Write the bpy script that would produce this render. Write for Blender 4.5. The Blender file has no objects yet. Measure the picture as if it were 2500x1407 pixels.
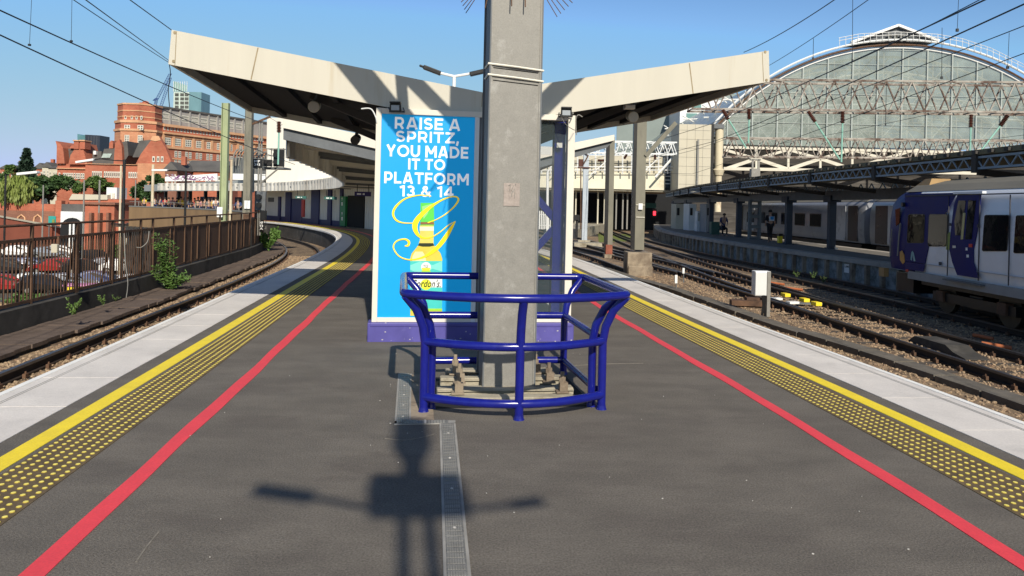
import bpy, bmesh, math, random
import numpy as np
from mathutils import Vector, Matrix
rnd = random.Random(7)
R = math.radians
# ------------------------------------------------------------------ camera, sky, sun, exposure
F, CX, CY, EYE, ROLL = 1880.0, 1250.0, 503.0, 1.65, R(1.3)
cr, sr = math.cos(ROLL), math.sin(ROLL)
sc = bpy.context.scene
COL = sc.collection
cam = bpy.data.cameras.new('camera')
cam.sensor_width = 36.0
cam.lens = F / 2500.0 * 36.0
cam.shift_y = -(703.5 - CY) / 2500.0
cam.clip_start, cam.clip_end = 0.1, 3000
camo = bpy.data.objects.new('camera', cam)
COL.objects.link(camo)
camo.matrix_world = Matrix(((cr, -sr, 0, 0), (0, 0, -1, 0), (sr, cr, 0, EYE), (0, 0, 0, 1)))
sc.camera = camo
SUN_EL, SUN_AZ = R(34.0), R(168.0)          # azimuth clockwise from +Y: the sun stands behind the camera, a little to the right
world = bpy.data.worlds.new('World')
sc.world = world
world.use_nodes = True
wn = world.node_tree
for n in list(wn.nodes): wn.nodes.remove(n)
wo = wn.nodes.new('ShaderNodeOutputWorld'); wb = wn.nodes.new('ShaderNodeBackground'); ws = wn.nodes.new('ShaderNodeTexSky')
ws.sky_type = 'NISHITA'; ws.sun_disc = False; ws.sun_elevation = SUN_EL; ws.sun_rotation = SUN_AZ
ws.air_density = 1.0; ws.dust_density = 0.6; ws.ozone_density = 3.0
wb.inputs['Strength'].default_value = 0.1
sep = wn.nodes.new('ShaderNodeSeparateColor'); com = wn.nodes.new('ShaderNodeCombineColor'); wn.links.new(ws.outputs[0], sep.inputs[0])
for i_, (k_, g_) in enumerate(((1.015, .70), (2.8, .25), (24.5, -.7))):      # a slightly hazy summer sky: less steep than the clear-air model
    pw = wn.nodes.new('ShaderNodeMath'); pw.operation = 'POWER'; pw.inputs[1].default_value = g_; wn.links.new(sep.outputs[i_], pw.inputs[0])
    ml = wn.nodes.new('ShaderNodeMath'); ml.operation = 'MULTIPLY'; ml.inputs[1].default_value = k_; wn.links.new(pw.outputs[0], ml.inputs[0]); m0_ = wn.nodes.new('ShaderNodeMath'); m0_.operation = 'POWER'; m0_.inputs[1].default_value = 1.6; wn.links.new(sep.outputs[i_], m0_.inputs[0])
    mr_ = wn.nodes.new('ShaderNodeMath'); mr_.operation = 'MULTIPLY'; mr_.inputs[1].default_value = (.476, .42, .36)[i_]; wn.links.new(m0_.outputs[0], mr_.inputs[0])
    mi_ = wn.nodes.new('ShaderNodeMath'); mi_.operation = 'MINIMUM'; wn.links.new(ml.outputs[0], mi_.inputs[0]); wn.links.new(mr_.outputs[0], mi_.inputs[1]); wn.links.new(mi_.outputs[0], com.inputs[i_])
wn.links.new(com.outputs[0], wb.inputs[0]); wn.links.new(wb.outputs[0], wo.inputs[0])
sun = bpy.data.lights.new('sun', 'SUN')
sun.energy = 3.95; sun.angle = R(0.6); sun.color = (1.0, 0.92, 0.78)
suno = bpy.data.objects.new('sun', sun); COL.objects.link(suno)
sdir = Vector((math.sin(SUN_AZ) * math.cos(SUN_EL), math.cos(SUN_AZ) * math.cos(SUN_EL), math.sin(SUN_EL)))
suno.rotation_euler = sdir.to_track_quat('Z', 'Y').to_euler()
sc.view_settings.view_transform = 'Standard'; sc.view_settings.look = 'None'
sc.view_settings.exposure = 0.4; sc.view_settings.gamma = 1
sc.view_settings.use_curve_mapping = False
sc.cycles.max_bounces = 6; sc.cycles.transparent_max_bounces = 12

# ------------------------------------------------------------------ measuring helpers
def ray(px, py):
    dx, dy = px - CX, py - CY
    return (dx * cr + dy * sr) / F, (dx * sr - dy * cr) / F
def P(px, py, Y):
    a, b = ray(px, py)
    return Vector((a * Y, Y, EYE + b * Y))
def G(px, py, z=0.0):
    a, b = ray(px, py)
    Y = (z - EYE) / b
    return Vector((a * Y, Y, z))
class Pl:
    """a vertical wall plane through ground points p0 -> p1; s runs along it, n points out of it"""
    def __init__(s, p0, p1):
        s.o = Vector((p0[0], p0[1], 0)); d = Vector((p1[0] - p0[0], p1[1] - p0[1], 0)); s.L = d.length
        s.d = d.normalized(); s.n = Vector((s.d.y, -s.d.x, 0))
    def hit(s, px, py):
        a, b = ray(px, py); r = Vector((a, 1, b))
        t = (s.o - Vector((0, 0, 0))).dot(s.n) / r.dot(s.n)
        p = r * t; p.z += EYE
        return (p - s.o).dot(s.d), p.z
    def w(s, u, z, out=0.0):
        v = s.o + s.d * u + s.n * out
        return Vector((v.x, v.y, z))

# ------------------------------------------------------------------ mesh builder
class MB:
    def __init__(s): s.v = []; s.f = []
    def add(s, vs, fs):
        b = len(s.v); s.v.extend([tuple(p) for p in vs]); s.f.extend([tuple(i + b for i in f) for f in fs]); return s
    def hexa(s, c):   # 8 corners: bottom 4 (ccw), top 4
        return s.add(c, [(3, 2, 1, 0), (4, 5, 6, 7), (0, 1, 5, 4), (1, 2, 6, 5), (2, 3, 7, 6), (3, 0, 4, 7)])
    def box(s, x, y, z, sx, sy, sz, rz=0):
        c, n = math.cos(rz), math.sin(rz); o = []
        for dz in (-.5, .5):
            for dx, dy in ((-.5, -.5), (.5, -.5), (.5, .5), (-.5, .5)):
                a, b = dx * sx, dy * sy
                o.append((x + a * c - b * n, y + a * n + b * c, z + dz * sz))
        return s.hexa(o)
    def beam(s, p, q, w, h, up=(0, 0, 1)):
        p, q = Vector(p), Vector(q); d = q - p
        if d.length < 1e-6: return s
        d.normalize(); u = Vector(up)
        if abs(d.dot(u)) > .98: u = Vector((0, 1, 0))
        a = d.cross(u).normalized() * (w / 2); b = a.cross(d).normalized() * (h / 2)
        return s.hexa([p - a - b, p + a - b, q + a - b, q - a - b, p - a + b, p + a + b, q + a + b, q - a + b])
    def tube(s, pts, r, n=8, closed=False, caps=True):
        pts = [Vector(p) for p in pts]; N = len(pts); rr = r if isinstance(r, (list, tuple)) else [r] * N
        u0 = None; rings = []
        for i, p in enumerate(pts):
            if closed: t = pts[(i + 1) % N] - pts[i - 1]
            else: t = pts[min(i + 1, N - 1)] - pts[max(i - 1, 0)]
            if t.length < 1e-9: t = Vector((0, 0, 1))
            t.normalize()
            if u0 is None:
                a = Vector((0, 0, 1)) if abs(t.z) < .9 else Vector((1, 0, 0))
                u = t.cross(a).normalized()
            else:
                u = (u0 - t * u0.dot(t))
                u = u.normalized() if u.length > 1e-6 else t.orthogonal().normalized()
            u0 = u; v = t.cross(u)
            rings.append([p + (u * math.cos(2 * math.pi * k / n) + v * math.sin(2 * math.pi * k / n)) * rr[i] for k in range(n)])
        vs = [q for g in rings for q in g]; fs = []
        for i in range(N if closed else N - 1):
            j = (i + 1) % N
            for k in range(n):
                l = (k + 1) % n
                fs.append((i * n + k, i * n + l, j * n + l, j * n + k))
        if caps and not closed:
            fs.append(tuple(range(n - 1, -1, -1))); fs.append(tuple((N - 1) * n + k for k in range(n)))
        return s.add(vs, fs)
    def cyl(s, p, q, r, n=10, r2=None): return s.tube([p, q], [r, r if r2 is None else r2], n)
    def lathe(s, c, prof, n=14):      # prof: (radius, z)
        vs = []; fs = []
        for r, z in prof:
            for k in range(n):
                a = 2 * math.pi * k / n; vs.append((c[0] + r * math.cos(a), c[1] + r * math.sin(a), c[2] + z))
        for i in range(len(prof) - 1):
            for k in range(n):
                l = (k + 1) % n; fs.append((i * n + k, i * n + l, (i + 1) * n + l, (i + 1) * n + k))
        fs.append(tuple(range(n - 1, -1, -1))); fs.append(tuple((len(prof) - 1) * n + k for k in range(n)))
        return s.add(vs, fs)
    def prism(s, A, B):               # two matching outlines joined to a solid
        n = len(A); vs = list(A) + list(B)
        fs = [tuple(range(n)), tuple(range(2 * n - 1, n - 1, -1))] + [(i, i + n, (i + 1) % n + n, (i + 1) % n) for i in range(n)]
        return s.add(vs, fs)
    def pbox(s, pl, s0, s1, z0, z1, o0, o1):
        return s.hexa([pl.w(s0, z0, o1), pl.w(s1, z0, o1), pl.w(s1, z0, o0), pl.w(s0, z0, o0),
                       pl.w(s0, z1, o1), pl.w(s1, z1, o1), pl.w(s1, z1, o0), pl.w(s0, z1, o0)])
    def ppoly(s, pl, pts, o0, o1):
        return s.prism([pl.w(a, z, o1) for a, z in pts], [pl.w(a, z, o0) for a, z in pts])
    def fb(s, x0, y0, x1, y1, Y, dep):   # an upright block whose front face covers the measured rectangle at distance Y
        c = P((x0 + x1) / 2, (y0 + y1) / 2, Y); w = abs(x1 - x0) * Y / F; h = abs(y1 - y0) * Y / F
        return s.box(c.x, Y + dep / 2, c.z, w, dep, h)

MATS = {}
def lin(c): return tuple((x / 255.0 / 12.92 if x / 255.0 <= .04045 else ((x / 255.0 + .055) / 1.055) ** 2.4) for x in c)
def mat(name, col, rough=.6, var=.15, scale=3.0, bump=0.0, bscale=40.0, metal=0.0, col2=None, thr=None, stretch=None, spec=.4, emit=0, fine=0.0):
    """procedural material: base colour broken up by noise, optional second colour in patches, optional bump"""
    if name in MATS: return MATS[name]
    m = bpy.data.materials.new(name); m.use_nodes = True; nt = m.node_tree; N = nt.nodes; L = nt.links
    b = N['Principled BSDF']; b.inputs['Roughness'].default_value = rough; b.inputs['Metallic'].default_value = metal
    b.inputs['Specular IOR Level'].default_value = spec
    tc = N.new('ShaderNodeTexCoord'); src = tc.outputs['Object']
    geo = N.new('ShaderNodeNewGeometry'); src = geo.outputs['Position']
    if stretch:
        mp = N.new('ShaderNodeMapping'); mp.inputs['Scale'].default_value = stretch; L.new(src, mp.inputs[0]); src = mp.outputs[0]
    nz = N.new('ShaderNodeTexNoise'); nz.inputs['Scale'].default_value = scale; nz.inputs['Detail'].default_value = 6; nz.inputs['Roughness'].default_value = .65
    L.new(src, nz.inputs['Vector'])
    rp = N.new('ShaderNodeValToRGB'); e = rp.color_ramp.elements
    c1 = tuple(max(0, x * (1 - var)) for x in col); c3 = tuple(min(1, x * (1 + var)) for x in col)
    e[0].position = .3; e[0].color = (*c1, 1); e[1].position = .7; e[1].color = (*c3, 1)
    L.new(nz.outputs['Fac'], rp.inputs[0]); out = rp.outputs[0]
    if col2:
        n2 = N.new('ShaderNodeTexNoise'); n2.inputs['Scale'].default_value = scale * .55; n2.inputs['Detail'].default_value = 9; n2.inputs['Roughness'].default_value = .72
        L.new(src, n2.inputs['Vector'])
        r2 = N.new('ShaderNodeValToRGB'); t = thr or .58; r2.color_ramp.elements[0].position = t - .06; r2.color_ramp.elements[1].position = t + .08
        L.new(n2.outputs['Fac'], r2.inputs[0])
        mx = N.new('ShaderNodeMix'); mx.data_type = 'RGBA'; L.new(r2.outputs[0], mx.inputs['Factor']); L.new(out, mx.inputs[6]); mx.inputs[7].default_value = (*col2, 1)
        out = mx.outputs[2]
    if fine:
        n4 = N.new('ShaderNodeTexNoise'); n4.inputs['Scale'].default_value = 90; n4.inputs['Detail'].default_value = 3
        L.new(geo.outputs['Position'], n4.inputs['Vector'])
        m4 = N.new('ShaderNodeMapRange'); m4.inputs[1].default_value = .3; m4.inputs[2].default_value = .7; m4.inputs[3].default_value = 1 - fine; m4.inputs[4].default_value = 1 + fine
        L.new(n4.outputs['Fac'], m4.inputs[0])
        vm = N.new('ShaderNodeVectorMath'); vm.operation = 'SCALE'; L.new(out, vm.inputs[0]); L.new(m4.outputs[0], vm.inputs['Scale']); out = vm.outputs[0]
    L.new(out, b.inputs['Base Color'])
    rr = N.new('ShaderNodeMapRange'); rr.inputs[3].default_value = max(.02, rough - .12); rr.inputs[4].default_value = min(1, rough + .12)
    L.new(nz.outputs['Fac'], rr.inputs[0]); L.new(rr.outputs[0], b.inputs['Roughness'])
    if bump:
        n3 = N.new('ShaderNodeTexNoise'); n3.inputs['Scale'].default_value = bscale; n3.inputs['Detail'].default_value = 4
        L.new(geo.outputs['Position'], n3.inputs['Vector'])
        bp = N.new('ShaderNodeBump'); bp.inputs['Strength'].default_value = bump; bp.inputs['Distance'].default_value = .02
        L.new(n3.outputs['Fac'], bp.inputs['Height']); L.new(bp.outputs[0], b.inputs['Normal'])
    if emit:
        b.inputs['Emission Color'].default_value = (*col, 1); b.inputs['Emission Strength'].default_value = emit
    MATS[name] = m
    return m
def brick_mat(name, c1, c2, cm, scale=1.0):
    m = mat(name, c1, .85, .1); nt = m.node_tree; N = nt.nodes; L = nt.links
    geo = N.new('ShaderNodeNewGeometry'); sx = N.new('ShaderNodeSeparateXYZ'); L.new(geo.outputs['Position'], sx.inputs[0])
    ad = N.new('ShaderNodeMath'); L.new(sx.outputs[0], ad.inputs[0]); L.new(sx.outputs[1], ad.inputs[1])
    cb = N.new('ShaderNodeCombineXYZ'); L.new(ad.outputs[0], cb.inputs[0]); L.new(sx.outputs[2], cb.inputs[1])
    bt = N.new('ShaderNodeTexBrick'); bt.inputs['Scale'].default_value = scale; bt.inputs['Color1'].default_value = (*c1, 1); bt.inputs['Color2'].default_value = (*c2, 1); bt.inputs['Mortar'].default_value = (*cm, 1)
    bt.inputs['Mortar Size'].default_value = .012
    L.new(cb.outputs[0], bt.inputs[0])
    ns = N.new('ShaderNodeTexNoise'); ns.inputs['Scale'].default_value = .5; ns.inputs['Detail'].default_value = 6; L.new(geo.outputs['Position'], ns.inputs['Vector'])
    mr = N.new('ShaderNodeMapRange'); mr.inputs[3].default_value = .6; mr.inputs[4].default_value = 1.4; L.new(ns.outputs['Fac'], mr.inputs[0])
    vm = N.new('ShaderNodeVectorMath'); vm.operation = 'SCALE'; L.new(bt.outputs['Color'], vm.inputs[0]); L.new(mr.outputs[0], vm.inputs['Scale'])
    L.new(vm.outputs[0], N['Principled BSDF'].inputs['Base Color'])
    return m
def glass_mat(name, col, alpha, rough=.05):
    if name in MATS: return MATS[name]
    m = bpy.data.materials.new(name); m.use_nodes = True; N = m.node_tree.nodes; L = m.node_tree.links
    b = N['Principled BSDF']; b.inputs['Base Color'].default_value = (*col, 1); b.inputs['Roughness'].default_value = rough
    tr = N.new('ShaderNodeBsdfTransparent'); mx = N.new('ShaderNodeMixShader'); mx.inputs[0].default_value = alpha
    L.new(tr.outputs[0], mx.inputs[1]); L.new(b.outputs[0], mx.inputs[2]); L.new(mx.outputs[0], N['Material Output'].inputs[0])
    nz = N.new('ShaderNodeTexNoise'); nz.inputs['Scale'].default_value = .6; nz.inputs['Detail'].default_value = 5
    geo = N.new('ShaderNodeNewGeometry'); L.new(geo.outputs['Position'], nz.inputs['Vector'])
    rp = N.new('ShaderNodeValToRGB'); rp.color_ramp.elements[0].position = .3; rp.color_ramp.elements[1].position = .7
    rp.color_ramp.elements[0].color = (*[c * .75 for c in col], 1); rp.color_ramp.elements[1].color = (*[min(1, c * 1.25) for c in col], 1)
    L.new(nz.outputs['Fac'], rp.inputs[0]); L.new(rp.outputs[0], b.inputs['Base Color'])
    MATS[name] = m
    return m

# ------------------------------------------------------------------ object helpers
def tag(o, label=None, cat=None, group=None, kind=None):
    if label: o['label'] = label
    if cat: o['category'] = cat
    if group: o['group'] = group
    if kind: o['kind'] = kind
    return o
def thing(name, label, cat, loc=(0, 0, 0), group=None):
    o = bpy.data.objects.new(name, None); COL.objects.link(o); o.location = loc; o.empty_display_size = .3
    o['wl'] = tuple(loc)
    return tag(o, label, cat, group)
def build(name, mb, m, parent=None, smooth=False, label=None, bevel=0):
    me = bpy.data.meshes.new(name)
    off = Vector((0, 0, 0))
    if parent is not None and 'wl' in parent: off = Vector(parent['wl'])
    vs = mb.v if off.length == 0 else [(a[0] - off.x, a[1] - off.y, a[2] - off.z) for a in mb.v]
    me.from_pydata(vs, [], mb.f); me.materials.append(m)
    bm = bmesh.new(); bm.from_mesh(me); bmesh.ops.recalc_face_normals(bm, faces=bm.faces); bm.to_mesh(me); bm.free()
    if smooth:
        me.polygons.foreach_set('use_smooth', [True] * len(me.polygons)); me.set_sharp_from_angle(angle=R(38))
    me.update()
    o = bpy.data.objects.new(name, me); COL.objects.link(o)
    if parent is not None:
        o.parent = parent; o['wl'] = tuple(off)
    if bevel:
        bv = o.modifiers.new('bevel', 'BEVEL'); bv.width = bevel; bv.segments = 2; bv.limit_method = 'ANGLE'
    if label: o['label'] = label
    return o
def clean_props():
    for o in bpy.data.objects:
        if 'wl' in o: del o['wl']
def copy_tree(o, parent=None):
    c = o.copy(); COL.objects.link(c)
    if parent is not None: c.parent = parent
    for ch in list(o.children): copy_tree(ch, c)
    return c
def again(o, loc, label=None, rz=None, scale=None):
    c = copy_tree(o); c.location = loc
    if label: c['label'] = label
    if rz is not None: c.rotation_euler = (0, 0, rz)
    if scale: c.scale = (scale,) * 3
    return c
def crom(pts, step):
    pts = [Vector((p[0], p[1], 0)) for p in pts]; o = []
    pts = [pts[0] * 2 - pts[1]] + pts + [pts[-1] * 2 - pts[-2]]
    for i in range(1, len(pts) - 2):
        a, b, c, d = pts[i - 1:i + 3]; n = max(2, int((c - b).length / .1))
        for k in range(n):
            t = k / n
            o.append(.5 * ((2 * b) + (c - a) * t + (2 * a - 5 * b + 4 * c - d) * t * t + (3 * b - a - 3 * c + d) * t ** 3))
    o.append(pts[-2]); return resample(o, step)
def resample(o, step):
    r = [o[0]]; acc = 0
    for a, b in zip(o, o[1:]):
        l = (b - a).length
        while acc + l >= step and l > 1e-9:
            t = (step - acc) / l; a = a + (b - a) * t; r.append(a.copy()); l = (b - a).length; acc = 0
        acc += l
    return r
def smooth_c(o, k=6, it=4):
    for _ in range(it):
        q = []
        for i in range(len(o)):
            a, b = max(0, i - k), min(len(o), i + k + 1); w = min(i - a, b - 1 - i); s = Vector((0, 0, 0))
            for j in range(i - w, i + w + 1): s += o[j]
            q.append(s / (2 * w + 1))
        o = q
    return o
def offs(c, d):     # positive d: to the right of travel
    o = []
    for i in range(len(c)):
        t = (c[min(i + 1, len(c) - 1)] - c[max(i - 1, 0)]).normalized(); o.append(c[i] + Vector((t.y, -t.x, 0)) * d)
    return o
def band(mb, A, B, z0, z1):   # solid strip between two curves
    n = min(len(A), len(B)); vs = []
    for i in range(n):
        vs += [(A[i].x, A[i].y, z1), (B[i].x, B[i].y, z1), (B[i].x, B[i].y, z0), (A[i].x, A[i].y, z0)]
    fs = []
    for i in range(n - 1):
        b = i * 4; fs += [(b + 0, b + 4, b + 5, b + 1), (b + 1, b + 5, b + 6, b + 2), (b + 2, b + 6, b + 7, b + 3), (b + 3, b + 7, b + 4, b + 0)]
    fs += [(0, 1, 2, 3), (4 * n - 1, 4 * n - 2, 4 * n - 3, 4 * n - 4)]
    return mb.add(vs, fs)
def at_len(c, i): return c[max(0, min(len(c) - 1, i))]
def text_on(pl, txt, s0, s1, z0, z1, out, m, parent, name='lettering', bold=.02, shear=0, thick=.002):
    cu = bpy.data.curves.new('t', 'FONT'); cu.body = txt; cu.size = 1; cu.offset = bold; cu.shear = shear; cu.extrude = .01; cu.resolution_u = 3; cu.space_character = 1.0 + bold * 3.2
    to = bpy.data.objects.new('t', cu); COL.objects.link(to)
    dg = bpy.context.evaluated_depsgraph_get(); me = to.evaluated_get(dg).to_mesh()
    vs = [v.co.copy() for v in me.vertices]; fs = [tuple(p.vertices) for p in me.polygons]
    to.evaluated_get(dg).to_mesh_clear(); bpy.data.objects.remove(to); bpy.data.curves.remove(cu)
    x0 = min(v.x for v in vs); x1 = max(v.x for v in vs); y0 = min(v.y for v in vs); y1 = max(v.y for v in vs)
    mb = MB(); mb.add([pl.w(s0 + (v.x - x0) / (x1 - x0) * (s1 - s0), z0 + (v.y - y0) / (y1 - y0) * (z1 - z0), out + (thick if v.z > 0 else 0)) for v in vs], fs)
    return build(name, mb, m, parent)
# ------------------------------------------------------------------ materials
M = {}
M['asphalt'] = mat('asphalt', (.142, .126, .107), .9, .2, 2.6, bump=.5, bscale=150, col2=(.115, .10, .086), thr=.56, fine=.34, stretch=(.55, 1, 1))
M['asphalt_patch'] = mat('asphalt_patch', (.09,.08,.07), .9, .2, 2, bump=.4, bscale=160, fine=.25)
M['coping'] = mat('coping', (.66, .62, .58), .75, .1, 1.6, bump=.25, bscale=120, col2=(.54, .51, .48), thr=.6, fine=.08)
M['coping_far'] = mat('coping_far', (.36, .33, .29), .8, .2, 1.6, col2=(.2, .18, .15), thr=.6)
M['white_line'] = mat('white_line', (.85,.84,.8), .6, .06, 6)
M['groove'] = mat('groove', (.33,.32,.3), .8, .1, 6)
M['yellow_line'] = mat('yellow_line', (.86, .66, .03), .6, .08, 5, col2=(.6, .45, .05), thr=.72, fine=.08)
M['dome_yellow'] = mat('dome_yellow', (.84, .72, .16), .6, .12, 5)
M['dome_side'] = mat('dome_side', (.34, .25, .04), .8, .2, 6)
M['tactile'] = mat('tactile', (.12, .085, .045), .85, .25, 6, fine=.2)
M['red_line'] = mat('red_line', (.74, .06, .075), .6, .08, 4, col2=(.5, .06, .07), thr=.73, fine=.08)
M['wall_dark'] = mat('wall_dark', (.05, .047, .043), .9, .4, 2, col2=(.11, .1, .09), thr=.6)
M['ballast'] = mat('ballast', (.29, .205, .125), .95, .4, 5, bump=1.0, bscale=22, col2=(.13, .085, .055), thr=.52, fine=.5)
M['stone'] = mat('stone', (.33, .24, .155), .95, .5, 9, col2=(.2, .12, .08), thr=.55)
M['rail'] = mat('rail', (.035, .024, .018), .75, .3, 8)
M['rail_head'] = mat('rail_head', (.13, .13, .14), .32, .15, 9, metal=.7)
M['sleeper'] = mat('sleeper', (.075, .062, .05), .95, .35, 6)
M['trough'] = mat('trough', (.13, .115, .095), .95, .3, 3, col2=(.12, .11, .1), thr=.62, fine=.2)
M['boards'] = mat('boards', (.12, .088, .07), .95, .35, 2.5, stretch=(1, 3, 1), fine=.3)
M['kerb'] = mat('kerb', (.06, .055, .05), .95, .4, 1.2, col2=(.03, .028, .025), thr=.5)
M['rust'] = mat('rust', (.12, .065, .038), .8, .35, 4, col2=(.07, .04, .026), thr=.56)
M['rust_sheet'] = mat('rust_sheet', (.12, .068, .042), .8, .25, 1.2, stretch=(1, 1, .35), col2=(.17, .10, .062), thr=.58)
M['blue'] = mat('blue_paint', (.008, .012, .19), .2, .12, 16, col2=(.28, .28, .42), thr=.78, spec=.5)
M['blue_plinth'] = mat('blue_plinth', (.085, .075, .30), .55, .15, 3, col2=(.16, .15, .42), thr=.62)
M['chip'] = mat('paint_chip', (.5, .48, .45), .8, .2, 6)
M['galv'] = mat('galvanised', (.235, .226, .205), .55, .10, 9, col2=(.32, .312, .29), thr=.62, metal=.1, fine=.10)
M['galv_dark'] = mat('galv_dark', (.12, .13, .14), .6, .2, 4)
M['strap'] = mat('strap', (.75, .72, .62), .6, .1, 6)
M['white'] = mat('white_paint', (.68, .64, .56), .5, .05, 1.5, col2=(.66, .61, .5), thr=.66)
M['white_cool'] = mat('white_cool', (.7, .72, .72), .5, .06, 1.5)
M['fascia'] = mat('fascia', (.54, .512, .435), .5, .035, .8, stretch=(5, 5, .25), col2=(.47, .41, .30), thr=.61)
M['seam'] = mat('seam', (.3, .24, .15), .8, .2, 5)
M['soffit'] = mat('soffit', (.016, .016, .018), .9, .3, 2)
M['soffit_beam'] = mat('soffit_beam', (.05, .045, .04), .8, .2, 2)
M['black'] = mat('black_plastic', (.015, .015, .016), .4, .2, 6)
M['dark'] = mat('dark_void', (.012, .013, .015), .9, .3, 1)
M['concrete_warm'] = mat('concrete_warm', (.36, .325, .25), .9, .2, 4, col2=(.2, .17, .12), thr=.56, bump=.3, bscale=60)
M['stained'] = mat('stained_concrete', (.30, .245, .18), .9, .25, 2.2, col2=(.17, .13, .095), thr=.52, bump=.5, bscale=25)
M['mast_conc'] = mat('mast_concrete', (.20, .19, .15), .85, .16, 2.5, stretch=(1, 1, .3), col2=(.14, .135, .11), thr=.6)
M['leaf'] = mat('leaf', (.085, .16, .035), .6, .45, 3, col2=(.13, .22, .05), thr=.55)
M['leaf_dark'] = mat('leaf_dark', (.035, .075, .022), .65, .5, .6, col2=(.065, .12, .03), thr=.55)
M['leaf_mid'] = mat('leaf_mid', (.07, .13, .03), .65, .45, .6, col2=(.11, .17, .04), thr=.55)
M['leaf_willow'] = mat('leaf_willow', (.17, .22, .045), .65, .35, .5, col2=(.22, .26, .07), thr=.55)
M['leaf_conifer'] = mat('leaf_conifer', (.02, .045, .025), .7, .4, .6)
M['bark'] = mat('bark', (.06, .045, .03), .9, .3, 3)
M['city'] = mat('city_ground', (.11, .105, .10), .95, .3, .15, col2=(.08, .09, .05), thr=.55)
M['wire'] = mat('wire', (.02, .022, .025), .5, .1, 1)
M['ins'] = mat('insulator', (.09, .035, .025), .3, .2, 8)
M['mint'] = mat('mint_paint', (.25, .48, .40), .5, .1, 4)
M['lattice'] = mat('lattice_steel', (.36, .33, .29), .7, .2, 2.2, col2=(.10, .06, .045), thr=.5)
M['cream'] = mat('cream_panel', (.52, .48, .38), .7, .06, .5, col2=(.52, .47, .36), thr=.62)
M['cream_rust'] = mat('cream_rust', (.62, .55, .40), .7, .1, 1.0, stretch=(1, 1, .3), col2=(.3, .14, .06), thr=.6)
M['grey_metal'] = mat('grey_metal', (.3, .31, .32), .6, .15, 1.2, stretch=(1, 1, .25), col2=(.22, .22, .22), thr=.58)
M['corrug'] = mat('corrugated', (.66, .63, .57), .35, .3, .8, stretch=(1, 1, .3), col2=(.34, .3, .25), thr=.55)
M['white_sign'] = mat('white_sign', (.8, .8, .78), .5, .03, 2)
M['poster_blue'] = mat('poster_blue', (.0, .27, .60), .45, .02, 1, emit=.32)  # three poster colours glow slightly, added to counter the mast's shadow; no backlight there
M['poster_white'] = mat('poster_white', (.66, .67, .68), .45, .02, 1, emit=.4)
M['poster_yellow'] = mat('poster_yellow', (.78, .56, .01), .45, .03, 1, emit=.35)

def struct(name, mb, m, parent=None, smooth=False, kind='structure'):
    o = build(name, mb, m, parent, smooth)
    if parent is None: o['kind'] = kind
    return o

# ------------------------------------------------------------------ ground, viaduct deck, platform
mb = MB(); mb.box(0, 700, -6.25, 3600, 3000, .3); struct('ground', mb, M['city'])

Lpx = [(0, 966), (150, 900), (282, 840), (327, 803), (500, 742), (550, 722), (636, 681), (705, 654), (757, 631), (805, 602.5), (825, 588), (821, 577), (796, 565), (750, 556), (645.5, 542)]
Lp = [G(*p) for p in Lpx if p != (327, 803) and p != (282, 840)]
Lp = [Vector((-3.0, -6, 0)), Vector((-3.72, 1.5, 0))] + Lp + [Vector((-28, 67.5, 0)), Vector((-36, 73, 0))]
Lc = smooth_c(crom(Lp, .25), 9, 5)
Rpx = [(2500, 1026), (2145, 900), (1773, 772), (1606, 703), (1519, 673), (1395, 626), (1328, 610)]
Rp = [Vector((4.55, -6, 0)), Vector((4.5, 1.5, 0))] + [G(*p) for p in Rpx] + [Vector((-1.2, 38, 0)), Vector((-6.5, 51, 0)), Vector((-15, 64, 0)), Vector((-25, 74, 0)), Vector((-35, 81, 0))]
Rc = smooth_c(crom(Rp, .25), 9, 5)
def even(c, n):
    ln = [0]
    for a, b in zip(c, c[1:]): ln.append(ln[-1] + (b - a).length)
    o = []; j = 0
    for i in range(n):
        t = ln[-1] * i / (n - 1)
        while j < len(c) - 2 and ln[j + 1] < t: j += 1
        k = (t - ln[j]) / max(1e-9, ln[j + 1] - ln[j]); o.append(c[j] + (c[j + 1] - c[j]) * min(1, k))
    return o
n = 400
mb = MB(); band(mb, even(offs(Lc, .1), n), even(offs(Rc, -.1), n), -.95, 0); plat = struct('platform', mb, M['asphalt'])
def cut(c, y0, y1=1e9): return [p for p in c if y0 <= p.y <= y1]
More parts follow.
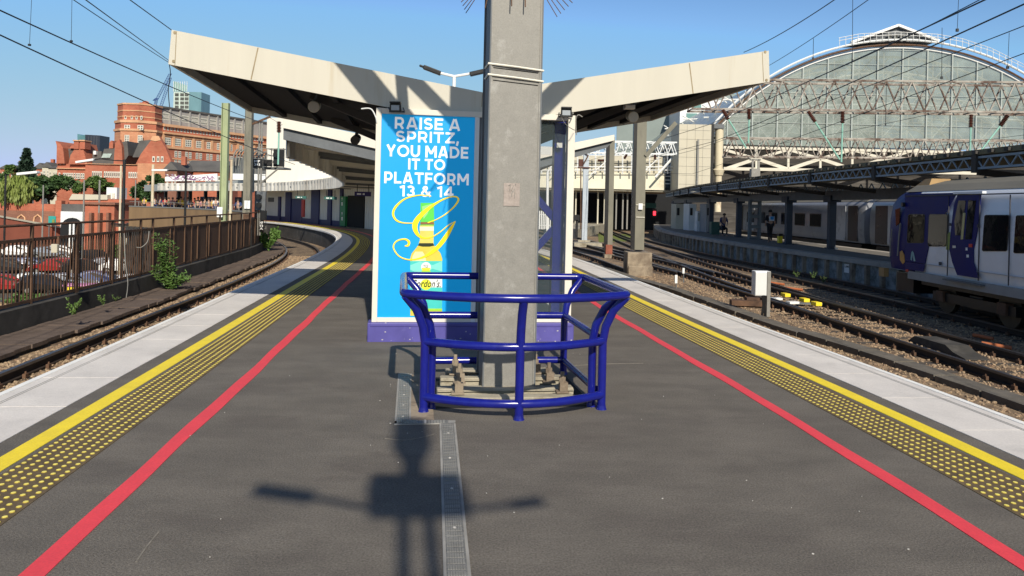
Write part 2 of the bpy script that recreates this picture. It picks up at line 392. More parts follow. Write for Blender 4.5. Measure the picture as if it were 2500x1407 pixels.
for c, sgn in ((Lc, 1), (Rc, -1)):
    side = 'left' if sgn > 0 else 'right'
    # coping slabs with open joints
    mb = MB(); A = offs(c, 0); B = offs(c, .70 * sgn); per = 4
    for i in range(0, len(c) - per, per):
        a0, a1, b0, b1 = A[i], A[i + per], B[i], B[i + per]
        ka = (a1 - a0).normalized() * .004; kb = (b1 - b0).normalized() * .004
        pts = [a0 + ka, b0 + kb, b1 - kb, a1 - ka]
        if sgn < 0: pts = pts[::-1]
        z1 = .004 + rnd.uniform(0, .0025)
        mb.hexa([(p.x, p.y, -.08) for p in pts] + [(p.x, p.y, z1) for p in pts])
    struct('platform_coping', mb, M['coping'])
    mb = MB(); band(mb, offs(c, -.012 * sgn), offs(c, .045 * sgn), -.06, .0105); struct('white_edge_line', mb, M['white_line'])
    mb = MB()
    for d in (.14, .165): band(mb, offs(c, d * sgn), offs(c, (d + .007) * sgn), .0, .0075)
    struct('coping_groove', mb, M['groove'])
    mb = MB(); band(mb, offs(c, .86 * sgn), offs(c, 1.0 * sgn), -.01, .004); struct('yellow_line', mb, M['yellow_line'])
    mb = MB(); band(mb, offs(c, 1.035 * sgn), offs(c, (1.425 if sgn > 0 else 1.46) * sgn), -.01, .004); struct('tactile_paving', mb, M['tactile'])
    # wobble of a hand-laid line
    def wob(d, ph): return [p + Vector((math.sin(p.y * 1.9 + ph) * .006 + math.sin(p.y * 4.3 + ph) * .004, 0, 0)) for p in offs(c, d * sgn)]
    mb = MB(); band(mb, wob(1.78 if sgn > 0 else 1.81, 0), wob(1.89 if sgn > 0 else 1.92, 1), -.01, .004); struct('red_line', mb, M['red_line'])
    mb = MB(); fine = smooth_c(crom([p for p in c][::4], .0667), 6, 2)
    fine = [p for p in fine if 2.2 < p.y < (58 if sgn > 0 else 30)]
    vs = []; fs = []
    nd = 8; tv = []; tf = []
    for k in range(6):
        cc = offs(fine, ((1.062 if sgn > 0 else 1.095) + .066 * k) * sgn)
        for i_, p in enumerate(cc[:-1]):
            if k % 2: p = (p + cc[i_ + 1]) / 2
            for (VV, FF, rr_, z0_, z1_) in ((vs, fs, .0165, .003, .008), (tv, tf, .0135, .0079, .0088)):
                b = len(VV)
                for r_, z_ in ((rr_, z0_), (rr_ * .85, z1_)):
                    for q in range(nd): a = 2 * math.pi * q / nd; VV.append((p.x + r_ * math.cos(a), p.y + r_ * math.sin(a), z_))
                for q in range(nd): FF.append((b + q, b + (q + 1) % nd, b + nd + (q + 1) % nd, b + nd + q))
                FF.append(tuple(b + nd + q for q in range(nd)))
    mb.add(vs, fs); struct('tactile_domes', mb, M['dome_side'])
    mb = MB(); mb.add(tv, tf); struct('tactile_dome_paint', mb, M['dome_yellow'])
    # dark brick face below the coping
    mb = MB(); band(mb, offs(c, .06 * sgn), offs(c, .16 * sgn), -.95, -.085); struct('platform_face', mb, M['wall_dark'])

# deck boundary (parapet line of the viaduct)
parL = [Vector((-8.4, -6, 0)), Vector((-8.6, 5, 0)), Vector((-9.2, 14, 0)), Vector((-9.97, 21.2, 0)), Vector((-10.97, 29, 0)), Vector((-11.9, 35.6, 0)), Vector((-14.0, 43, 0)), Vector((-17.5, 51, 0)), Vector((-22, 58, 0)), Vector((-29, 65, 0)), Vector((-34.5, 69, 0))]
parC = smooth_c(crom(parL, .5), 5, 3)
mb = MB()
poly = [(p.x - .25, p.y) for p in parC] + [(-38, 78), (-40, 400), (400, 400), (400, -6)]
mb.prism([(x, y, -6.1) for x, y in poly], [(x, y, -.95) for x, y in poly]); struct('viaduct_deck', mb, M['wall_dark'])
NB = 2
mb = MB(); nn = len(parC)
band(mb, offs(parC, .1), [Vector((60 if p.y < 60 else 60, p.y, 0)) for p in parC], -.96, -.93); struct('ballast', mb, M['ballast'])
mb = MB(); mb.box(180, 240, -.94, 430, 320, .04); struct('ballast', mb, M['ballast'])

# kerb wall of the parapet, walkway boards
def wall_curve(name, lab, a, b, d0, d1, z0, z1, m, cat, step=None):
    c = [p for p in parC if a <= p.y <= b]; mb = MB(); band(mb, offs(c, d0), offs(c, d1), z0, z1); o = build(name, mb, m); tag(o, lab, cat); return o
wall_curve('parapet_kerb', 'low sooty stone kerb wall running under the rusty railing beside the left track', -6, 48, 0.0, .32, -.94, -.42, M['kerb'], 'kerb wall')
mb = MB(); c = [p for p in parC if -6 <= p.y <= 46]
i = 0
while i < len(c) - 2:
    a0, a1 = offs(c, .36)[i], offs(c, .36)[i + 1]; break
A = offs(c, .36); B = offs(c, 1.3)
for i in range(len(c) - 1):
    w = rnd.uniform(-.05, .05); z = -.80 + rnd.uniform(-.012, .012)
    b0 = B[i] + Vector((w, 0, 0)); b1 = B[i + 1] + Vector((w, 0, 0)); k = (A[i + 1] - A[i]) * .015
    pts = [A[i] + k, b0 + k, b1 - k, A[i + 1] - k]
    mb.hexa([(p.x, p.y, -.86) for p in pts] + [(p.x, p.y, z) for p in pts])
struct('walkway_boards', mb, M['boards'])
mb = MB(); band(mb, offs(c, .40), offs(c, 1.2), -.94, -.87); struct('cable_trough', mb, M['trough'])

# ------------------------------------------------------------------ tracks
def track(c, lab):
    c = [p for p in c]
    e = bpy.data.objects.new('railway_track', None); COL.objects.link(e); e['kind'] = 'structure'
    mb = MB(); sl = resample(c, .66)
    for i in range(1, len(sl) - 1):
        t = (sl[i + 1] - sl[i - 1]); a = math.atan2(t.y, t.x)
        mb.box(sl[i].x, sl[i].y, -.988, .24, 2.5, .12, a)
    s = build('sleepers', mb, M['sleeper'], None); s.parent = e; s['kind'] = 'stuff'
    for sg in (-1, 1):
        mb = MB(); ctr = offs(c, sg * .7525)
        mb2 = MB(); band(mb2, offs(ctr, -.036), offs(ctr, .036), -.79, -.752)
        h = build('rail_head', mb2, M['rail_head'])
        band(mb, offs(ctr, -.012), offs(ctr, .012), -.90, -.789); band(mb, offs(ctr, -.07), offs(ctr, .07), -.915, -.895)
        band(mb, offs(ctr, -.034), offs(ctr, .034), -.8, -.7895)
        r = build('rail', mb, M['rail']); r.parent = e; h.parent = r
    # chairs and clips
    mb = MB()
    for i in range(1, len(sl) - 1):
        if sl[i].y < 3 or sl[i].y > 40: continue
        t = (sl[i + 1] - sl[i - 1]).normalized(); nrm = Vector((t.y, -t.x, 0)); a = math.atan2(t.y, t.x)
        for sg in (-1, 1):
            for q in (-.115, .115):
                p = sl[i] + nrm * (sg * .7525 + q); mb.box(p.x, p.y, -.885, .09, .045, .06, a); mb.cyl((p.x, p.y, -.87), (p.x, p.y, -.825), .012, 5)
    s = build('rail_clips', mb, M['rust']); s.parent = e; s['kind'] = 'stuff'
    return e
TL = offs(Lc, -1.47); track(resample([p for p in TL if p.y < 82 and p.y > -5], .5), '')
t1 = crom([(8.7, -5), (8.6, 4), (8.4, 11.6), (8.22, 15), (7.9, 21), (7.1, 33), (5.9, 48), (4.0, 68), (2, 85)], .5); track(t1, '')
t2 = crom([(11.8, -5), (11.8, 10), (11.6, 20), (11.0, 31), (10.1, 45), (9.9, 60), (10.8, 80), (12, 110)], .5); track(t2, '')
t3 = crom([(8.1, 18), (8.05, 24), (8.2, 34), (8.5, 48), (9.0, 64), (10, 85)], .5); track(t3, '')
t4 = crom([(19.2, -5), (19.2, 30), (19.0, 70), (18.5, 110)], .5); track(t4, '')
t5 = crom([(3.9, 30), (2.5, 44), (-1, 60), (-6, 76)], .5); track(t5, '')
t5 = crom([(7.2, 30), (5.3, 44), (1.5, 62), (-4, 82)], .5); track(t5, '')
# cable trough on the right
trc = smooth_c(crom([(7.0, -5), (6.95, 6), (6.8, 10.35), (6.6, 12), (6.3, 14.1), (5.75, 16.7), (5.4, 20), (4.85, 24.5), (4.2, 27.8), (3.3, 34), (2, 40)], .25), 4, 2)
mb = MB(); A = offs(trc, .04); B = offs(trc, .42)
for i in range(0, len(trc) - 4, 4):
    w = rnd.uniform(-.02, .02); z = -.82 + rnd.uniform(-.02, .012); k = (A[i + 4] - A[i]) * .02
    pts = [A[i] + k + Vector((w, 0, 0)), B[i] + k + Vector((w, 0, 0)), B[i + 4] - k + Vector((w, 0, 0)), A[i + 4] - k + Vector((w, 0, 0))]
    mb.hexa([(p.x, p.y, -.95) for p in pts] + [(p.x, p.y, z) for p in pts])
struct('cable_trough', mb, M['trough'])

# loose ballast stones, nobody could count them
def stones(n, area, smin, smax, seed, z=-.93):
    r = np.random.default_rng(seed)
    t = (1 + 5 ** .5) / 2
    base = np.array([(-1, t, 0), (1, t, 0), (-1, -t, 0), (1, -t, 0), (0, -1, t), (0, 1, t), (0, -1, -t), (0, 1, -t), (t, 0, -1), (t, 0, 1), (-t, 0, -1), (-t, 0, 1)]) / 1.9
    tri = np.array([(0, 11, 5), (0, 5, 1), (0, 1, 7), (0, 7, 10), (0, 10, 11), (1, 5, 9), (5, 11, 4), (11, 10, 2), (10, 7, 6), (7, 1, 8), (3, 9, 4), (3, 4, 2), (3, 2, 6), (3, 6, 8), (3, 8, 9), (4, 9, 5), (2, 4, 11), (6, 2, 10), (8, 6, 7), (9, 8, 1)])
    V = []; T = []
    k = 0
    for _ in range(n):
        x, y = area(r)
        if x is None: continue
        s = r.uniform(smin, smax); sc3 = s * r.uniform(.6, 1.2, 3); sc3[2] *= .75; a = r.uniform(0, 6.28)
        q = base * (1 + r.uniform(-.28, .28, (12, 1))) * sc3
        q = np.stack([q[:, 0] * math.cos(a) - q[:, 1] * math.sin(a) + x, q[:, 0] * math.sin(a) + q[:, 1] * math.cos(a) + y, q[:, 2] + z + s * .2], 1)
        V.append(q); T.append(tri + 12 * k); k += 1
    V = np.concatenate(V); T = np.concatenate(T)
    mb = MB(); mb.v = [tuple(a) for a in V.tolist()]; mb.f = [tuple(a) for a in T.tolist()]
    o = build('ballast_stones', mb, M['stone']); o['kind'] = 'stuff'; return o
Rx = {round(p.y, 0): p.x for p in Rc}; Lx = {round(p.y, 0): p.x for p in Lc}; Px = {}
for p in parC: Px.setdefault(round(p.y, 0), p.x)
def areaR(r):
    y = 4.5 + 26 * r.random() ** 1.6; return Rx.get(round(y, 0), 3) + .05 + r.random() ** 1.2 * 8.2, y
def areaL(r):
    y = 8 + 28 * r.random() ** 1.2; a = Px.get(round(y, 0)) + 1.35; b = Lx.get(round(y, 0)) - .2; return a + r.random() * (b - a), y
stones(24000, areaR, .016, .034, 3); stones(13000, areaL, .016, .034, 4)

# ------------------------------------------------------------------ mast, guard, cover strip in the foreground
YAW = R(8)
class Fr:
    def __init__(s, x, y, a): s.x, s.y, s.c, s.s, s.a = x, y, math.cos(a), math.sin(a), a
    def __call__(s, u, v, z): return Vector((s.x + u * s.c - v * s.s, s.y + u * s.s + v * s.c, z))
    def box(s, mb, u, v, z, su, sv, sz): p = s(u, v, z); return mb.box(p.x, p.y, p.z, su, sv, sz, s.a)
C = Fr(-.04, 6.87, YAW)
mast = thing('steel_mast', 'tall grey galvanised steel column rising through the blue guard rail at centre', 'mast', (-.03, 6.95, 0))
MC = Fr(-.022, 6.975, YAW)
H = 12.5
mb = MB(); MC.box(mb, 0, -.2, H / 2, .45, .016, H)   # face plate
build('face_plate', mb, M['galv'], mast)
mb = MB()
for u in (-.229, .229): MC.box(mb, u, -.02, H / 2, .012, .40, H)
build('side_flange', mb, M['galv_dark'], mast)
mb = MB()
for u in (-.221, .221): MC.box(mb, u, -.2105, H / 2, .022, .012, H)
build('edge_lip', mb, M['galv'], mast)
mb = MB()
MC.box(mb, -.2, .17, H / 2, .1, .03, H); MC.box(mb, .2, .17, H / 2, .1, .03, H)
build('rear_flange', mb, M['galv_dark'], mast)
for z in (2.765, 2.86):
    mb = MB(); mb.tube([MC(-.245, .05, z + .035), MC(-.243, -.222, z + .03), MC(0, -.226, z + .01), MC(.243, -.222, z - .012), MC(.245, .05, z)], .009, 6)
    build('strap', mb, M['strap'], mast)
for z in (2.735, 2.845):
    mb = MB(); mb.tube([MC(-.20, -.2105, z + .012), MC(.2, -.2105, z - .018)], .004, 4); build('cable_tie', mb, M['black'], mast)
# bird spikes fanned round the top of the frame
mb = MB()
for k in range(16):
    a = R(-70 + k * 140 / 15 - 90); o = Vector((math.cos(a), math.sin(a), 0))
    for zz in (0,):
        b0 = MC(.20 * o.x * 1.1, -.22, 3.62)
mb = MB()
for sg in (-1, 1):
    for k in range(6):
        a0 = MC(sg * .235, -.2 + k * .07, 3.72); mb.tube([a0, a0 + Vector((sg * (.19 + .02 * (5 - k)), 0, -.23 - .015 * k))], .004, 5)
for u in (-.06, .06): mb.tube([MC(u, -.225, 3.72), MC(u, -.28, 3.385)], .0055, 5)
mb.tube([MC(-.235, -.22, 3.60), MC(-.29, -.26, 3.36)], .0055, 5)
build('bird_spikes', mb, M['rust'], mast)
mb = MB(); MC.box(mb, 0, -.05, 3.76, .56, .5, .07); build('spike_collar', mb, M['galv_dark'], mast)
# diagonal braces up to the overhead beam (above the picture, they shade the canopy)
FPq = Pl((-1.60 + .06 * math.sin(YAW), 9.26), (-1.60 + math.cos(YAW) + .06 * math.sin(YAW), 9.26 + math.sin(YAW)))
MPq = Pl(MC(0, 0, 0), MC(1, 0, 0))
def occ(px, py):
    s_, z_ = FPq.hit(px, py); w_ = FPq.w(s_, z_); t_ = (MPq.o - w_).dot(MPq.n) / sdir.dot(MPq.n); return w_ + sdir * t_
for a_, b_, w_, top_ in (((944, 262), (868, 168), .25, 6.9), ((985, 265), (978, 180), .07, 6.9), ((1075, 265), (1000, 188), .13, 6.9), ((1322, 262), (1386, 197), .2, 6.9)):
    p_, q_ = occ(*a_), occ(*b_); d_ = (q_ - p_).normalized(); e1 = p_ + d_ * ((top_ - p_.z) / d_.z); e0 = p_ - d_ * ((p_.z - 4.15) / d_.z)
    mb = MB(); mb.beam(e0, e1, .12, w_); build('brace', mb, M['galv'], mast)
mb = MB(); mb.beam(MC(-5.2, 0, 7.05), MC(5.2, 0, 7.05), .3, .3); build('cross_beam', mb, M['galv'], mast)
# sticker
pm = Pl(MC(-.225, -.208, 0), MC(.225, -.208, 0))
s0, z0 = pm.hit(1229, 503); s1, z1 = pm.hit(1269, 448)
mb = MB(); mb.pbox(pm, s0, s1, z0, z1, 0.0, .006); st = build('sticker', mb, mat('sticker_film', (.33, .28, .25), .4, .2, 30), mast)
mb = MB()
for k in range(7):
    a = rnd.uniform(s0 + .02, s1 - .02); b = rnd.uniform(z0 + .02, z1 - .02)
    mb.tube([pm.w(a, b, .007), pm.w(a + rnd.uniform(-.02, .02), b + rnd.uniform(.01, .04), .008), pm.w(min(s1 - .01, a + rnd.uniform(0, .03)), min(z1 - .01, b + .06), .007)], .003, 5)
build('crease', mb, M['galv'], st)
# base grillage with bolts
for v, hw, z in ((-.36, .56, -.02), (-.12, .60, .0), (.13, .56, .035), (.33, .5, .06)):
    mb = MB(); C.box(mb, 0, v, z, hw * 2, .13, .13); build('base_beam', mb, M['concrete_warm'], mast, bevel=.012)
    mb = MB(); C.box(mb, -0, v - .075, z + .05, hw * 1.98, .02, .012); build('base_flange', mb, M['concrete_warm'], mast)
for sg, rows in ((-1, ((-.30, .43), (-.05, .40), (.2, .42))), (1, ((-.30, .47), (-.05, .40), (.2, .32)))):
    for v, u in rows:
        z0 = .06 + (v + .3) * .11
        b = MB(); C.box(b, sg * u, v, z0, .11, .09, .014); C.box(b, sg * u + .01, v, z0 + .045, .07, .06, .075)
        b.cyl(C(sg * u, v, z0 + .07), C(sg * u, v, z0 + .17), .017, 8); b.cyl(C(sg * u, v, z0 + .08), C(sg * u, v, z0 + .125), .032, 6)
        build('anchor_bolt', b, M['stained'], mast)
mb = MB(); C.box(mb, 0, -.02, .0, 1.36, 1.1, .012); struct('mast_pit_shade', mb, M['dark'])  # flat dark sheet standing in for the shadow in the recess under the base

cage = thing('guard_rail', 'glossy dark blue tubular steel guard rail wrapped round the grey column', 'guard rail', C(0, 0, 0))
RT = .0345
def bow(w, v, sag, z, n=14, zr=0):
    return [C(-w + 2 * w * i / n, v - sag * (1 - (2 * i / n - 1) ** 2), z) for i in range(n + 1)]
def rc(pts, r=.1, k=5):     # round the corners of a path
    o = [pts[0]]
    for i in range(1, len(pts) - 1):
        a, b, c_ = pts[i - 1], pts[i], pts[i + 1]; l = min(r, (a - b).length * .45, (c_ - b).length * .45)
        p, q = b + (a - b).normalized() * l, b + (c_ - b).normalized() * l
        for j in range(k + 1): t = j / k; o.append(p * (1 - t) ** 2 + b * 2 * t * (1 - t) + q * t * t)
    return o + [pts[-1]]
FV, BV = -.66, .65; SAG = .27; HW = .725
frontTop = [C(-.90 + 1.80 * i / 14, FV - .10 - .30 * (1 - (2 * i / 14 - 1) ** 2), .95) for i in range(15)]
ring = [C(-.90, BV + .12, .95)] + [frontTop[0]] + frontTop[1:-1] + [frontTop[-1]] + [C(.90, BV + .12, .95)]
def chain(pts): return pts
ringc = rc([C(0, BV + .12, .95), C(-.90, BV + .12, .95)] + frontTop + [C(.90, BV + .12, .95), C(0, BV + .12, .95)], .09)[:-1]
mb = MB(); mb.tube(ringc, RT, 12, closed=True); build('top_rail', mb, M['blue'], cage, True)
for z in (.56, .12):
    mb = MB(); mb.tube(bow(HW, FV, SAG, z, 18), RT, 12); build('front_rail', mb, M['blue'], cage, True)
    mb = MB(); mb.tube([C(-.68, BV, z + .02), C(.68, BV, z + .02)], RT, 12); build('rear_rail', mb, M['blue'], cage, True)
    for sg in (-1, 1):
        mb = MB(); mb.tube([C(sg * .68, BV, z + .02), C(sg * .70, FV + .1, z + .02)], RT * .9, 10); build('side_rail', mb, M['blue'], cage, True)
def post(u, v, tu, tv, ub=None):
    pts = [C(u, v, 0), C(u, v, .3), C(u, v, .55), C(u + (tu - u) * .12, v + (tv - v) * .12, .68), C(u + (tu - u) * .45, v + (tv - v) * .45, .82), C(tu, tv, .935)]
    mb = MB(); mb.tube(pts, RT, 12); p = build('post', mb, M['blue'], cage, True)
    mb = MB(); q = C(u, v, 0); mb.lathe((q.x, q.y, 0), [(.045, 0), (.04, .012), (.036, .035)], 12); build('foot_weld', mb, M['blue'], p)
for sg in (-1, 1):
    post(sg * HW, FV, sg * .89, FV - .10); post(sg * .68, BV, sg * .87, BV + .10)
post(.665, FV + .1, .85, FV - .02)
post(0, FV - SAG, 0, FV - .39)
post(-.665, FV + .1, -.85, FV - .02)

# cable cover strips in the asphalt
M['strip'] = mat('strip_steel', (.16, .16, .155), .6, .25, 8, fine=.3); M['strip_edge'] = mat('strip_edge', (.3, .29, .27), .8, .2, 5)
def cover(quad, rows, cols, name='cable_cover', lab='', bumps=True):
    e = thing(name, lab, 'drain cover', G(*quad[0]))
    q = [G(*p) for p in quad]     # near-left, near-right, far-right, far-left
    mb = MB(); mb.hexa([(p.x, p.y, -.01) for p in q] + [(p.x, p.y, .006) for p in q]); build('frame', mb, M['strip_edge'], e)
    f = lambda u, v: (q[0] * (1 - u) + q[1] * u) * (1 - v) + (q[3] * (1 - u) + q[2] * u) * v
    mb = MB(); w = [f(.12, .004), f(.88, .004), f(.88, .996), f(.12, .996)]; mb.hexa([(p.x, p.y, 0) for p in w] + [(p.x, p.y, .0085) for p in w]); pl = build('tread_plate', mb, M['strip'], e)
    mb = MB()
    for j in range(rows):
        for i in range(cols):
            u0 = .16 + .68 * i / cols; u1 = u0 + .68 / cols * .62; v0 = (j + .15) / rows; v1 = (j + .85) / rows
            w = [f(u0, v0), f(u1, v0), f(u1, v1), f(u0, v1)]; mb.hexa([(p.x, p.y, .008) for p in w] + [(p.x, p.y, .0115) for p in w])
    build('tread_bars', mb, M['strip_edge'] if 0 else mat('tread_bar', (.22, .215, .2), .55, .2, 9), e)
    mb = MB()
    for j in range(5):
        p = f(.5, (j + .5) / 5); mb.cyl((p.x, p.y, .006), (p.x, p.y, .0135), .008, 8)
    build('screws', mb, M['chip'], e)
cover([(1085, 1500), (1160, 1500), (1112, 1034), (1073, 1036)], 46, 7, lab='long narrow steel tread strip let into the asphalt in front of the guard rail')
cover([(963, 1036), (1003, 1035), (1005, 914), (972, 914)], 22, 6, lab='short steel tread strip let into the asphalt beside the left front post')
cover([(963, 1038), (1112, 1035), (1112, 1028), (963, 1030)], 2, 14, lab='crosswise perforated steel strip joining the two tread strips')
mb = MB()
q = [G(1003, 1030), G(1060, 1028), G(1050, 915), G(1005, 915)]; mb.hexa([(p.x, p.y, -.01) for p in q] + [(p.x, p.y, .003) for p in q]); struct('asphalt_patch', mb, M['stained'])
# seams and scratches in the asphalt
for pts, w_ in ((((1398, 893), (1480, 889), (1585, 887)), .012), (((333, 1372), (362, 1330), (398, 1288)), .008), (((1060, 1060), (1000, 1075), (930, 1070)), .007)):
    g_ = crom([G(*p) for p in pts], .08); mb = MB(); band(mb, offs(g_, -w_ / 2), offs(g_, w_ / 2), -.01, .0025); struct('asphalt_seam', mb, mat('seam_pale', (.2, .18, .15), .9, .3, 20))
# small litter on the asphalt
mb = MB()
for k in range(40):
    x = rnd.uniform(-2.2, 2.2); y = rnd.uniform(3, 9); s = rnd.uniform(.002, .006); mb.box(x, y, .003, s * rnd.uniform(1, 2.2), s, .004, rnd.uniform(0, 3))
struct('asphalt_litter', mb, M['chip'], kind='stuff')
# lamp column behind the camera, its shadow falls on the asphalt
lam = Vector((.9, -3.2, 0))
def shp(px, py, h):      # the point at height h whose shadow falls on that asphalt point
    g = G(px, py); k = h / math.tan(SUN_EL); return Vector((g.x + math.sin(SUN_AZ) * k, g.y + math.cos(SUN_AZ) * k, h))
HL = 5.2
Q = Pl(shp(700, 1215, HL), shp(1300, 1215, HL))
lc = thing('lamp_column', 'twin armed grey lamp column with box sign and top beacon, standing behind the camera', 'lamp column', (shp(1010, 1220, HL).x, shp(1010, 1220, HL).y, 0))
ctr = shp(1030, 1210, HL)
def sh(px, py):          # shadow point -> point in the column's own vertical plane
    g = G(px, py); d = Vector((math.sin(SUN_AZ), math.cos(SUN_AZ), math.tan(SUN_EL)))
    t = (Q.o - g).dot(Q.n) / d.dot(Q.n); v = g + d * t; return v
mb = MB(); a, b = sh(985, 1405), sh(985, 1245); dd = (a - b).normalized()
mb.tube([Vector((a.x, a.y, 0)), a, b], .035, 10); a, b = sh(1060, 1405), sh(1045, 1245); mb.tube([Vector((a.x, a.y, 0)), a, b], .035, 10); build('pole', mb, M['galv_dark'], lc)
a, b = sh(900, 1175), sh(1150, 1245); mb = MB(); mb.beam(Vector((a.x, a.y, (a.z + b.z) / 2)), Vector((b.x, b.y, (a.z + b.z) / 2)), .25, abs(a.z - b.z)); build('sign_box', mb, M['galv_dark'], lc)
for p in ((620, 1195, 765, 1215, 910, 1243), (1325, 1223, 1250, 1233, 1150, 1243)):
    a, b, c_ = sh(p[0], p[1]), sh(p[2], p[3]), sh(p[4], p[5]); mb = MB(); mb.tube([b, c_], .022, 8); ar = build('arm', mb, M['galv_dark'], lc)
    mb = MB(); mb.beam(a, b, .10, .07 if p[0] < 1000 else .03); build('lamp_head', mb, M['black'], ar)
mb = MB(); mb.tube([sh(1008, 1180), sh(1008, 1125)], .07, 8); mb.tube([sh(1008, 1125), sh(1006, 1090), sh(1003, 1030)], [.08, .14, .13], 10); build('beacon', mb, M['black'], lc)
# ------------------------------------------------------------------ shelter with the poster, first canopy
BP = Pl((-1.60, 9.2), (-1.60 + math.cos(YAW), 9.2 + math.sin(YAW)))
def bh(px, py): return BP.hit(px, py)
sh_e = thing('platform_shelter', 'white framed waiting shelter with poster panel and glass panel on a blue plinth', 'shelter', (-.5, 9.4, 0))
sL, zT = bh(919, 264); sR, _ = bh(1404, 279); _, zB = bh(911, 786)
zT = bh(920, 264)[1]
def fr(a, b, z0, z1, o0, o1, name='frame', m='white', parent=None, bev=.004):
    mb = MB(); mb.pbox(BP, a, b, z0, z1, o0, o1); return build(name, mb, M[m], parent or sh_e, bevel=bev)
pu0, pz1 = bh(932, 278); pu1, _ = bh(1160, 278); _, pz0 = bh(1000, 775)
fr(sL, pu0, zB, zT, -.1, .03); fr(pu0, sR - .09, pz1, zT, -.1, .027); fr(pu0, pu1, zB, pz0, -.1, .027)
fr(pu1, pu1 + .055, zB, pz1, -.1, .026, m='white_cool'); fr(sR - .088, sR, zB, zT, -.1, .03)
fr(pu1 + .055, sR - .088, zB, zB + .04, -.09, .022)
fr(pu1 + .058, pu1 + .13, zB, pz1, -.1, .0, name='dark_mullion', m='galv_dark')
# plinth
mb = MB(); mb.pbox(BP, sL - .045, sR + .03, -.01, zB - .002, -.2, .075); mb.pbox(BP, sL - .02, sR + .01, zB - .05, zB - .001, -.12, .082)
build('plinth', mb, M['blue_plinth'], sh_e, bevel=.012)
mb = MB()
for k in range(40):
    a = rnd.uniform(sL, sR); z = rnd.choice([rnd.uniform(.0, .03), zB - .005 - rnd.random() * .04, rnd.uniform(.02, .2)]); w = rnd.uniform(.004, .02); mb.pbox(BP, a, a + w, z, z + w * .6, .074, .0765)
build('chips', mb, M['chip'], sh_e)
# poster
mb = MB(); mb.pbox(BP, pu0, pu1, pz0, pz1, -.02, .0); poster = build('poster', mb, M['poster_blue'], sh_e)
poster['label'] = 'bright blue poster with white capitals and a bottle'
Z = 880, 240, 580 / 1316
def cz(x, y): return Z[0] + x * Z[2], Z[1] + y * Z[2]
def tx(txt, x0, y0, x1, y1, m='poster_white', bold=.028, out=.002, shear=0, thick=.002):
    a, z1 = bh(*cz(x0, y0)); _, z0 = bh(*cz(x0, y1)); b, _ = bh(*cz(x1, y1))
    return text_on(BP, txt, a, b, z0, z1, out, M[m], poster, bold=bold, shear=shear, thick=thick)
def arc_(cx, cy, rx, ry, a0, a1, n=14): return [(cx + rx * math.cos(R(a0 + (a1 - a0) * i / n)), cy + ry * math.sin(R(a0 + (a1 - a0) * i / n))) for i in range(n + 1)]
GL = {'I': (.21, [[(.105, 0), (.105, 1)]]), 'L': (.62, [[(.105, 0), (.105, 1)], [(.1, .1), (.62, .1)]]),
 'E': (.66, [[(.105, 0), (.105, 1)], [(.1, .9), (.66, .9)], [(.1, .5), (.61, .5)], [(.1, .1), (.66, .1)]]), 'F': (.64, [[(.105, 0), (.105, 1)], [(.1, .9), (.64, .9)], [(.1, .48), (.59, .48)]]),
 'T': (.76, [[(0, .9), (.76, .9)], [(.38, 0), (.38, .95)]]), 'A': (.9, [[(.11, 0), (.41, 1)], [(.79, 0), (.49, 1)], [(.22, .26), (.68, .26)]]),
 'Z': (.74, [[(.03, .9), (.72, .9)], [(.02, .1), (.74, .1)], [(.62, .88), (.13, .12)]]), 'Y': (.84, [[(.11, 1), (.42, .40)], [(.73, 1), (.42, .40)], [(.42, .5), (.42, 0)]]),
 'M': (1.0, [[(.105, 0), (.105, 1)], [(.895, 0), (.895, 1)], [(.12, .98), (.5, .32)], [(.88, .98), (.5, .32)]]),
 'O': (1.04, [arc_(.52, .5, .415, .41, 0, 360, 36)]), 'U': (.82, [[(.105, 1), (.105, .4)] + arc_(.41, .4, .305, .31, 180, 360) + [(.715, .4), (.715, 1)]]),
 'D': (.86, [[(.105, 0), (.105, 1)], [(.1, .9), (.36, .9)] + arc_(.36, .5, .39, .4, 90, -90) + [(.1, .1)]]),
 'P': (.72, [[(.105, 0), (.105, 1)], [(.1, .9), (.40, .9)] + arc_(.40, .62, .215, .28, 90, -90) + [(.1, .34)]]),
 'R': (.76, [[(.105, 0), (.105, 1)], [(.1, .9), (.41, .9)] + arc_(.41, .64, .215, .26, 90, -90) + [(.1, .38)], [(.40, .42), (.64, 0)]]),
 'S': (.72, [arc_(.36, .705, .245, .2, 25, 265) + arc_(.36, .295, .255, .2, 85, -158)]), '1': (.44, [[(.33, 0), (.33, 1)], [(.36, .93), (.03, .80)]]),
 '3': (.70, [arc_(.33, .71, .23, .195, 150, -88) + arc_(.33, .30, .26, .205, 88, -155)]), '4': (.80, [[(.57, 0), (.57, 1)], [(.55, .95), (.12, .3)], [(.03, .27), (.80, .27)]]),
 '&': (.86, [[(.80, .04), (.52, .34), (.27, .65), (.22, .78), (.28, .88), (.38, .91), (.48, .86), (.5, .76), (.43, .66), (.22, .5), (.12, .36), (.13, .2), (.24, .11), (.40, .09), (.55, .16), (.66, .3), (.74, .5)]]),
 ',': (.2, [[(.13, .2), (.05, -.2)]])}
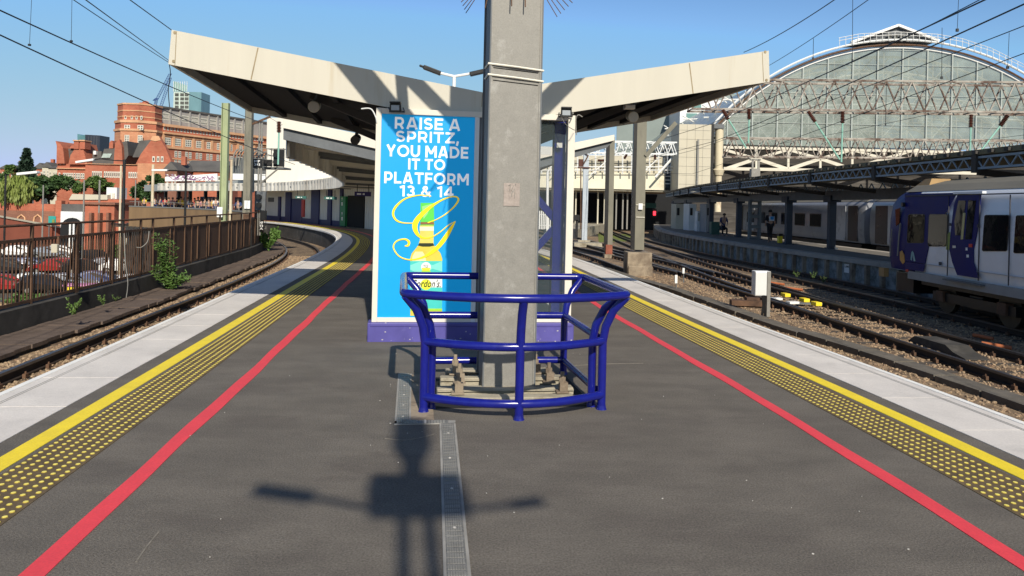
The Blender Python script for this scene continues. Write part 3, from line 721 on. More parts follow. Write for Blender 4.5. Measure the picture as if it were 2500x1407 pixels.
def sign(txt, x0, y0, x1, y1, th=.19):
    """bold geometric capitals drawn as strokes and fitted to the measured line"""
    cur = 0; S_ = []
    for ch in txt:
        if ch == ' ': cur += .34; continue
        w_, st_ = GL[ch]; S_ += [[(cur + x, y) for x, y in q] for q in st_]; cur += w_ + .11
    cur -= .11; a, zt1 = bh(*cz(x0, y0)); _, zb1 = bh(*cz(x0, y1)); zt1 -= .005; zb1 += .005; b, _ = bh(*cz(x1, y1)); H_ = zt1 - zb1; kx = (b - a) / cur; mb = MB(); lay = 0
    for q in S_:
        lay += 1; Lh = []; Rh = []; close = math.hypot(q[0][0] - q[-1][0], q[0][1] - q[-1][1]) < .01
        for i in range(len(q)):
            p0 = q[i - 1] if i else (q[-2] if close else q[0]); p1 = q[i + 1] if i < len(q) - 1 else (q[1] if close else q[-1])
            dx, dy = (p1[0] - p0[0]) * kx, (p1[1] - p0[1]) * H_; l = math.hypot(dx, dy); hw = th * H_ / 2; nx, ny = -dy / l * hw, dx / l * hw
            x, z = a + q[i][0] * kx, zb1 + q[i][1] * H_; Lh.append((x + nx, z + ny)); Rh.append((x - nx, z - ny))
        o = .002 + .00015 * (lay % 12); vs = []
        for l_, r_ in zip(Lh, Rh): vs += [BP.w(l_[0], l_[1], o), BP.w(r_[0], r_[1], o)]
        mb.add(vs, [(2 * i, 2 * i + 1, 2 * i + 3, 2 * i + 2) for i in range(len(Lh) - 1)])
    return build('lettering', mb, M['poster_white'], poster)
sign('RAISE A', 190, 101, 554, 171); sign('SPRITZ,', 196, 177, 545, 243); sign('YOU MADE', 143, 254, 597, 324)
sign('IT TO', 265, 331, 469, 397); sign('PLATFORM', 132, 404, 600, 473); sign('13 & 14', 217, 480, 515, 546)
def cpoly(name, pts, m, out, th=.0012):
    mb = MB(); mb.ppoly(BP, [bh(*cz(*p)) for p in pts], out, out + th); return build(name, mb, m, poster)
pm_ = lambda n, c, **k: mat('print_' + n, c, .45, k.get('v', .08), 3)
def halfb(cx, prof): return [(cx - w, y) for w, y in prof] + [(cx + w, y) for w, y in prof[::-1]]
bcx = 364
cpoly('bottle_body', halfb(bcx, [(36, 790), (44, 815), (62, 838), (80, 860), (89, 890), (88, 1205)]), pm_('gin', (.66, .54, .07), v=.12), .003)
cpoly('bottle_body', halfb(bcx - 40, [(20, 850), (34, 872), (40, 900), (36, 902)]), pm_('gin_light', (.72, .72, .38)), .0045)
cpoly('bottle_neck', halfb(bcx + 3, [(38, 705), (38, 800), (40, 812)]), pm_('neck', (.68, .58, .12)), .0045)
cpoly('neck_shade', halfb(bcx, [(38, 803), (46, 816), (20, 822)]), pm_('dark', (.02, .03, .01)), .006)
cpoly('neck_band', halfb(bcx + 3, [(39, 712), (39, 735)]), pm_('nband', (.75, .78, .55)), .006)
cpoly('bottle_cap', halfb(bcx + 6, [(37, 580), (39, 706)]), pm_('cap', (.1, .62, .08)), .0045)
cpoly('cap_sheen', [(340, 600), (395, 585), (372, 640), (350, 670)], pm_('cap2', (.3, .75, .25)), .006)
cpoly('cap_band', halfb(bcx + 6, [(38, 686), (38, 700)]), pm_('capband', (.25, .12, .05)), .006)
cpoly('label_panel', halfb(bcx, [(89, 902), (89, 1010)]), pm_('teal', (.06, .55, .50)), .0062)
cpoly('label_panel', halfb(bcx, [(88, 1048), (88, 1165)]), pm_('teal', (.06, .55, .50)), .0062)
cpoly('label_wave', [(276, 925), (330, 905), (400, 925), (452, 903), (452, 960), (400, 945), (330, 975), (276, 950)], pm_('teal2', (.2, .66, .6)), .0072)
cpoly('label_band', halfb(bcx, [(88, 1000), (88, 1048)]), pm_('lband', (.8, .82, .8)), .0074)
cpoly('label_panel', halfb(bcx, [(87, 1165), (87, 1178)]), pm_('lime', (.35, .66, .05)), .0066)
def disc(cx, cy, r, m, out):
    return cpoly('label_spot', [(cx + r * math.cos(a * math.pi / 12), cy + r * math.sin(a * math.pi / 12)) for a in range(24)], m, out)
disc(363, 935, 27, pm_('spotw', (.8, .82, .8)), .0078); disc(363, 1032, 30, pm_('spoty', (.7, .74, .04)), .0082)
cpoly('label_spot', [(338, 940), (388, 940), (383, 955), (343, 955)], pm_('spoty', (.7, .74, .04)), .0086)
cpoly('label_spot', [(338, 955), (388, 955), (388, 968), (338, 968)], pm_('lime', (.35, .66, .05)), .0084)
tx('ESTD', 350, 922, 376, 930, 'black', .01, .0088); tx('1769', 351, 932, 375, 939, 'black', .01, .0094)
tx("Gordon's.", 284, 1004, 444, 1046, 'black', .012, .0094, .35, .001)
def stroke(pts, out):
    P2 = [(Vector((x, y, 0)), w) for x, y, w in pts]
    q = []
    for i in range(len(P2) - 1):
        a = P2[max(i - 1, 0)]; b = P2[i]; c_ = P2[i + 1]; d = P2[min(i + 2, len(P2) - 1)]
        for k in range(6):
            t = k / 6
            f = lambda A, B, C_, D: .5 * ((2 * B) + (C_ - A) * t + (2 * A - 5 * B + 4 * C_ - D) * t * t + (3 * B - A - 3 * C_ + D) * t ** 3)
            q.append((f(a[0], b[0], c_[0], d[0]), max(1.5, f(a[1], b[1], c_[1], d[1]))))
    q.append(P2[-1]); Lh = []; Rh = []
    for i in range(len(q)):
        t = (q[min(i + 1, len(q) - 1)][0] - q[max(i - 1, 0)][0]); t = t.normalized() if t.length > 0 else Vector((1, 0, 0)); nn_ = Vector((-t.y, t.x, 0)) * q[i][1] * .47
        Lh.append(q[i][0] + nn_); Rh.append(q[i][0] - nn_)
    mb = MB(); vs = []
    for a, b in zip(Lh, Rh):
        for p in (a, b):
            s_, z_ = bh(*cz(p.x, p.y)); vs.append(BP.w(s_, z_, out)); 
    fs = [(2 * i, 2 * i + 1, 2 * i + 3, 2 * i + 2) for i in range(len(q) - 1)]
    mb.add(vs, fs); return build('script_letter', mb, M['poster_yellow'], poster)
stroke([(392, 543, 4), (330, 537, 6), (250, 556, 9), (197, 600, 13), (181, 640, 13), (197, 674, 11), (235, 690, 7), (297, 692, 5)], .0104)
stroke([(372, 690, 5), (420, 672, 5), (470, 643, 6), (515, 605, 8), (541, 568, 10), (535, 549, 8), (505, 546, 7), (455, 562, 9), (395, 598, 16), (338, 645, 26), (305, 690, 32), (304, 728, 28), (322, 760, 17), (350, 774, 9), (390, 771, 6), (440, 742, 6), (485, 705, 5), (526, 682, 4)], .0108)
stroke([(526, 682, 4), (502, 720, 18), (468, 775, 26), (425, 828, 24), (375, 867, 15), (320, 889, 9), (265, 894, 7), (213, 874, 7), (184, 832, 8), (190, 802, 8), (215, 785, 8), (248, 781, 10), (268, 795, 14), (264, 815, 13), (246, 818, 6)], .0112)
# glass panel with reflections, blue bracing behind
ga, gb = pu1 + .13, sR - .088
mb = MB(); mb.pbox(BP, ga, gb, zB + .04, pz1, -.055, -.045); build('glass', mb, glass_mat('shelter_glass', (.12, .16, .17), .16, .03), sh_e)
mb = MB(); a, z_ = BP.hit(1363, 300); mb.pbox(BP, a, a + .14, 0, 2.9, -.35, -.2); build('post', mb, M['blue'], sh_e)
mb = MB(); a, z1_ = BP.hit(1306, 468); b, z2_ = BP.hit(1374, 548); c0, z3_ = BP.hit(1306, 622)
mb.beam(BP.w(a, z1_, -.27), BP.w(b, z2_, -.27), .05, .09); mb.beam(BP.w(c0, z3_, -.27), BP.w(b, z2_, -.27), .05, .09)
mb.pbox(BP, b - .03, b + .06, z2_ - .1, z2_ + .1, -.25, -.23); build('brace', mb, M['blue'], sh_e)
mb = MB(); a, z_ = BP.hit(1332, 370); mb.pbox(BP, a - .05, a + .09, z_ - .03, z_ + .07, -.13, -.12); a, z_ = BP.hit(1368, 355); mb.pbox(BP, a - .02, a + .05, z_ - .02, z_ + .04, -.13, -.12); build('notice', mb, M['white_sign'], sh_e)
# shelter body: side walls, back and posts (seen through the glass as shade)
mb = MB(); mb.pbox(BP, sL + .02, sL + .08, 0, 2.8, -3.8, -.1); mb.pbox(BP, sR - .07, sR - .01, 0, .3, -3.8, -.1); build('side_panel', mb, M['white_cool'], sh_e)
mb = MB(); mb.pbox(BP, sL + .08, pu1 + .13, 0, 2.8, -.15, -.105); build('back_panel', mb, M['galv_dark'], sh_e)

# canopy: two wings meeting in a valley
def dh(px, py, pl): return pl.hit(px, py)
FP = Pl(BP.w(0, 0, -.06), BP.w(1, 0, -.06))
cn = thing('canopy', 'near butterfly canopy with cream fascia and dark soffit above the poster shelter', 'canopy', (-.5, 11.5, 0))
tl = FP.hit(431, 75); tlb = FP.hit(413, 156); v0 = FP.hit(1180, 226); tr = FP.hit(1876, 125); trb = FP.hit(1879, 199)
tl0 = FP.hit(419, 74)
fh = .41
vb = (v0[0], v0[1] - fh)
lb = FP.hit(411, 157); rb = FP.hit(1879, 200)
DEP = 4.75
def wing(a, b, a2, b2):  # a,b top; a2,b2 bottom
    return a
FASL = [FP.hit(419, 73), (v0[0], v0[1]), vb, FP.hit(411, 157)]
FASR = [(v0[0], v0[1]), FP.hit(1877, 124), FP.hit(1879, 200), vb]
for q in (FASL, FASR):
    mb = MB(); mb.ppoly(FP, q, -.03, .0); f = build('fascia', mb, M['fascia'], cn)
    mb = MB(); mb.ppoly(FP, q, -DEP, -DEP + .03); build('rear_fascia', mb, M['fascia'], cn)
    mb = MB(); up = [(s_, z_ - .12) for s_, z_ in q[:2]]; lo = [(s_, z_ + .10) for s_, z_ in (q[2:] if q is FASL else [q[2], q[3]])]
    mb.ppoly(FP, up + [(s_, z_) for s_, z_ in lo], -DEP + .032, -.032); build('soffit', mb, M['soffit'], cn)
# long edges
for (t_, b_) in ((FASL[0], FASL[3]), (FASR[1], FASR[2])):
    mb = MB(); sg = -1 if t_[0] < v0[0] else 1
    mb.hexa([FP.w(b_[0], b_[1], -.031), FP.w(b_[0] - sg * .04, b_[1], -.031), FP.w(b_[0] - sg * .04, b_[1], -DEP + .031), FP.w(b_[0], b_[1], -DEP + .031),
             FP.w(t_[0], t_[1], -.031), FP.w(t_[0] - sg * .04, t_[1], -.031), FP.w(t_[0] - sg * .04, t_[1], -DEP + .031), FP.w(t_[0], t_[1], -DEP + .031)]); build('side_fascia', mb, M['fascia'], cn)
# seams, rivets, corner plates
mb = MB()
for a, b in (((630, 116), (613, 195)), ((1683, 154), (1692, 229)), ((431, 76), (427, 160)), ((1861, 127), (1864, 200)), ((1178, 227), (1176, 262))):
    p, q = FP.hit(*a), FP.hit(*b); mb.beam(FP.w(p[0], p[1] - .004, .001), FP.w(q[0], q[1] + .004, .001), .008 if a[0] not in (630, 1683) else .014, .003)
build('seam', mb, M['seam'], cn)
mb = MB()
for p in ((427, 80), (424, 150), (1868, 127), (1871, 196)):
    q = FP.hit(*p); mb.cyl(FP.w(q[0], q[1], -.001), FP.w(q[0], q[1], .006), .018, 10)
build('rivet', mb, M['seam'], cn)
def soffz(s_):
    if s_ < v0[0]:
        t = (s_ - FASL[3][0]) / (v0[0] - FASL[3][0]); return FASL[3][1] * (1 - t) + vb[1] * t + .10
    t = (s_ - v0[0]) / (FASR[2][0] - v0[0]); return vb[1] * (1 - t) + FASR[2][1] * t + .10
mb = MB()
for sg in (-1, 1):
    e_ = FASL[3][0] if sg < 0 else FASR[2][0]
    for o in (-1.0, -3.9):
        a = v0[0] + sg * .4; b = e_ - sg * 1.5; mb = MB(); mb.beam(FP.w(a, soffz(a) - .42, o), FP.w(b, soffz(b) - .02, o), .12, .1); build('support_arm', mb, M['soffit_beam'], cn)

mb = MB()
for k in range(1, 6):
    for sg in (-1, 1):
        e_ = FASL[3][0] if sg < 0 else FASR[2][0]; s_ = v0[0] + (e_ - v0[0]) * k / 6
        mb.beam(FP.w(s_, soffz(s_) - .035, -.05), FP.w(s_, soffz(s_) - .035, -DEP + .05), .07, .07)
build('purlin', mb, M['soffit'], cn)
# drum speakers under the canopy
def drum(px, py, Y, r, lab, tilt=0):
    c = P(px, py, Y); e = thing('loudspeaker', lab, 'speaker', c, 'round platform loudspeakers under the near canopy')
    mb = MB(); d = Vector((.12, -1, -.25)).normalized(); mb.tube([c - d * .16, c - d * .14, c, c + d * .012], [r * .8, r * .97, r, r * .97], 18); build('housing', mb, M['cream'], e, True)
    mb = MB(); mb.tube([c + d * .012, c + d * .018], [r * .86, r * .86], 18); build('grille', mb, mat('grille', (.42, .4, .35), .7, .1, 60), e, True)
    mb = MB(); mb.tube([c - d * .08 + Vector((0, 0, r)), c + Vector((.05, .1, r + .2))], .02, 6); build('bracket', mb, M['galv_dark'], e)
drum(766, 261, 10.0, .077, 'round cream loudspeaker hanging under the left wing of the near canopy')
drum(1546, 286, 10.1, .072, 'round cream loudspeaker under the right wing of the near canopy, below a white box')
c = P(1536, 262, 10.05); mb = MB(); mb.box(c.x, c.y, c.z, .14, .1, .06, .2); mb.box(c.x - .02, c.y, c.z + .06, .05, .03, .07); o = build('junction_box', mb, M['white'], bevel=.012); tag(o, 'small white junction box above the right loudspeaker', 'junction box')
c = P(869, 340, 13.2); e = thing('loudspeaker', 'dark drum loudspeaker silhouetted at the rear of the left canopy wing', 'speaker', c)
mb = MB(); mb.tube([c + Vector((0, .1, .03)), c + Vector((0, -.08, -.03))], [.07, .08], 14); build('housing', mb, M['black'], e, True); mb = MB(); mb.tube([c, c + Vector((.03, 0, .25))], .03, 6); build('bracket', mb, M['black'], e)
# floodlights on the shelter's top corners
for k, (px, py, lab) in enumerate(((967, 268, 'black floodlight on top edge of the poster panel'), (1375, 280, 'black floodlight on top edge of the glass panel'))):
    s_, z_ = BP.hit(px, py); c = BP.w(s_, z_, .17); e = thing('floodlight', lab, 'floodlight', c, 'floodlights on the shelter frame')
    mb = MB()
    A_ = [c + Vector((x, -.05, z)) for x, z in ((-.075, -.06), (.075, -.06), (.065, .045), (-.065, .045))]
    B_ = [c + Vector((x * .75, .09, z * .8 + .01)) for x, z in ((-.075, -.06), (.075, -.06), (.065, .045), (-.065, .045))]
    mb.prism(A_, B_); mb.box(c.x, c.y - .04, c.z + .055, .13, .09, .022); build('housing', mb, M['black'], e, bevel=.006)
    mb = MB(); mb.box(c.x, c.y - .054, c.z - .005, .095, .008, .06); build('lens', mb, glass_mat('lens', (.5, .55, .6), .7, .1), e)
    mb = MB(); mb.tube([c + Vector((-.085, 0, 0)), c + Vector((-.085, .12, -.03)), c + Vector((.085, .12, -.03)), c + Vector((.085, 0, 0))], .009, 6); build('bracket', mb, M['black'], e)
def cable(pts, r, lab, m='black', name='cable'):
    P3 = []
    for i in range(len(pts) - 1):
        a = pts[max(i - 1, 0)]; b = pts[i]; c_ = pts[i + 1]; d = pts[min(i + 2, len(pts) - 1)]
        for k in range(6):
            t = k / 6; P3.append(.5 * ((2 * b) + (c_ - a) * t + (2 * a - 5 * b + 4 * c_ - d) * t * t + (3 * b - a - 3 * c_ + d) * t ** 3))
    P3.append(pts[-1]); mb = MB(); mb.tube(P3, r, 6); o = build(name, mb, M[m]); tag(o, lab, 'cable'); return o
cable([P(882, 266, 9.15), P(905, 266, 9.15), P(917, 285, 9.14), P(920, 300, 9.16)], .008, 'white cable looping from under the left wing to the poster frame', 'white_cool')
cable([P(1371, 288, 9.3), P(1382, 305, 9.28), P(1398, 316, 9.3), P(1403, 318, 9.45)], .004, 'thin black cable looping from the right floodlight to the frame')
cable([P(1407, 330, 9.5), P(1406, 292, 9.5), P(1412, 281, 9.5), P(1422, 286, 9.5)], .007, 'grey cable hooked beside the white right-hand frame', 'galv')
# twin lamp on its white post above the canopy
c = P(1109, 215, 20)
e = thing('street_lamp', 'white post with two dark lamp heads standing up behind the near canopy', 'lamp', (c.x, 20, 0))
mb = MB(); mb.cyl((c.x, 20, 0), P(1109, 187, 20), .045, 8); j = P(1109, 187, 20); mb.tube([j, P(1071, 178, 20)], .035, 8); mb.tube([j, P(1150, 180, 20)], .035, 8); build('post', mb, M['white_sign'], e)
for a, b, c_ in ((P(1076, 180, 20), P(1034, 164, 20), P(1024, 160, 20)), (P(1147, 182, 20), P(1187, 173, 20), P(1197, 171, 20))):
    mb = MB(); mb.beam(a, b, .16, .11); mb.beam(b, c_, .06, .06); build('lamp_head', mb, M['black'], e, bevel=.02)

# ------------------------------------------------------------------ second canopy, following the curve
c2 = thing('canopy', 'long second canopy with white front fascia and wavy metal edge curving left along the platform', 'canopy', (-2, 20, 0))
C2 = Pl((-5.05, 16.8), (-5.05 + math.cos(R(4)), 16.8 + math.sin(R(4))))
l0, l1 = C2.hit(690, 288), C2.hit(690, 310)
m0, m1 = C2.hit(1180, 392), C2.hit(1180, 452)
r0, r1 = C2.hit(1500, 329), C2.hit(1500, 343)
l1 = C2.hit(690, 312)
for q in ([l0, m0, (m0[0], m0[1] - .27), l1], [m0, r0, r1, (m0[0], m0[1] - .27)]):
    mb = MB(); mb.ppoly(C2, q, -.04, 0); build('fascia', mb, M['white'], c2)
    q2 = [q[3], q[2], (q[2][0], q[2][1] - .28), (q[3][0], q[3][1] - .25)] if q[0] is l0 else [(q[3][0], q[3][1]), q[2], (q[2][0] - .15, q[2][1] - .16), (q[3][0], q[3][1] - .28)]
    mb = MB(); mb.ppoly(C2, q2, -.3, -.08); build('front_beam', mb, M['galv_dark'], c2)
    mb = MB(); qq = [q[0], q[1], (q[1][0], q[1][1] - .1), (q[0][0], q[0][1] - .1)]; mb.ppoly(C2, [(a, z - .02) for a, z in qq], -22.0 if q[0] is not l0 else -1.2, -.05)
    build('roof', mb, M['grey_metal'], c2)
# left roof edge strip that curves: corrugated metal band
edge = [p for p in offs(Lc, .25) if p.y > 16.9]
edge = resample(edge, .22)[:290]
zt = lambda y: 2.95 if y < 38 else 2.75
mb = MB(); vs = []; fs = []
for i, p in enumerate(edge):
    t = (edge[min(i + 1, len(edge) - 1)] - edge[max(i - 1, 0)]).normalized(); nrm = Vector((t.y, -t.x, 0)); d = .05 * (1 if i % 4 < 2 else -1)
    q = p + nrm * d; top = 3.45 - min(.45, max(0, (p.y - 17)) * .022); bot = 2.62 - min(.25, max(0, (p.y - 17)) * .012)
    vs += [(q.x, q.y, bot), (q.x, q.y, top), (q.x + nrm.x * .03, q.y + nrm.y * .03, top), (q.x + nrm.x * .03, q.y + nrm.y * .03, bot)]
for i in range(len(edge) - 1):
    b = i * 4; fs += [(b, b + 4, b + 5, b + 1), (b + 1, b + 5, b + 6, b + 2), (b + 2, b + 6, b + 7, b + 3), (b + 3, b + 7, b + 4, b)]
mb.add(vs, fs); build('edge_band', mb, M['corrug'], c2)
# roof sheet behind the band + ribs
roof_tr = mat('roof_underside', (.72, .69, .6), .7, .12, .8, col2=(.45, .4, .32), thr=.64)
nt_ = roof_tr.node_tree; tl_ = nt_.nodes.new('ShaderNodeBsdfTranslucent'); tl_.inputs[0].default_value = (.75, .7, .58, 1); mx_ = nt_.nodes.new('ShaderNodeMixShader'); mx_.inputs[0].default_value = .45
nt_.links.new(nt_.nodes['Principled BSDF'].outputs[0], mx_.inputs[1]); nt_.links.new(tl_.outputs[0], mx_.inputs[2]); nt_.links.new(mx_.outputs[0], nt_.nodes['Material Output'].inputs[0])
inner = offs(edge, 4.3)
mb = MB(); vs = []; fs = []
for i in range(len(edge)):
    a, b = edge[i], inner[i]; k = min(.45, max(0, (a.y - 17)) * .022)
    vs += [(a.x, a.y, 3.30 - k), (b.x, b.y, 2.72), (b.x, b.y, 2.80), (a.x, a.y, 3.38 - k)]
for i in range(len(edge) - 1):
    b = i * 4; fs += [(b, b + 4, b + 5, b + 1), (b + 2, b + 6, b + 7, b + 3)]
mb.add(vs, fs); build('roof', mb, roof_tr, c2)
for i in range(8, len(edge), 13):
    a, b = edge[i], inner[i]; k = min(.45, max(0, (a.y - 17)) * .022)
    mb = MB(); mb.beam((a.x, a.y, 3.1 - k), (b.x, b.y, 2.55), .1, .12); mb.tube([(a.x, a.y + .5, 3.02 - k), (b.x, b.y + .5, 2.5)], .05, 6)
    if i < 130: mb.beam((b.x, b.y, 0), (b.x, b.y, 2.8), .18, .18)
    build('rib', mb, M['galv_dark'] if (i // 13) % 2 else M['white'], c2)

# ------------------------------------------------------------------ platform building (white panels, blue doors) behind the bend
WB = Pl((-23.5, 70), (-8.4, 46.8))
WB = Pl(G(645, 536), G(916, 561))
bd = thing('platform_building', 'white and navy panelled platform building under the far canopy, with dark doorway', 'building', (-15, 58, 0))
mb = MB(); mb.pbox(WB, -1, WB.L + 1.5, 0, 3.1, -3.5, 0); build('wall', mb, M['corrug'] if 0 else mat('panel_white', (.6, .6, .58), .6, .15, 1.2, stretch=(1, 1, .2)), bd)
def onw(x0, x1, y0, y1, name, m, o=.05, z0=None):
    a, b = WB.hit(x0, 540)[0], WB.hit(x1, 540)[0]; zt_ = WB.hit((x0 + x1) / 2, y0)[1]; zb = WB.hit((x0 + x1) / 2, y1)[1] if z0 is None else z0
    mb = MB(); mb.pbox(WB, a, b, zb, zt_, 0.001, o); return build(name, mb, M[m] if isinstance(m, str) else m, bd)
navy = mat('navy_panel', (.012, .016, .10), .5, .2, 2)
for x0, x1 in ((681, 686), (699, 712), (762, 781), (802, 811), (832, 838)): onw(x0, x1, 462, 560, 'column', navy, .12, .0)
onw(713, 738, 486, 535, 'door', navy, .06, .05); onw(738, 744, 488, 530, 'red_board', mat('red_board', (.45, .05, .05), .6, .1, 2), .1)
onw(850, 890, 478, 560, 'doorway', 'dark', .07, .02); onw(655, 668, 483, 493, 'window', 'black', .05); onw(640, 846, 533, 540, 'skirting', navy, .045, .0)
gs = onw(836.5, 849, 480, 556, 'green_board', mat('green_board', (.02, .22, .08), .5, .1, 2), .2, .05)
for y in (486, 522):
    a, z_ = WB.hit(842.5, y); mb = MB(); mb.beam(WB.w(a, z_ + .09, .205), WB.w(a, z_ - .12, .205), .05, .02); mb.beam(WB.w(a, z_ + .1, .205), WB.w(a - .1, z_, .205), .04, .02); mb.beam(WB.w(a, z_ + .1, .205), WB.w(a + .1, z_, .205), .04, .02); build('arrow', mb, M['white_sign'], gs)
    mb = MB(); mb.pbox(WB, a - .1, a + .1, z_ - .45, z_ - .22, .2, .21); build('notice', mb, M['white_sign'], gs)
# corrugated wall lines
mb = MB()
for k in range(int(WB.L / .3)):
    s_ = k * .3; mb.pbox(WB, s_, s_ + .09, .1, 3.0, .0, .022)
build('cladding_rib', mb, M['white_cool'], bd)
# hanging signs
for (px, py, w, h, Y, m, lab) in ((735, 482, 26, 6, 46, mat('sign_green', (.03, .12, .1), .5, .1, 2), 'dark green hanging sign left under the far canopy'), (807, 484, 30, 7, 42, MATS['sign_green'], 'hanging sign with green stripe beside the green board'), (886, 474, 40, 11, 38, mat('sign_navy', (.03, .02, .12), .5, .1, 2), 'navy hanging sign with small pale arrows near the poster edge')):
    c = P(px, py, Y); wd, ht = w * Y / F, h * Y / F; e = thing('hanging_sign', lab, 'sign', c)
    mb = MB(); mb.box(c.x, Y, c.z, wd, .08, ht); build('panel', mb, m, e)
    q = Pl((c.x - wd / 2, Y - .041), (c.x + wd / 2, Y - .041))
    mb = MB(); mb.pbox(q, wd * .15, wd * .4, c.z - ht * .2, c.z + ht * .15, 0, .004); mb.pbox(q, wd * .5, wd * .62, c.z - ht * .2, c.z + ht * .15, 0, .004); build('lettering', mb, M['white_sign'], e)
    mb = MB()
    for sg in (-.35, .35): mb.cyl((c.x + sg * wd, Y, c.z + ht / 2), (c.x + sg * wd, Y, c.z + ht / 2 + .35), .02, 6)
    build('hanger', mb, M['black'], e)
# ================================================================== LEFT: fence, masts, signal, car park, city
GZ = -6.1
# rusty railing on the kerb
def fence(y0, y1, lab, solid=False):
    c = [p for p in resample(offs(parC, .16), .065) if y0 <= p.y <= y1]; c = resample(c, .13)
    e = thing('railing', lab, 'fence', (c[0].x, c[0].y, -.42))
    mb = MB(); mb.tube([(p.x, p.y, 1.08) for p in c[::4] + [c[-1]]], .028, 6); build('handrail', mb, M['rust'], e)
    for z in (.80, -.36):
        mb = MB(); band(mb, offs(c, -.02), offs(c, .02), z - .03, z + .03); build('rail', mb, M['rust'], e)
    if solid:
        mb = MB(); band(mb, offs(c, -.004), offs(c, .004), -.33, .77); build('sheet', mb, M['rust_sheet'], e)
        for p in c[::11]: mb = MB(); mb.box(p.x + .02, p.y, .22, .03, .02, 1.08); build('sheet_rib', mb, M['rust_sheet'], e)
    else:
        k = 0
        for i, p in enumerate(c[:-1]):
            t = c[i + 1] - p; mb = MB(); mb.box(p.x, p.y, .22, .022, .022, 1.10, math.atan2(t.y, t.x) + math.pi / 2 * 0)
            if k < 96: build('bar', mb, M['rust'], e); k += 1
            else: break
    step = 14
    for i in range(0, len(c), step):
        p = c[i]; mb = MB(); mb.box(p.x, p.y, .33, .05, .05, 1.5); mb.beam((p.x, p.y, .8), (p.x - .25, p.y, -.4), .03, .03); build('post', mb, M['rust'], e)
    return e
fence(5.0, 11.05, 'length of open rusty railing just outside the left edge of view')
fence(11, 16.6, 'nearest length of open rusty railing with spaced bars above the kerb wall')
fence(16.5, 21.15, 'middle length of open rusty railing, behind the tall leafy weed')
fence(21.0, 36.5, 'brown sheet-backed length of railing beyond the leafy weed', True)
fence(36.6, 43, 'dark last length of sheet-backed railing beside the signal post', True)
# little pale lamps hung on the fence
fl = None
for i, (px, py) in enumerate(((134, 607), (311, 590), (429, 577), (514, 567), (571, 558), (610, 553))):
    Y = [14.9, 19.5, 23.8, 27.5, 31.0, 34.0][i]; x = P(px, py, Y)
    e = thing('fence_light', ['pale box light on the nearest length of railing', 'pale box light left of the tall leafy weed', 'pale box light just above the right side of the leafy weed', 'pale box light on the brown sheets left of the greenish mast', 'pale box light between the greenish and concrete masts', 'smallest pale box light near the concrete mast'][i], 'light', x, 'small pale lights fixed along the railing')
    mb = MB(); mb.box(x.x, x.y, x.z, .12, .07, .17); build('housing', mb, M['cream'], e, bevel=.01); mb = MB(); mb.box(x.x + .03, x.y + .06, x.z + .12, .03, .03, .22); build('bracket', mb, M['rust'], e)
cable([P(364, 565, 19.5), P(360, 590, 19.4), P(345, 604, 19.3), P(333, 604, 19.3)], .01, 'slack cable hanging on the railing behind the leafy weed', 'galv')
cable([P(303, 570, 18.6), P(306, 640, 18.3), P(312, 690, 18), P(308, 728, 17.8)], .01, 'slack pale cable hanging down the open railing to the boards', 'galv')
cable([P(420, 560, 24.5), P(423, 585, 24.4), P(402, 600, 24.3)], .01, 'slack cable on the sheet-backed railing right of the weed', 'galv')

# ---- plants
def leaves(mb, c, rad, n, size, r, flat=1.0, droop=0):
    """n small bent leaf faces through an ellipsoid volume, denser toward clumps"""
    k = max(3, n // 60); cl = [Vector((r.uniform(-1, 1), r.uniform(-1, 1), r.uniform(-1, 1))) for _ in range(k)]
    cl = [q.normalized() * (r.random() ** .4) * .82 if q.length > 0 else q for q in cl]
    vs = []; fs = []
    for i in range(n):
        q = cl[r.randrange(k)] + Vector((r.gauss(0, .17), r.gauss(0, .17), r.gauss(0, .15)))
        p = Vector((c[0] + q.x * rad[0], c[1] + q.y * rad[1], c[2] + q.z * rad[2]))
        s = size * r.uniform(.6, 1.4); a = Vector((r.uniform(-1, 1), r.uniform(-1, 1), r.uniform(-.6, .6) - droop)).normalized(); b = a.cross(Vector((r.uniform(-1, 1), r.uniform(-1, 1), r.uniform(-1, 1)))).normalized() * s * .45
        m = len(vs); vs += [p - a * s, p + b, p + a * s, p - b]; fs.append((m, m + 1, m + 2, m + 3))
    mb.add(vs, fs)
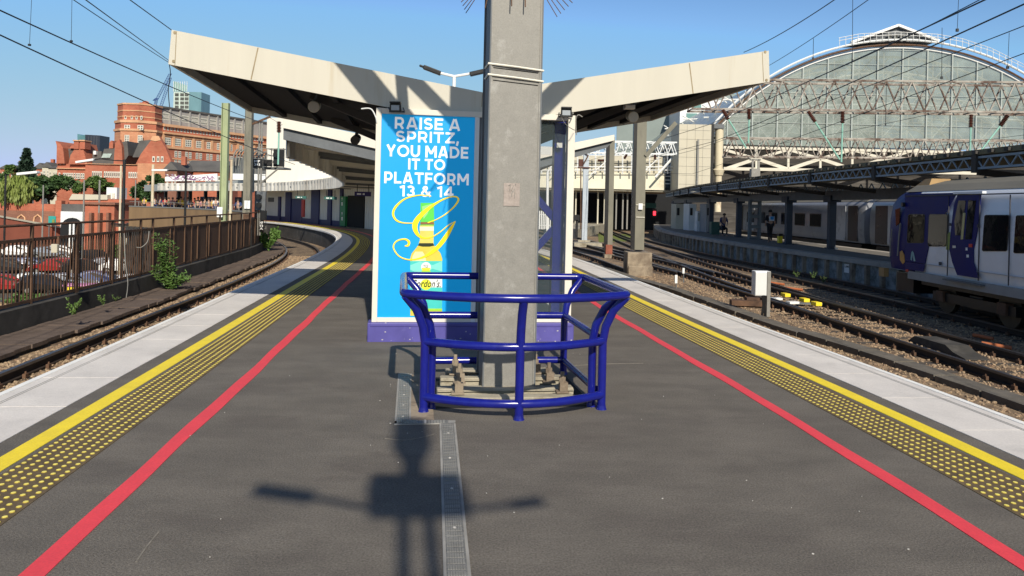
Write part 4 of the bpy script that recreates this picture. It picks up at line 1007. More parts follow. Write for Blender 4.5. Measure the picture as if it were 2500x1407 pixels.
def tree(name, lab, px, pyb, pyt, Y, wpx, m, n=2600, trunk=True, group=None, shape=None, gz=GZ, size=None):
    rr = random.Random(int(px * 7 + Y)); b = P(px, (pyb + pyt) / 2, Y); zt_ = P(px, pyt, Y).z; zb = P(px, pyb, Y).z; w = wpx * Y / F
    e = thing(name, lab, 'tree', (b.x, Y, gz), group); mb = MB()
    if shape == 'cone':
        vs = []
        for lv in range(16):
            t = lv / 15; z = zb + (zt_ - zb) * t; rad = w / 2 * (1 - t) ** .85 + .05
            for k in range(int(3 + 9 * (1 - t))):
                a = rr.uniform(0, 6.28); leaves(mb, (b.x + math.cos(a) * rad * .65, Y + math.sin(a) * rad * .65, z - .1 * rad), (rad * .5 + .15, rad * .5 + .15, (zt_ - zb) / 26), int(n / 110), size or .35, rr)
    elif shape == 'willow':
        for k in range(70):
            a = rr.uniform(0, 6.28); d = w / 2 * rr.random() ** .5; x, y = b.x + d * math.cos(a), Y + d * math.sin(a); top = zt_ - (d / (w / 2)) ** 2 * (zt_ - zb) * .35 - rr.uniform(0, 1); ln = (top - zb) * rr.uniform(.55, 1)
            vs = []; fs = []
            for j in range(int(n / 70)):
                t = rr.random(); p = Vector((x + rr.gauss(0, .16), y + rr.gauss(0, .16), top - ln * t)); m_ = len(vs); s = (size or .3); q = Vector((rr.uniform(-.3, .3), rr.uniform(-.3, .3), -1)) * s; s2 = Vector((rr.uniform(-1, 1), rr.uniform(-1, 1), 0)).normalized() * s * .3
                vs += [p - q, p + s2, p + q, p - s2]; fs.append((m_, m_ + 1, m_ + 2, m_ + 3))
            mb.add(vs, fs)
    else:
        h = zt_ - zb; K = 9
        for k in range(K):
            a = rr.uniform(0, 6.28); d = rr.uniform(.1, .62) if k else 0; zz = rr.uniform(-.28, .3); s = rr.uniform(.42, .62)
            leaves(mb, (b.x + d * math.cos(a) * w / 2, Y + d * math.sin(a) * w / 2, (zt_ + zb) / 2 + zz * h * .85 + (.1 * h if k == 0 else 0)), (w / 2 * s, w / 2 * s, h / 2 * s), int(n / K), size or .32, rr)
    build('crown', mb, m, e)
    mb = MB(); tw = max(.12, w * .035); top = Vector((b.x, Y, zb + (zt_ - zb) * (.85 if shape == 'cone' else .45)))
    mb.tube([(b.x, Y, gz), (b.x + .05 * w, Y, (gz + top.z) / 2), top], [tw * 1.4, tw, tw * .4], 8)
    for k in range(5):
        a = rr.uniform(0, 6.28); s = Vector((b.x, Y, zb + (zt_ - zb) * rr.uniform(.05, .35))); q = s + Vector((math.cos(a) * w * .3, math.sin(a) * w * .3, (zt_ - zb) * .3))
        mb.tube([s, q], [tw * .5, tw * .15], 6)
    build('trunk', mb, M['bark'], e); return e
# tall leafy weed against the railing
rr = random.Random(5); b = Vector((-8.95, 20.4, -.8)); b = G(412, 706, -.8); e = thing('buddleia', 'tall leafy green weed growing out of the boards against the railing', 'plant', b); mb = MB(); st = MB()
for k in range(54):
    a = rr.uniform(0, 6.28); hh = rr.uniform(.35, 1.5) if k < 37 else rr.uniform(.2, .6); d = rr.uniform(.05, .34) if k < 37 else rr.uniform(.2, .5); ex = -.04 if k < 37 else .1
    pts = [b + Vector((0, 0, 0)), b + Vector((math.cos(a) * d * .4 + ex, math.sin(a) * d * .4, hh * .5)), b + Vector((math.cos(a) * d + ex * 2, math.sin(a) * d, hh))]
    st.tube(pts, [.012, .008, .004], 5)
    for j in range(46):
        t = rr.uniform(.12, 1.05); p = pts[0].lerp(pts[1], t * 2) if t < .5 else pts[1].lerp(pts[2], t * 2 - 1)
        q = Vector((rr.uniform(-1, 1), rr.uniform(-1, 1), rr.uniform(-.5, .7))).normalized(); s = rr.uniform(.07, .14); sd = q.cross(Vector((0, 0, 1))).normalized() * s * .22; nrm = q.cross(sd).normalized() * s * .12
        mb.add([p, p + q * s * .5 + sd + nrm, p + q * s, p + q * s * .5 - sd + nrm], [(0, 1, 2), (0, 2, 3)])
build('foliage', mb, M['leaf'], e); build('stems', st, M['bark'], e)
def weed(px, py, Y, w, h, lab, n=240, m='leaf'):
    p = P(px, py, Y); rr = random.Random(int(px)); e = thing('weed', lab, 'plant', p, None); mb = MB(); st = MB()
    for k in range(9):
        a = rr.uniform(0, 6.28); q = p + Vector((math.cos(a) * w * .4, math.sin(a) * w * .4, h * rr.uniform(.5, 1))); st.tube([p, q], [.006, .003], 4)
        for j in range(n // 9):
            t = rr.random(); c = p.lerp(q, t); d = Vector((rr.uniform(-1, 1), rr.uniform(-1, 1), rr.uniform(-.2, 1))).normalized(); s = h * rr.uniform(.08, .2); sd = d.orthogonal().normalized() * s * .3
            mb.add([c, c + d * s * .5 + sd, c + d * s, c + d * s * .5 - sd], [(0, 1, 2, 3)])
    build('foliage', mb, M[m], e); build('stems', st, M['bark'], e)
weed(654, 606, 37.5, 1.3, 1.1, 'bushy green weed at the end of the railing beside the signal post', 900)
weed(570, 645, 31, .45, .45, 'small green weed on the boards below the box lights'); weed(545, 653, 29, .3, .2, 'tiny yellow-green weed on the boards before the greenish mast')
weed(180, 768, 14.3, .3, .3, 'dark weed rooted between kerb wall and boards at left'); weed(252, 742, 16, .25, .2, 'little weed on the boards below the open railing'); weed(283, 735, 16.5, .2, .14, 'smallest weed on the boards below the open railing')
for px, py, Y, l in ((1985, 680, 26.5, 'green weed between the rails left of the parked train'), (2010, 690, 25.5, 'second green weed between the rails left of the parked train, lower in view'), (1945, 676, 27.5, 'third green weed between the rails, furthest from the parked train')):
    weed(px, py, Y, .3, .25, l, 120)

# ---- masts on the left
def mast_col(px0, py0, px1, py1, w, m, lab, zb=-.9, Y=None, parts=(), cat='mast', name='catenary_mast'):
    a, b = G(px1, py1, zb), None
    if Y: a = P(px1, py1, Y); a.z = zb
    t = P(px0, py0, a.y); e = thing(name, lab, cat, a); mb = MB(); h = t.z - zb
    for sg in (-1, 1): mb.box(a.x + sg * (w / 2 - .012), a.y, zb + h / 2, .024, w * .8, h)
    mb.box(a.x, a.y, zb + h / 2, w - .05, .02, h); build('column', mb, m, e)
    return e, a, t
e, a, t = mast_col(548, 252, 543, 632, .27, mat('green_mast', (.33, .38, .22), .7, .2, 2, stretch=(1, 1, .3), col2=(.2, .21, .14), thr=.58), 'pale green painted steel mast rising above the sheeted railing', Y=31)
mb = MB(); mb.box(a.x, a.y - .15, -.5, .55, .5, .35); build('base', mb, M['kerb'], e)
mb = MB(); c = P(541, 518, 31); mb.box(c.x, 30.8, c.z, .22, .02, .4); build('number_plate', mb, M['white_sign'], e)
def solid_mast(px0, py0, px1, py1, Y, wpx, m, lab, zb=-.9, dep=.3, taper=.85):
    a = P(px1, py1, Y); t = P(px0, py0, Y); w = wpx * Y / F; e = thing('catenary_mast', lab, 'mast', (a.x, Y, zb)); mb = MB(); h = t.z
    W2 = w * taper; x = a.x; 
    mb.hexa([(x - w / 2, Y - dep / 2, zb), (x + w / 2, Y - dep / 2, zb), (x + w / 2, Y + dep / 2, zb), (x - w / 2, Y + dep / 2, zb), (x - W2 / 2, Y - dep / 2, h), (x + W2 / 2, Y - dep / 2, h), (x + W2 / 2, Y + dep / 2, h), (x - W2 / 2, Y + dep / 2, h)])
    build('column', mb, m, e, bevel=.01); return e, Vector((x, Y, 0)), h
e, a, h = solid_mast(606, 262, 602, 590, 34, 19, M['mast_conc'], 'weathered concrete mast with number plate standing at the end of the sheeted railing')
mb = MB(); c = P(604, 500, 33.8); mb.box(c.x, 33.78, c.z, .25, .02, .36); build('number_plate', mb, M['white_sign'], e)
mb = MB(); mb.beam(P(612, 305, 34), P(660, 285, 34), .08, .08); mb.beam(P(612, 262, 34), P(700, 280, 34), .07, .07); build('bracket_arm', mb, M['rust'], e)
mb = MB(); c = P(603, 523, 33.8); mb.box(c.x, 33.83, c.z - .25, .36, .02, .5); build('rust_patch', mb, M['rust'], e)
def pole(px, py0, py1, Y, wpx, m, lab, arm=None, name='lamp_post', cat='lamp post', zb=GZ, group=None):
    a = P(px, py1, Y); t = P(px, py0, Y); e = thing(name, lab, cat, (a.x, Y, zb), group); r = wpx * Y / F / 2; mb = MB(); mb.tube([(a.x, Y, zb), (a.x, Y, t.z)], [r * 1.1, r * .9], 8); build('post', mb, m, e)
    if arm:
        mb = MB(); pts = [P(x, y, Y) for x, y in arm]; pts[0].x = a.x; mb.tube(pts, r * .35, 6); f = build('arm', mb, m, e)
        d = (pts[-1] - pts[-2]).normalized(); mb = MB(); mb.beam(pts[-1] - d * .1, pts[-1] + d * .7, .22, .1); build('lamp_head', mb, M['white_sign'], f, bevel=.02)
    return e
pole(11, 426, 560, 30, 5, M['black'], 'slim dark lamp post at the far left in front of the willow', [(11, 428), (40, 426), (50, 425)])
pole(299, 390, 600, 34, 8, M['black'], 'tall dark lamp post in front of the brown parapet, arm reaching left', [(299, 393), (280, 392), (245, 388), (225, 391)])
pole(451, 417, 560, 40, 6, M['black'], 'shorter dark lamp post in front of the far canopy', [(451, 419), (430, 416), (405, 416)])
pole(371, 402, 535, 70, 7, M['cream_rust'], 'cream rusty catenary post left of the far canopy', name='catenary_post', cat='post', zb=-.9)
pole(293, 405, 525, 75, 5, M['cream_rust'], 'cream catenary post just behind the tall dark lamp post', name='catenary_post', cat='post')
pole(562, 390, 540, 45, 7, M['cream_rust'], 'cream post with red band between the greenish and concrete masts', name='catenary_post', cat='post', zb=-.9)
pole(203, 440, 560, 85, 4, M['galv'], 'thin grey catenary post above the brick arches', name='catenary_post', cat='post'); pole(104, 452, 540, 85, 3.5, M['galv'], 'thin grey catenary post in front of the dark trees', name='catenary_post', cat='post'); pole(242, 440, 510, 95, 5, M['galv'], 'dark grey catenary post left of the small white cabin', name='catenary_post', cat='post'); pole(330, 440, 500, 90, 3, M['galv'], 'thin white catenary post right of the brown parapet corner', name='catenary_post', cat='post')
# ---- colour light signal and its gantry
sg_ = thing('signal_post', 'white tubular signal post with grey two-lamp heads and side ladder', 'signal', P(640, 560, 36)); Y = 36
mb = MB()
for px in (628, 634): mb.tube([P(px, 575, Y), P(px + 6, 300, Y)], .045, 8)
build('post', mb, M['galv'], sg_)
mb = MB(); mb.fb(623, 468, 648, 514, Y - .2, .15); h1 = build('signal_head', mb, M['galv_dark'], sg_, bevel=.02)
for y in (481, 501):
    c = P(634, y, Y - .2); mb = MB(); mb.tube([c + Vector((0, -.02, 0)), c + Vector((0, -.2, 0))], [.11, .125], 14); build('lens_hood', mb, M['black'], h1); mb = MB(); mb.cyl(c + Vector((0, -.04, 0)), c + Vector((0, -.05, 0)), .09, 12); build('lens', mb, mat('lens_glass', (.12, .05, .03), .2, .1, 9), h1)
mb = MB(); mb.fb(635, 515, 648, 538, Y - .2, .2); build('subsidiary_signal', mb, M['black'], sg_)
mb = MB(); mb.fb(633, 540, 643, 562, Y - .2, .05); pl_ = build('number_board', mb, M['black'], sg_)
q = Pl(P(633, 540, Y - .21).to_2d(), P(643, 540, Y - .21).to_2d())
for tx_, y0, y1 in (('MP', 541, 548), ('93', 549, 555), ('A', 556, 561)):
    a, z1 = q.hit(634, y0); b, _ = q.hit(642, y0); _, z0 = q.hit(634, y1); text_on(q, tx_, a, b, z0, z1, .002, M['white_sign'], pl_)
mb = MB()
for k in range(14): z = P(642, 460, Y).z - k * .0; y = 390 + k * 13; mb.tube([P(638, y, Y + .2), P(648, y, Y + .2)], .012, 4)
mb.tube([P(638, 380, Y + .2), P(638, 560, Y + .2)], .015, 4); mb.tube([P(649, 380, Y + .2), P(649, 560, Y + .2)], .015, 4); build('ladder', mb, M['galv'], sg_)
sg2 = thing('signal_platform', 'grey caged signal platform with dark signal head and number board high on the white post', 'signal platform', P(650, 412, Y))
mb = MB(); mb.fb(616, 408, 693, 412, Y, 1.2); build('deck', mb, M['galv_dark'], sg2)
mb = MB()
for px in (618, 629, 640, 651, 662, 676, 692): mb.tube([P(px, 410, Y), P(px + .5, 362, Y)], .022, 5)
for y in (363, 380, 396): mb.tube([P(618, y, Y), P(692, y + 1, Y)], .022, 5)
for px in (618, 655, 692): mb.tube([P(px, 364, Y), P(px, 364, Y) + Vector((0, 1.2, 0))], .022, 5)
build('cage_rail', mb, M['galv'], sg2)
mb = MB(); mb.fb(667, 365, 692, 407, Y - .1, .2); h2 = build('signal_head', mb, M['black'], sg2, bevel=.02)
for y in (378, 396): c = P(675, y, Y - .1); mb = MB(); mb.tube([c, c + Vector((0, -.2, 0))], [.1, .11], 12); build('lens_hood', mb, M['black'], h2)
mb = MB(); mb.fb(642, 390, 662, 406, Y - .1, .2); mb.tube([P(648, 395, Y - .1), P(648, 395, Y - .35)], .09, 10); mb.tube([P(656, 401, Y - .1), P(656, 401, Y - .35)], .09, 10); build('shunt_signal', mb, M['black'], sg2)
mb = MB(); mb.fb(617, 388, 640, 408, Y - .1, .05); nb = build('number_board', mb, M['black'], sg2); q = Pl(P(617, 400, Y - .11).to_2d(), P(640, 400, Y - .11).to_2d())
for tx_, y0, y1 in (('MP', 391, 397), ('393', 399, 405)):
    a, z1 = q.hit(621, y0); b, _ = q.hit(635, y0); _, z0 = q.hit(621, y1); text_on(q, tx_, a, b, z0, z1, .004, M['white_sign'], nb)
mb = MB(); mb.tube([P(678, 413, Y), P(634, 450, Y)], .04, 6); mb.tube([P(618, 413, Y), P(618, 470, Y)], .05, 6); build('strut', mb, M['galv'], sg2)
# insulator hanging under the canopy edge at left
def insul(e, top, bot, rr=.09, nd=8, mint=None):
    top, bot = Vector(top), Vector(bot); pts = []; rs = []; 
    for k in range(nd * 2 + 1): pts.append(top.lerp(bot, k / (nd * 2))); rs.append(rr if k % 2 else rr * .5)
    mb = MB(); mb.tube(pts, rs, 10); i_ = build('insulator', mb, M['ins'], e)
    if mint is not None:
        mb = MB(); mb.tube([bot, mint], .035, 6); build('drop_tube', mb, M['mint'], e)
e = thing('insulator_drop', 'brown ribbed insulator with mint green drop tube hanging below the left canopy edge', 'insulator', P(681, 290, 30)); insul(e, P(681, 297, 30), P(681, 324, 30), .1, 7, P(679, 402, 30))
# grey glazed footbridge/stair roof behind the signal
gb_ = thing('footbridge_roof', 'white stair block and curved ribbed roof behind the signal platform', 'building', P(720, 500, 58))
mb = MB(); mb.fb(650, 288, 705, 480, 62, 8); build('tower', mb, M['cream'] if 0 else mat('tower_white', (.66, .63, .56), .6, .05, 1, stretch=(2, 2, .3)), gb_)
mb = MB(); mb.fb(650, 395, 850, 470, 60, 2); build('wall', mb, MATS['tower_white'], gb_)
mb = MB()
for k in range(12):
    x0 = 568 + k * 7.5; pts = [P(x0 + 14 * (1 - math.cos(t)) , 405 - (40 - k * .6) * math.sin(t), 66 + k * .4) for t in [j * math.pi / 2 / 8 for j in range(9)]]; mb.tube(pts, .07, 5)
build('roof_rib', mb, M['galv'], gb_)
mb = MB(); mb.fb(568, 386, 655, 425, 67, 3); build('glazing', mb, glass_mat('glaze_grey', (.2, .22, .22), .75, .2), gb_)
mb = MB()
for k in range(14): x0 = 572 + k * 6; mb.tube([P(x0, 386, 66.8), P(x0, 425, 66.8)], .05, 4)
build('glazing_bar', mb, M['galv_dark'], gb_)
mb = MB(); mb.fb(568, 425, 650, 440, 66, 4); build('lower_wall', mb, M['white_cool'], gb_)
# ---- far platform canopy and brown parapet
fc = thing('far_canopy', 'low grey flat canopy on dark columns above the far platform crowd', 'canopy', P(450, 520, 84))
FPc = Pl((P(350, 460, 96).x, 96), (P(640, 470, 70).x, 70)) if 0 else Pl(P(350, 460, 92).to_2d(), P(640, 470, 66).to_2d())
a, z1 = FPc.hit(352, 452); _, z0 = FPc.hit(352, 467); b, z3 = FPc.hit(640, 437); _, z2 = FPc.hit(640, 466)
mb = MB(); mb.ppoly(FPc, [(a, z1), (b, z3), (b, z2), (a, z0)], -.1, 0); build('fascia', mb, mat('fascia_grey', (.34, .36, .35), .6, .15, .6, stretch=(1, 1, .2)), fc)
mb = MB(); mb.ppoly(FPc, [(a, z1 - .1), (b, z3 - .1), (b, z3 - .3), (a, z1 - .3)], -6, -.1); build('roof', mb, M['galv_dark'], fc)
for px in (372, 403, 430, 466, 497, 525, 556, 588, 618):
    s_, z_ = FPc.hit(px, 467); mb = MB(); mb.pbox(FPc, s_, s_ + .3, 0, z_ + .2, -1.6, -1.3); build('column', mb, M['black'], fc)
for x0, x1, o in ((420, 452, -3), (512, 545, -2.5), (556, 590, -4), (590, 640, -3)):
    s0, z_ = FPc.hit(x0, 480); s1, _ = FPc.hit(x1, 480); mb = MB(); mb.pbox(FPc, s0, s1, 0, 1.9, o - .1, o); build('kiosk_wall', mb, navy if x0 in (420, 512) else M['galv_dark'], fc)
c = [p for p in offs(parC, .1) if p.y > 50]
mb = MB(); band(mb, offs(c, -.05), offs(c, .05), -.95, .80)
o = thing('brown_parapet', 'long brown sheeted parapet curving along the far platform', 'parapet', (c[0].x, c[0].y, -.9)); build('sheet', mb, M['rust_sheet'] if 0 else mat('brown_sheet', (.26, .165, .085), .8, .15, .5, stretch=(2, 2, .2)), o)
mb = MB(); band(mb, offs(c, -.08), offs(c, .08), .80, .9); build('coping_rail', mb, M['galv'], o)
mb = MB(); band(mb, offs(c, -.02), offs(c, .02), 1.25, 1.29); [mb.box(p.x, p.y, 1.05, .05, .05, .5) for p in c[::4]]; build('handrail', mb, M['galv'], o)
# ================================================================== city beyond the viaduct (left)
rb = brick_mat('red_brick', (.38, .105, .06), (.43, .14, .08), (.32, .16, .1), 1.2)
rb2 = brick_mat('terracotta', (.50, .22, .12), (.55, .27, .15), (.42, .2, .12), .8)
bb = brick_mat('brown_brick', (.2, .085, .055), (.25, .11, .07), (.12, .09, .07), 2.0)
stone = mat('terracotta_band', (.6, .34, .19), .8, .15, .5)
slate = mat('slate', (.10, .095, .09), .8, .25, .6)
wframe = mat('window_white', (.62, .6, .52), .6, .05, 3); wpane = mat('window_dark', (.09, .09, .08), .15, .3, .3)
gl_teal = glass_mat('tower_glass', (.30, .44, .43), .92, .15)
def win_proto(w, h, nx, ny, parent, loc, pl, name='window'):
    """one window: white frame with glazing bars, dark pane as a sub-part; built in the wall's direction"""
    s_, z_ = loc; mb = MB(); mb.pbox(pl, s_, s_ + w, z_, z_ + h, -.02, .03); f = build(name, mb, wframe, parent)
    mb = MB(); pw = (w * .92) / nx; ph = (h * .9) / ny
    for i in range(nx):
        for j in range(ny): mb.pbox(pl, s_ + w * .04 + pw * (i + .22), s_ + w * .04 + pw * (i + .78), z_ + h * .05 + ph * (j + .2), z_ + h * .05 + ph * (j + .8), .0301, .05)
    p = build('pane', mb, wpane, f); return f
def win_copy(f, pl, ds, dz):
    c = copy_tree(f, f.parent); v = pl.d * ds; c.location = (f.location.x + v.x, f.location.y + v.y, f.location.z + dz); return c
# --- great red terracotta block
B1 = Pl(P(396, 400, 150).to_2d(), P(652, 400, 176).to_2d())
blk = thing('warehouse_block', 'huge red and orange terracotta office block with grey attic storeys and rows of white windows', 'building', P(396, 500, 150))
hh = lambda x, y: B1.hit(x, y)
def lv(y_left): return hh(396, y_left)[1]
Lw = hh(652, 400)[0] + 6; base = GZ
zr = lv(262); z_a = lv(296); z_b = lv(304); z_c = lv(324); z_d = lv(359); z_e = lv(400)
mb = MB(); mb.pbox(B1, 0, Lw, base, z_d, -8, 0); build('lower_wall', mb, rb, blk)
mb = MB(); mb.pbox(B1, 0, Lw, z_d, z_c, -8, .0); build('wall', mb, rb2, blk)
mb = MB(); mb.pbox(B1, 0, Lw, z_c, z_b, -8, .0); build('wall', mb, rb, blk)
mb = MB(); mb.pbox(B1, 0, Lw, z_b, zr, -8, -1.0); build('attic', mb, mat('attic_grey', (.32, .3, .28), .8, .12, .4), blk)
for z, hh_, o in ((z_b - .1, .5, .5), (z_c, .35, .5), (z_d, .4, .25), (lv(386), .2, .12), (lv(307), .16, .15), (lv(331), .2, .15)):
    mb = MB(); mb.pbox(B1, -.05, Lw, z - hh_ / 2, z + hh_ / 2, .001, o); build('cornice', mb, stone, blk)
mb = MB(); mb.pbox(B1, -.3, Lw, zr, zr + .35, -8, -.7); build('roof', mb, slate, blk)
# windows
f = win_proto(1.25 * 1.0, (lv(303 + 0) - lv(303)) + 1.0, 2, 1, blk, (0, 0), B1) if 0 else None
xs = [hh(x, 330)[0] for x in (402, 427, 453, 479, 505, 530, 555, 580, 605, 628)]
w3 = xs[1] - xs[0]; zz0 = lv(352) + .2; zz1 = lv(335)
def hz(y1, y0): return lv(y0), lv(y1) - lv(y0)
z_, h_ = hz(335, 353); fA = win_proto(w3 * .62, h_, 3, 3, blk, (xs[0], z_), B1)
for s_ in xs[1:]: win_copy(fA, B1, s_ - xs[0], 0)
z_, h_ = hz(366, 382); fB = win_proto(w3 * .28, h_, 2, 3, blk, (xs[1], z_), B1)
for k, s_ in enumerate(xs[1:]):
    if k: win_copy(fB, B1, s_ - xs[1], 0)
    win_copy(fB, B1, s_ - xs[1] + w3 * .38, 0)
    win_copy(fB, B1, s_ - xs[1], lv(403) - z_); win_copy(fB, B1, s_ - xs[1] + w3 * .38, lv(403) - z_)
z_, h_ = hz(309, 317); fC = win_proto(w3 * .18, h_, 1, 1, blk, (xs[0] - .3, z_), B1)
k = 1; s_ = xs[0] - .3 + w3 / 3
while s_ < Lw - 1 and k < 34: win_copy(fC, B1, s_ - xs[0] + .3, 0); s_ += w3 / 3; k += 1
z_, h_ = hz(273, 281); fD = win_proto(w3 * .72, h_, 6, 1, blk, (.4, z_), Pl(B1.w(0, 0, -1.0), B1.w(1, 0, -1.0)))
for i in range(10):
    for j in (0, 1):
        if i or j: win_copy(fD, B1, i * w3, -j * (h_ + .12))
mb = MB()
for i in range(11): mb = MB(); mb.pbox(B1, i * w3 - .25, i * w3 + .1, z_b, zr, -1.0, -.75); build('attic_pier', mb, mat('attic_pale', (.33, .32, .3), .8, .1, .4), blk)
mb = MB()
for i in range(11): mb = MB(); mb.pbox(B1, i * w3 - .2, i * w3 + .35, z_d, z_c, 0, .18); build('pilaster', mb, stone, blk)
# corner tower of the block
cx, cy = P(345, 400, 150).x, 149.0; cw = (396 - 296) * 150 / F
mb = MB()
def octo(r, z0, z1, m, nm, rx=1.0):
    mb = MB(); pr = [(cx + r * rx * math.cos(math.pi / 8 + k * math.pi / 4), cy + r * math.sin(math.pi / 8 + k * math.pi / 4)) for k in range(8)]
    mb.prism([(x, y, z0) for x, y in pr], [(x, y, z1) for x, y in pr]); return build(nm, mb, m, blk)
tw = cw / 2 * 1.08
zt2 = P(345, 264, 152).z
octo(tw, base, z_d, rb2, 'corner_tower'); octo(tw, z_d + .01, z_c, rb2, 'corner_tower'); octo(tw * .99, z_c, z_b, rb, 'corner_tower'); octo(tw * .90, z_b, zt2, rb, 'corner_tower')
for z, hh_, k in ((z_b, .5, 1.03), (z_c, .4, 1.05), (z_d, .4, 1.04), (zt2, .3, .93), (lv(278), .2, .92), (lv(292), .2, .92)): octo(tw * k, z - hh_ / 2, z + hh_ / 2, stone, 'cornice')
TP = Pl((cx - tw * .36, cy - tw * .925), (cx + tw * .36, cy - tw * .925))
ft = win_proto(1.1, .9, 2, 2, blk, (.6, z_b - 1.6), TP); win_copy(ft, TP, 1.6 * tw * .36, 0); ft2 = win_proto(.9, 1.4, 2, 4, blk, (.7, z_c - 2.4), TP); win_copy(ft2, TP, 1.6 * tw * .36, 0); ft3 = win_proto(.4, .7, 1, 1, blk, (.4, lv(299)), Pl((cx - tw * .36, cy - tw * .84), (cx + tw * .36, cy - tw * .84)))
for d in (1.2, 2.1, 3.0): win_copy(ft3, TP, d, 0)
mb = MB(); mb.box(cx + 1.5, cy - 1, zt2 + .25, 1.6, 1.6, .5); mb.lathe((cx + 1.5, cy - 1, zt2 + .5), [(.8, 0), (.5, .3), (.05, .45)], 4); build('roof_turret', mb, rb, blk)
# --- lower gabled college building
B2 = Pl(P(140, 400, 128).to_2d(), P(470, 400, 128).to_2d())
col_ = thing('college_building', 'long red brick building with gables, turrets and slate roofs before the big block', 'building', P(300, 500, 128))
def r2(x0, y0, x1, y1, m, nm, o0=0, o1=-8, par=None):
    a, z1 = B2.hit(x0, y0); b, _ = B2.hit(x1, y0); _, z0 = B2.hit((x0 + x1) / 2, y1); mb = MB(); mb.pbox(B2, a, b, z0, z1, o1, o0); return build(nm, mb, m, par or col_)
def p2(pts, m, nm, o0=0, o1=-6, par=None):
    mb = MB(); mb.ppoly(B2, [B2.hit(*p) for p in pts], o1, o0); return build(nm, mb, m, par or col_)
r2(140, 400, 300, 580, rb, 'wall', 0, -10); r2(215, 402, 425, 580, rb, 'wall', .8, -10); r2(216, 400, 470, 404, stone, 'cornice', 1.1, .81); r2(140, 410, 215, 413, stone, 'cornice', .3, .01)
p2([(140, 345), (143, 357), (142, 400), (162, 400), (160, 380), (158, 362), (152, 353)], rb, 'gable', .5)
r2(153, 362, 195, 402, slate, 'roof', -1, -6); p2([(165, 362), (170, 355), (178, 355), (184, 362)], rb, 'gable', -.5, -1.5)
p2([(172, 402), (177, 380), (187, 365), (192, 350), (204, 350), (210, 372), (218, 402)], rb, 'gable', .6, -4)
for x in (193, 208):
    r2(x - 6, 343, x + 6, 365, rb, 'turret', .8, -1); r2(x - 7, 343, x + 7, 346, stone, 'turret_band', 1, -1.2)
r2(218, 368, 240, 402, slate, 'roof', -1, -5); r2(224, 368, 230, 377, M['white_sign'], 'chimney', -.5, -1)
p2([(236, 402), (250, 363), (275, 362), (270, 402)], slate, 'roof', -.6, -6); p2([(262, 362), (263, 350), (266, 343), (270, 343), (272, 350), (272, 362)], rb, 'turret', -.5, -2.5)
p2([(244, 385), (249, 375), (270, 375), (265, 385)], glass_mat('roof_glass', (.5, .6, .55), .8), 'rooflight', -.4, -.6)
p2([(268, 402), (285, 350), (312, 345), (315, 380), (300, 402)], slate, 'roof', .2, -6); p2([(284, 402), (288, 350), (298, 342), (304, 360), (306, 402)], rb, 'gable', .9, .2)
p2([(330, 385), (347, 345), (375, 343), (362, 385)], slate, 'roof', .9, -5)
p2([(340, 402), (352, 378), (378, 343), (381, 335), (396, 335), (400, 343), (412, 362), (424, 392), (428, 402)], rb, 'gable', 1.2, .3)
p2([(376, 344), (381, 334), (396, 334), (401, 344), (388, 347)], stone, 'gable_cap', 1.3, 1.201)
r2(345, 400, 418, 470, rb2, 'gable_bay', 1.3, .2)
for x in (372, 383, 393):
    q = Pl(B2.w(0, 0, 1.25 if 1 else 0), B2.w(1, 0, 1.25)); a, z1 = q.hit(x, 382); b, z0 = q.hit(x + 6, 396); win_proto(b - a, z1 - z0, 1, 1, col_, (a, z0), q)
q = Pl(B2.w(0, 0, .82), B2.w(1, 0, .82))
a0, z1 = q.hit(225, 418); b0, z0 = q.hit(228.5, 433); fw = win_proto(b0 - a0, z1 - z0, 1, 1, col_, (a0, z0), q)
n_ = 0
for x in list(range(230, 250, 5)) + list(range(254, 275, 5)) + list(range(279, 300, 5)) + list(range(314, 340, 5)):
    win_copy(fw, q, q.hit(x, 418)[0] - a0, 0)
q = Pl(B2.w(0, 0, .02), B2.w(1, 0, .02)); a0, z1 = q.hit(143, 422); b0, z0 = q.hit(147, 436); fw = win_proto(b0 - a0, z1 - z0, 1, 2, col_, (a0, z0), q)
for x in (154, 159, 164, 169, 174, 180, 186, 191, 197, 202): win_copy(fw, q, q.hit(x, 418)[0] - a0, 0)
a0, z1 = q.hit(168, 447); b0, z0 = q.hit(173, 461); fw = win_proto(b0 - a0, z1 - z0, 1, 2, col_, (a0, z0), q)
for x in (174, 180, 186): win_copy(fw, q, q.hit(x, 418)[0] - a0, 0)
a0, z1 = q.hit(146, 390); b0, z0 = q.hit(149, 402); fw = win_proto(b0 - a0, z1 - z0, 1, 2, col_, (a0, z0), q); win_copy(fw, q, q.hit(155, 390)[0] - a0, 0)
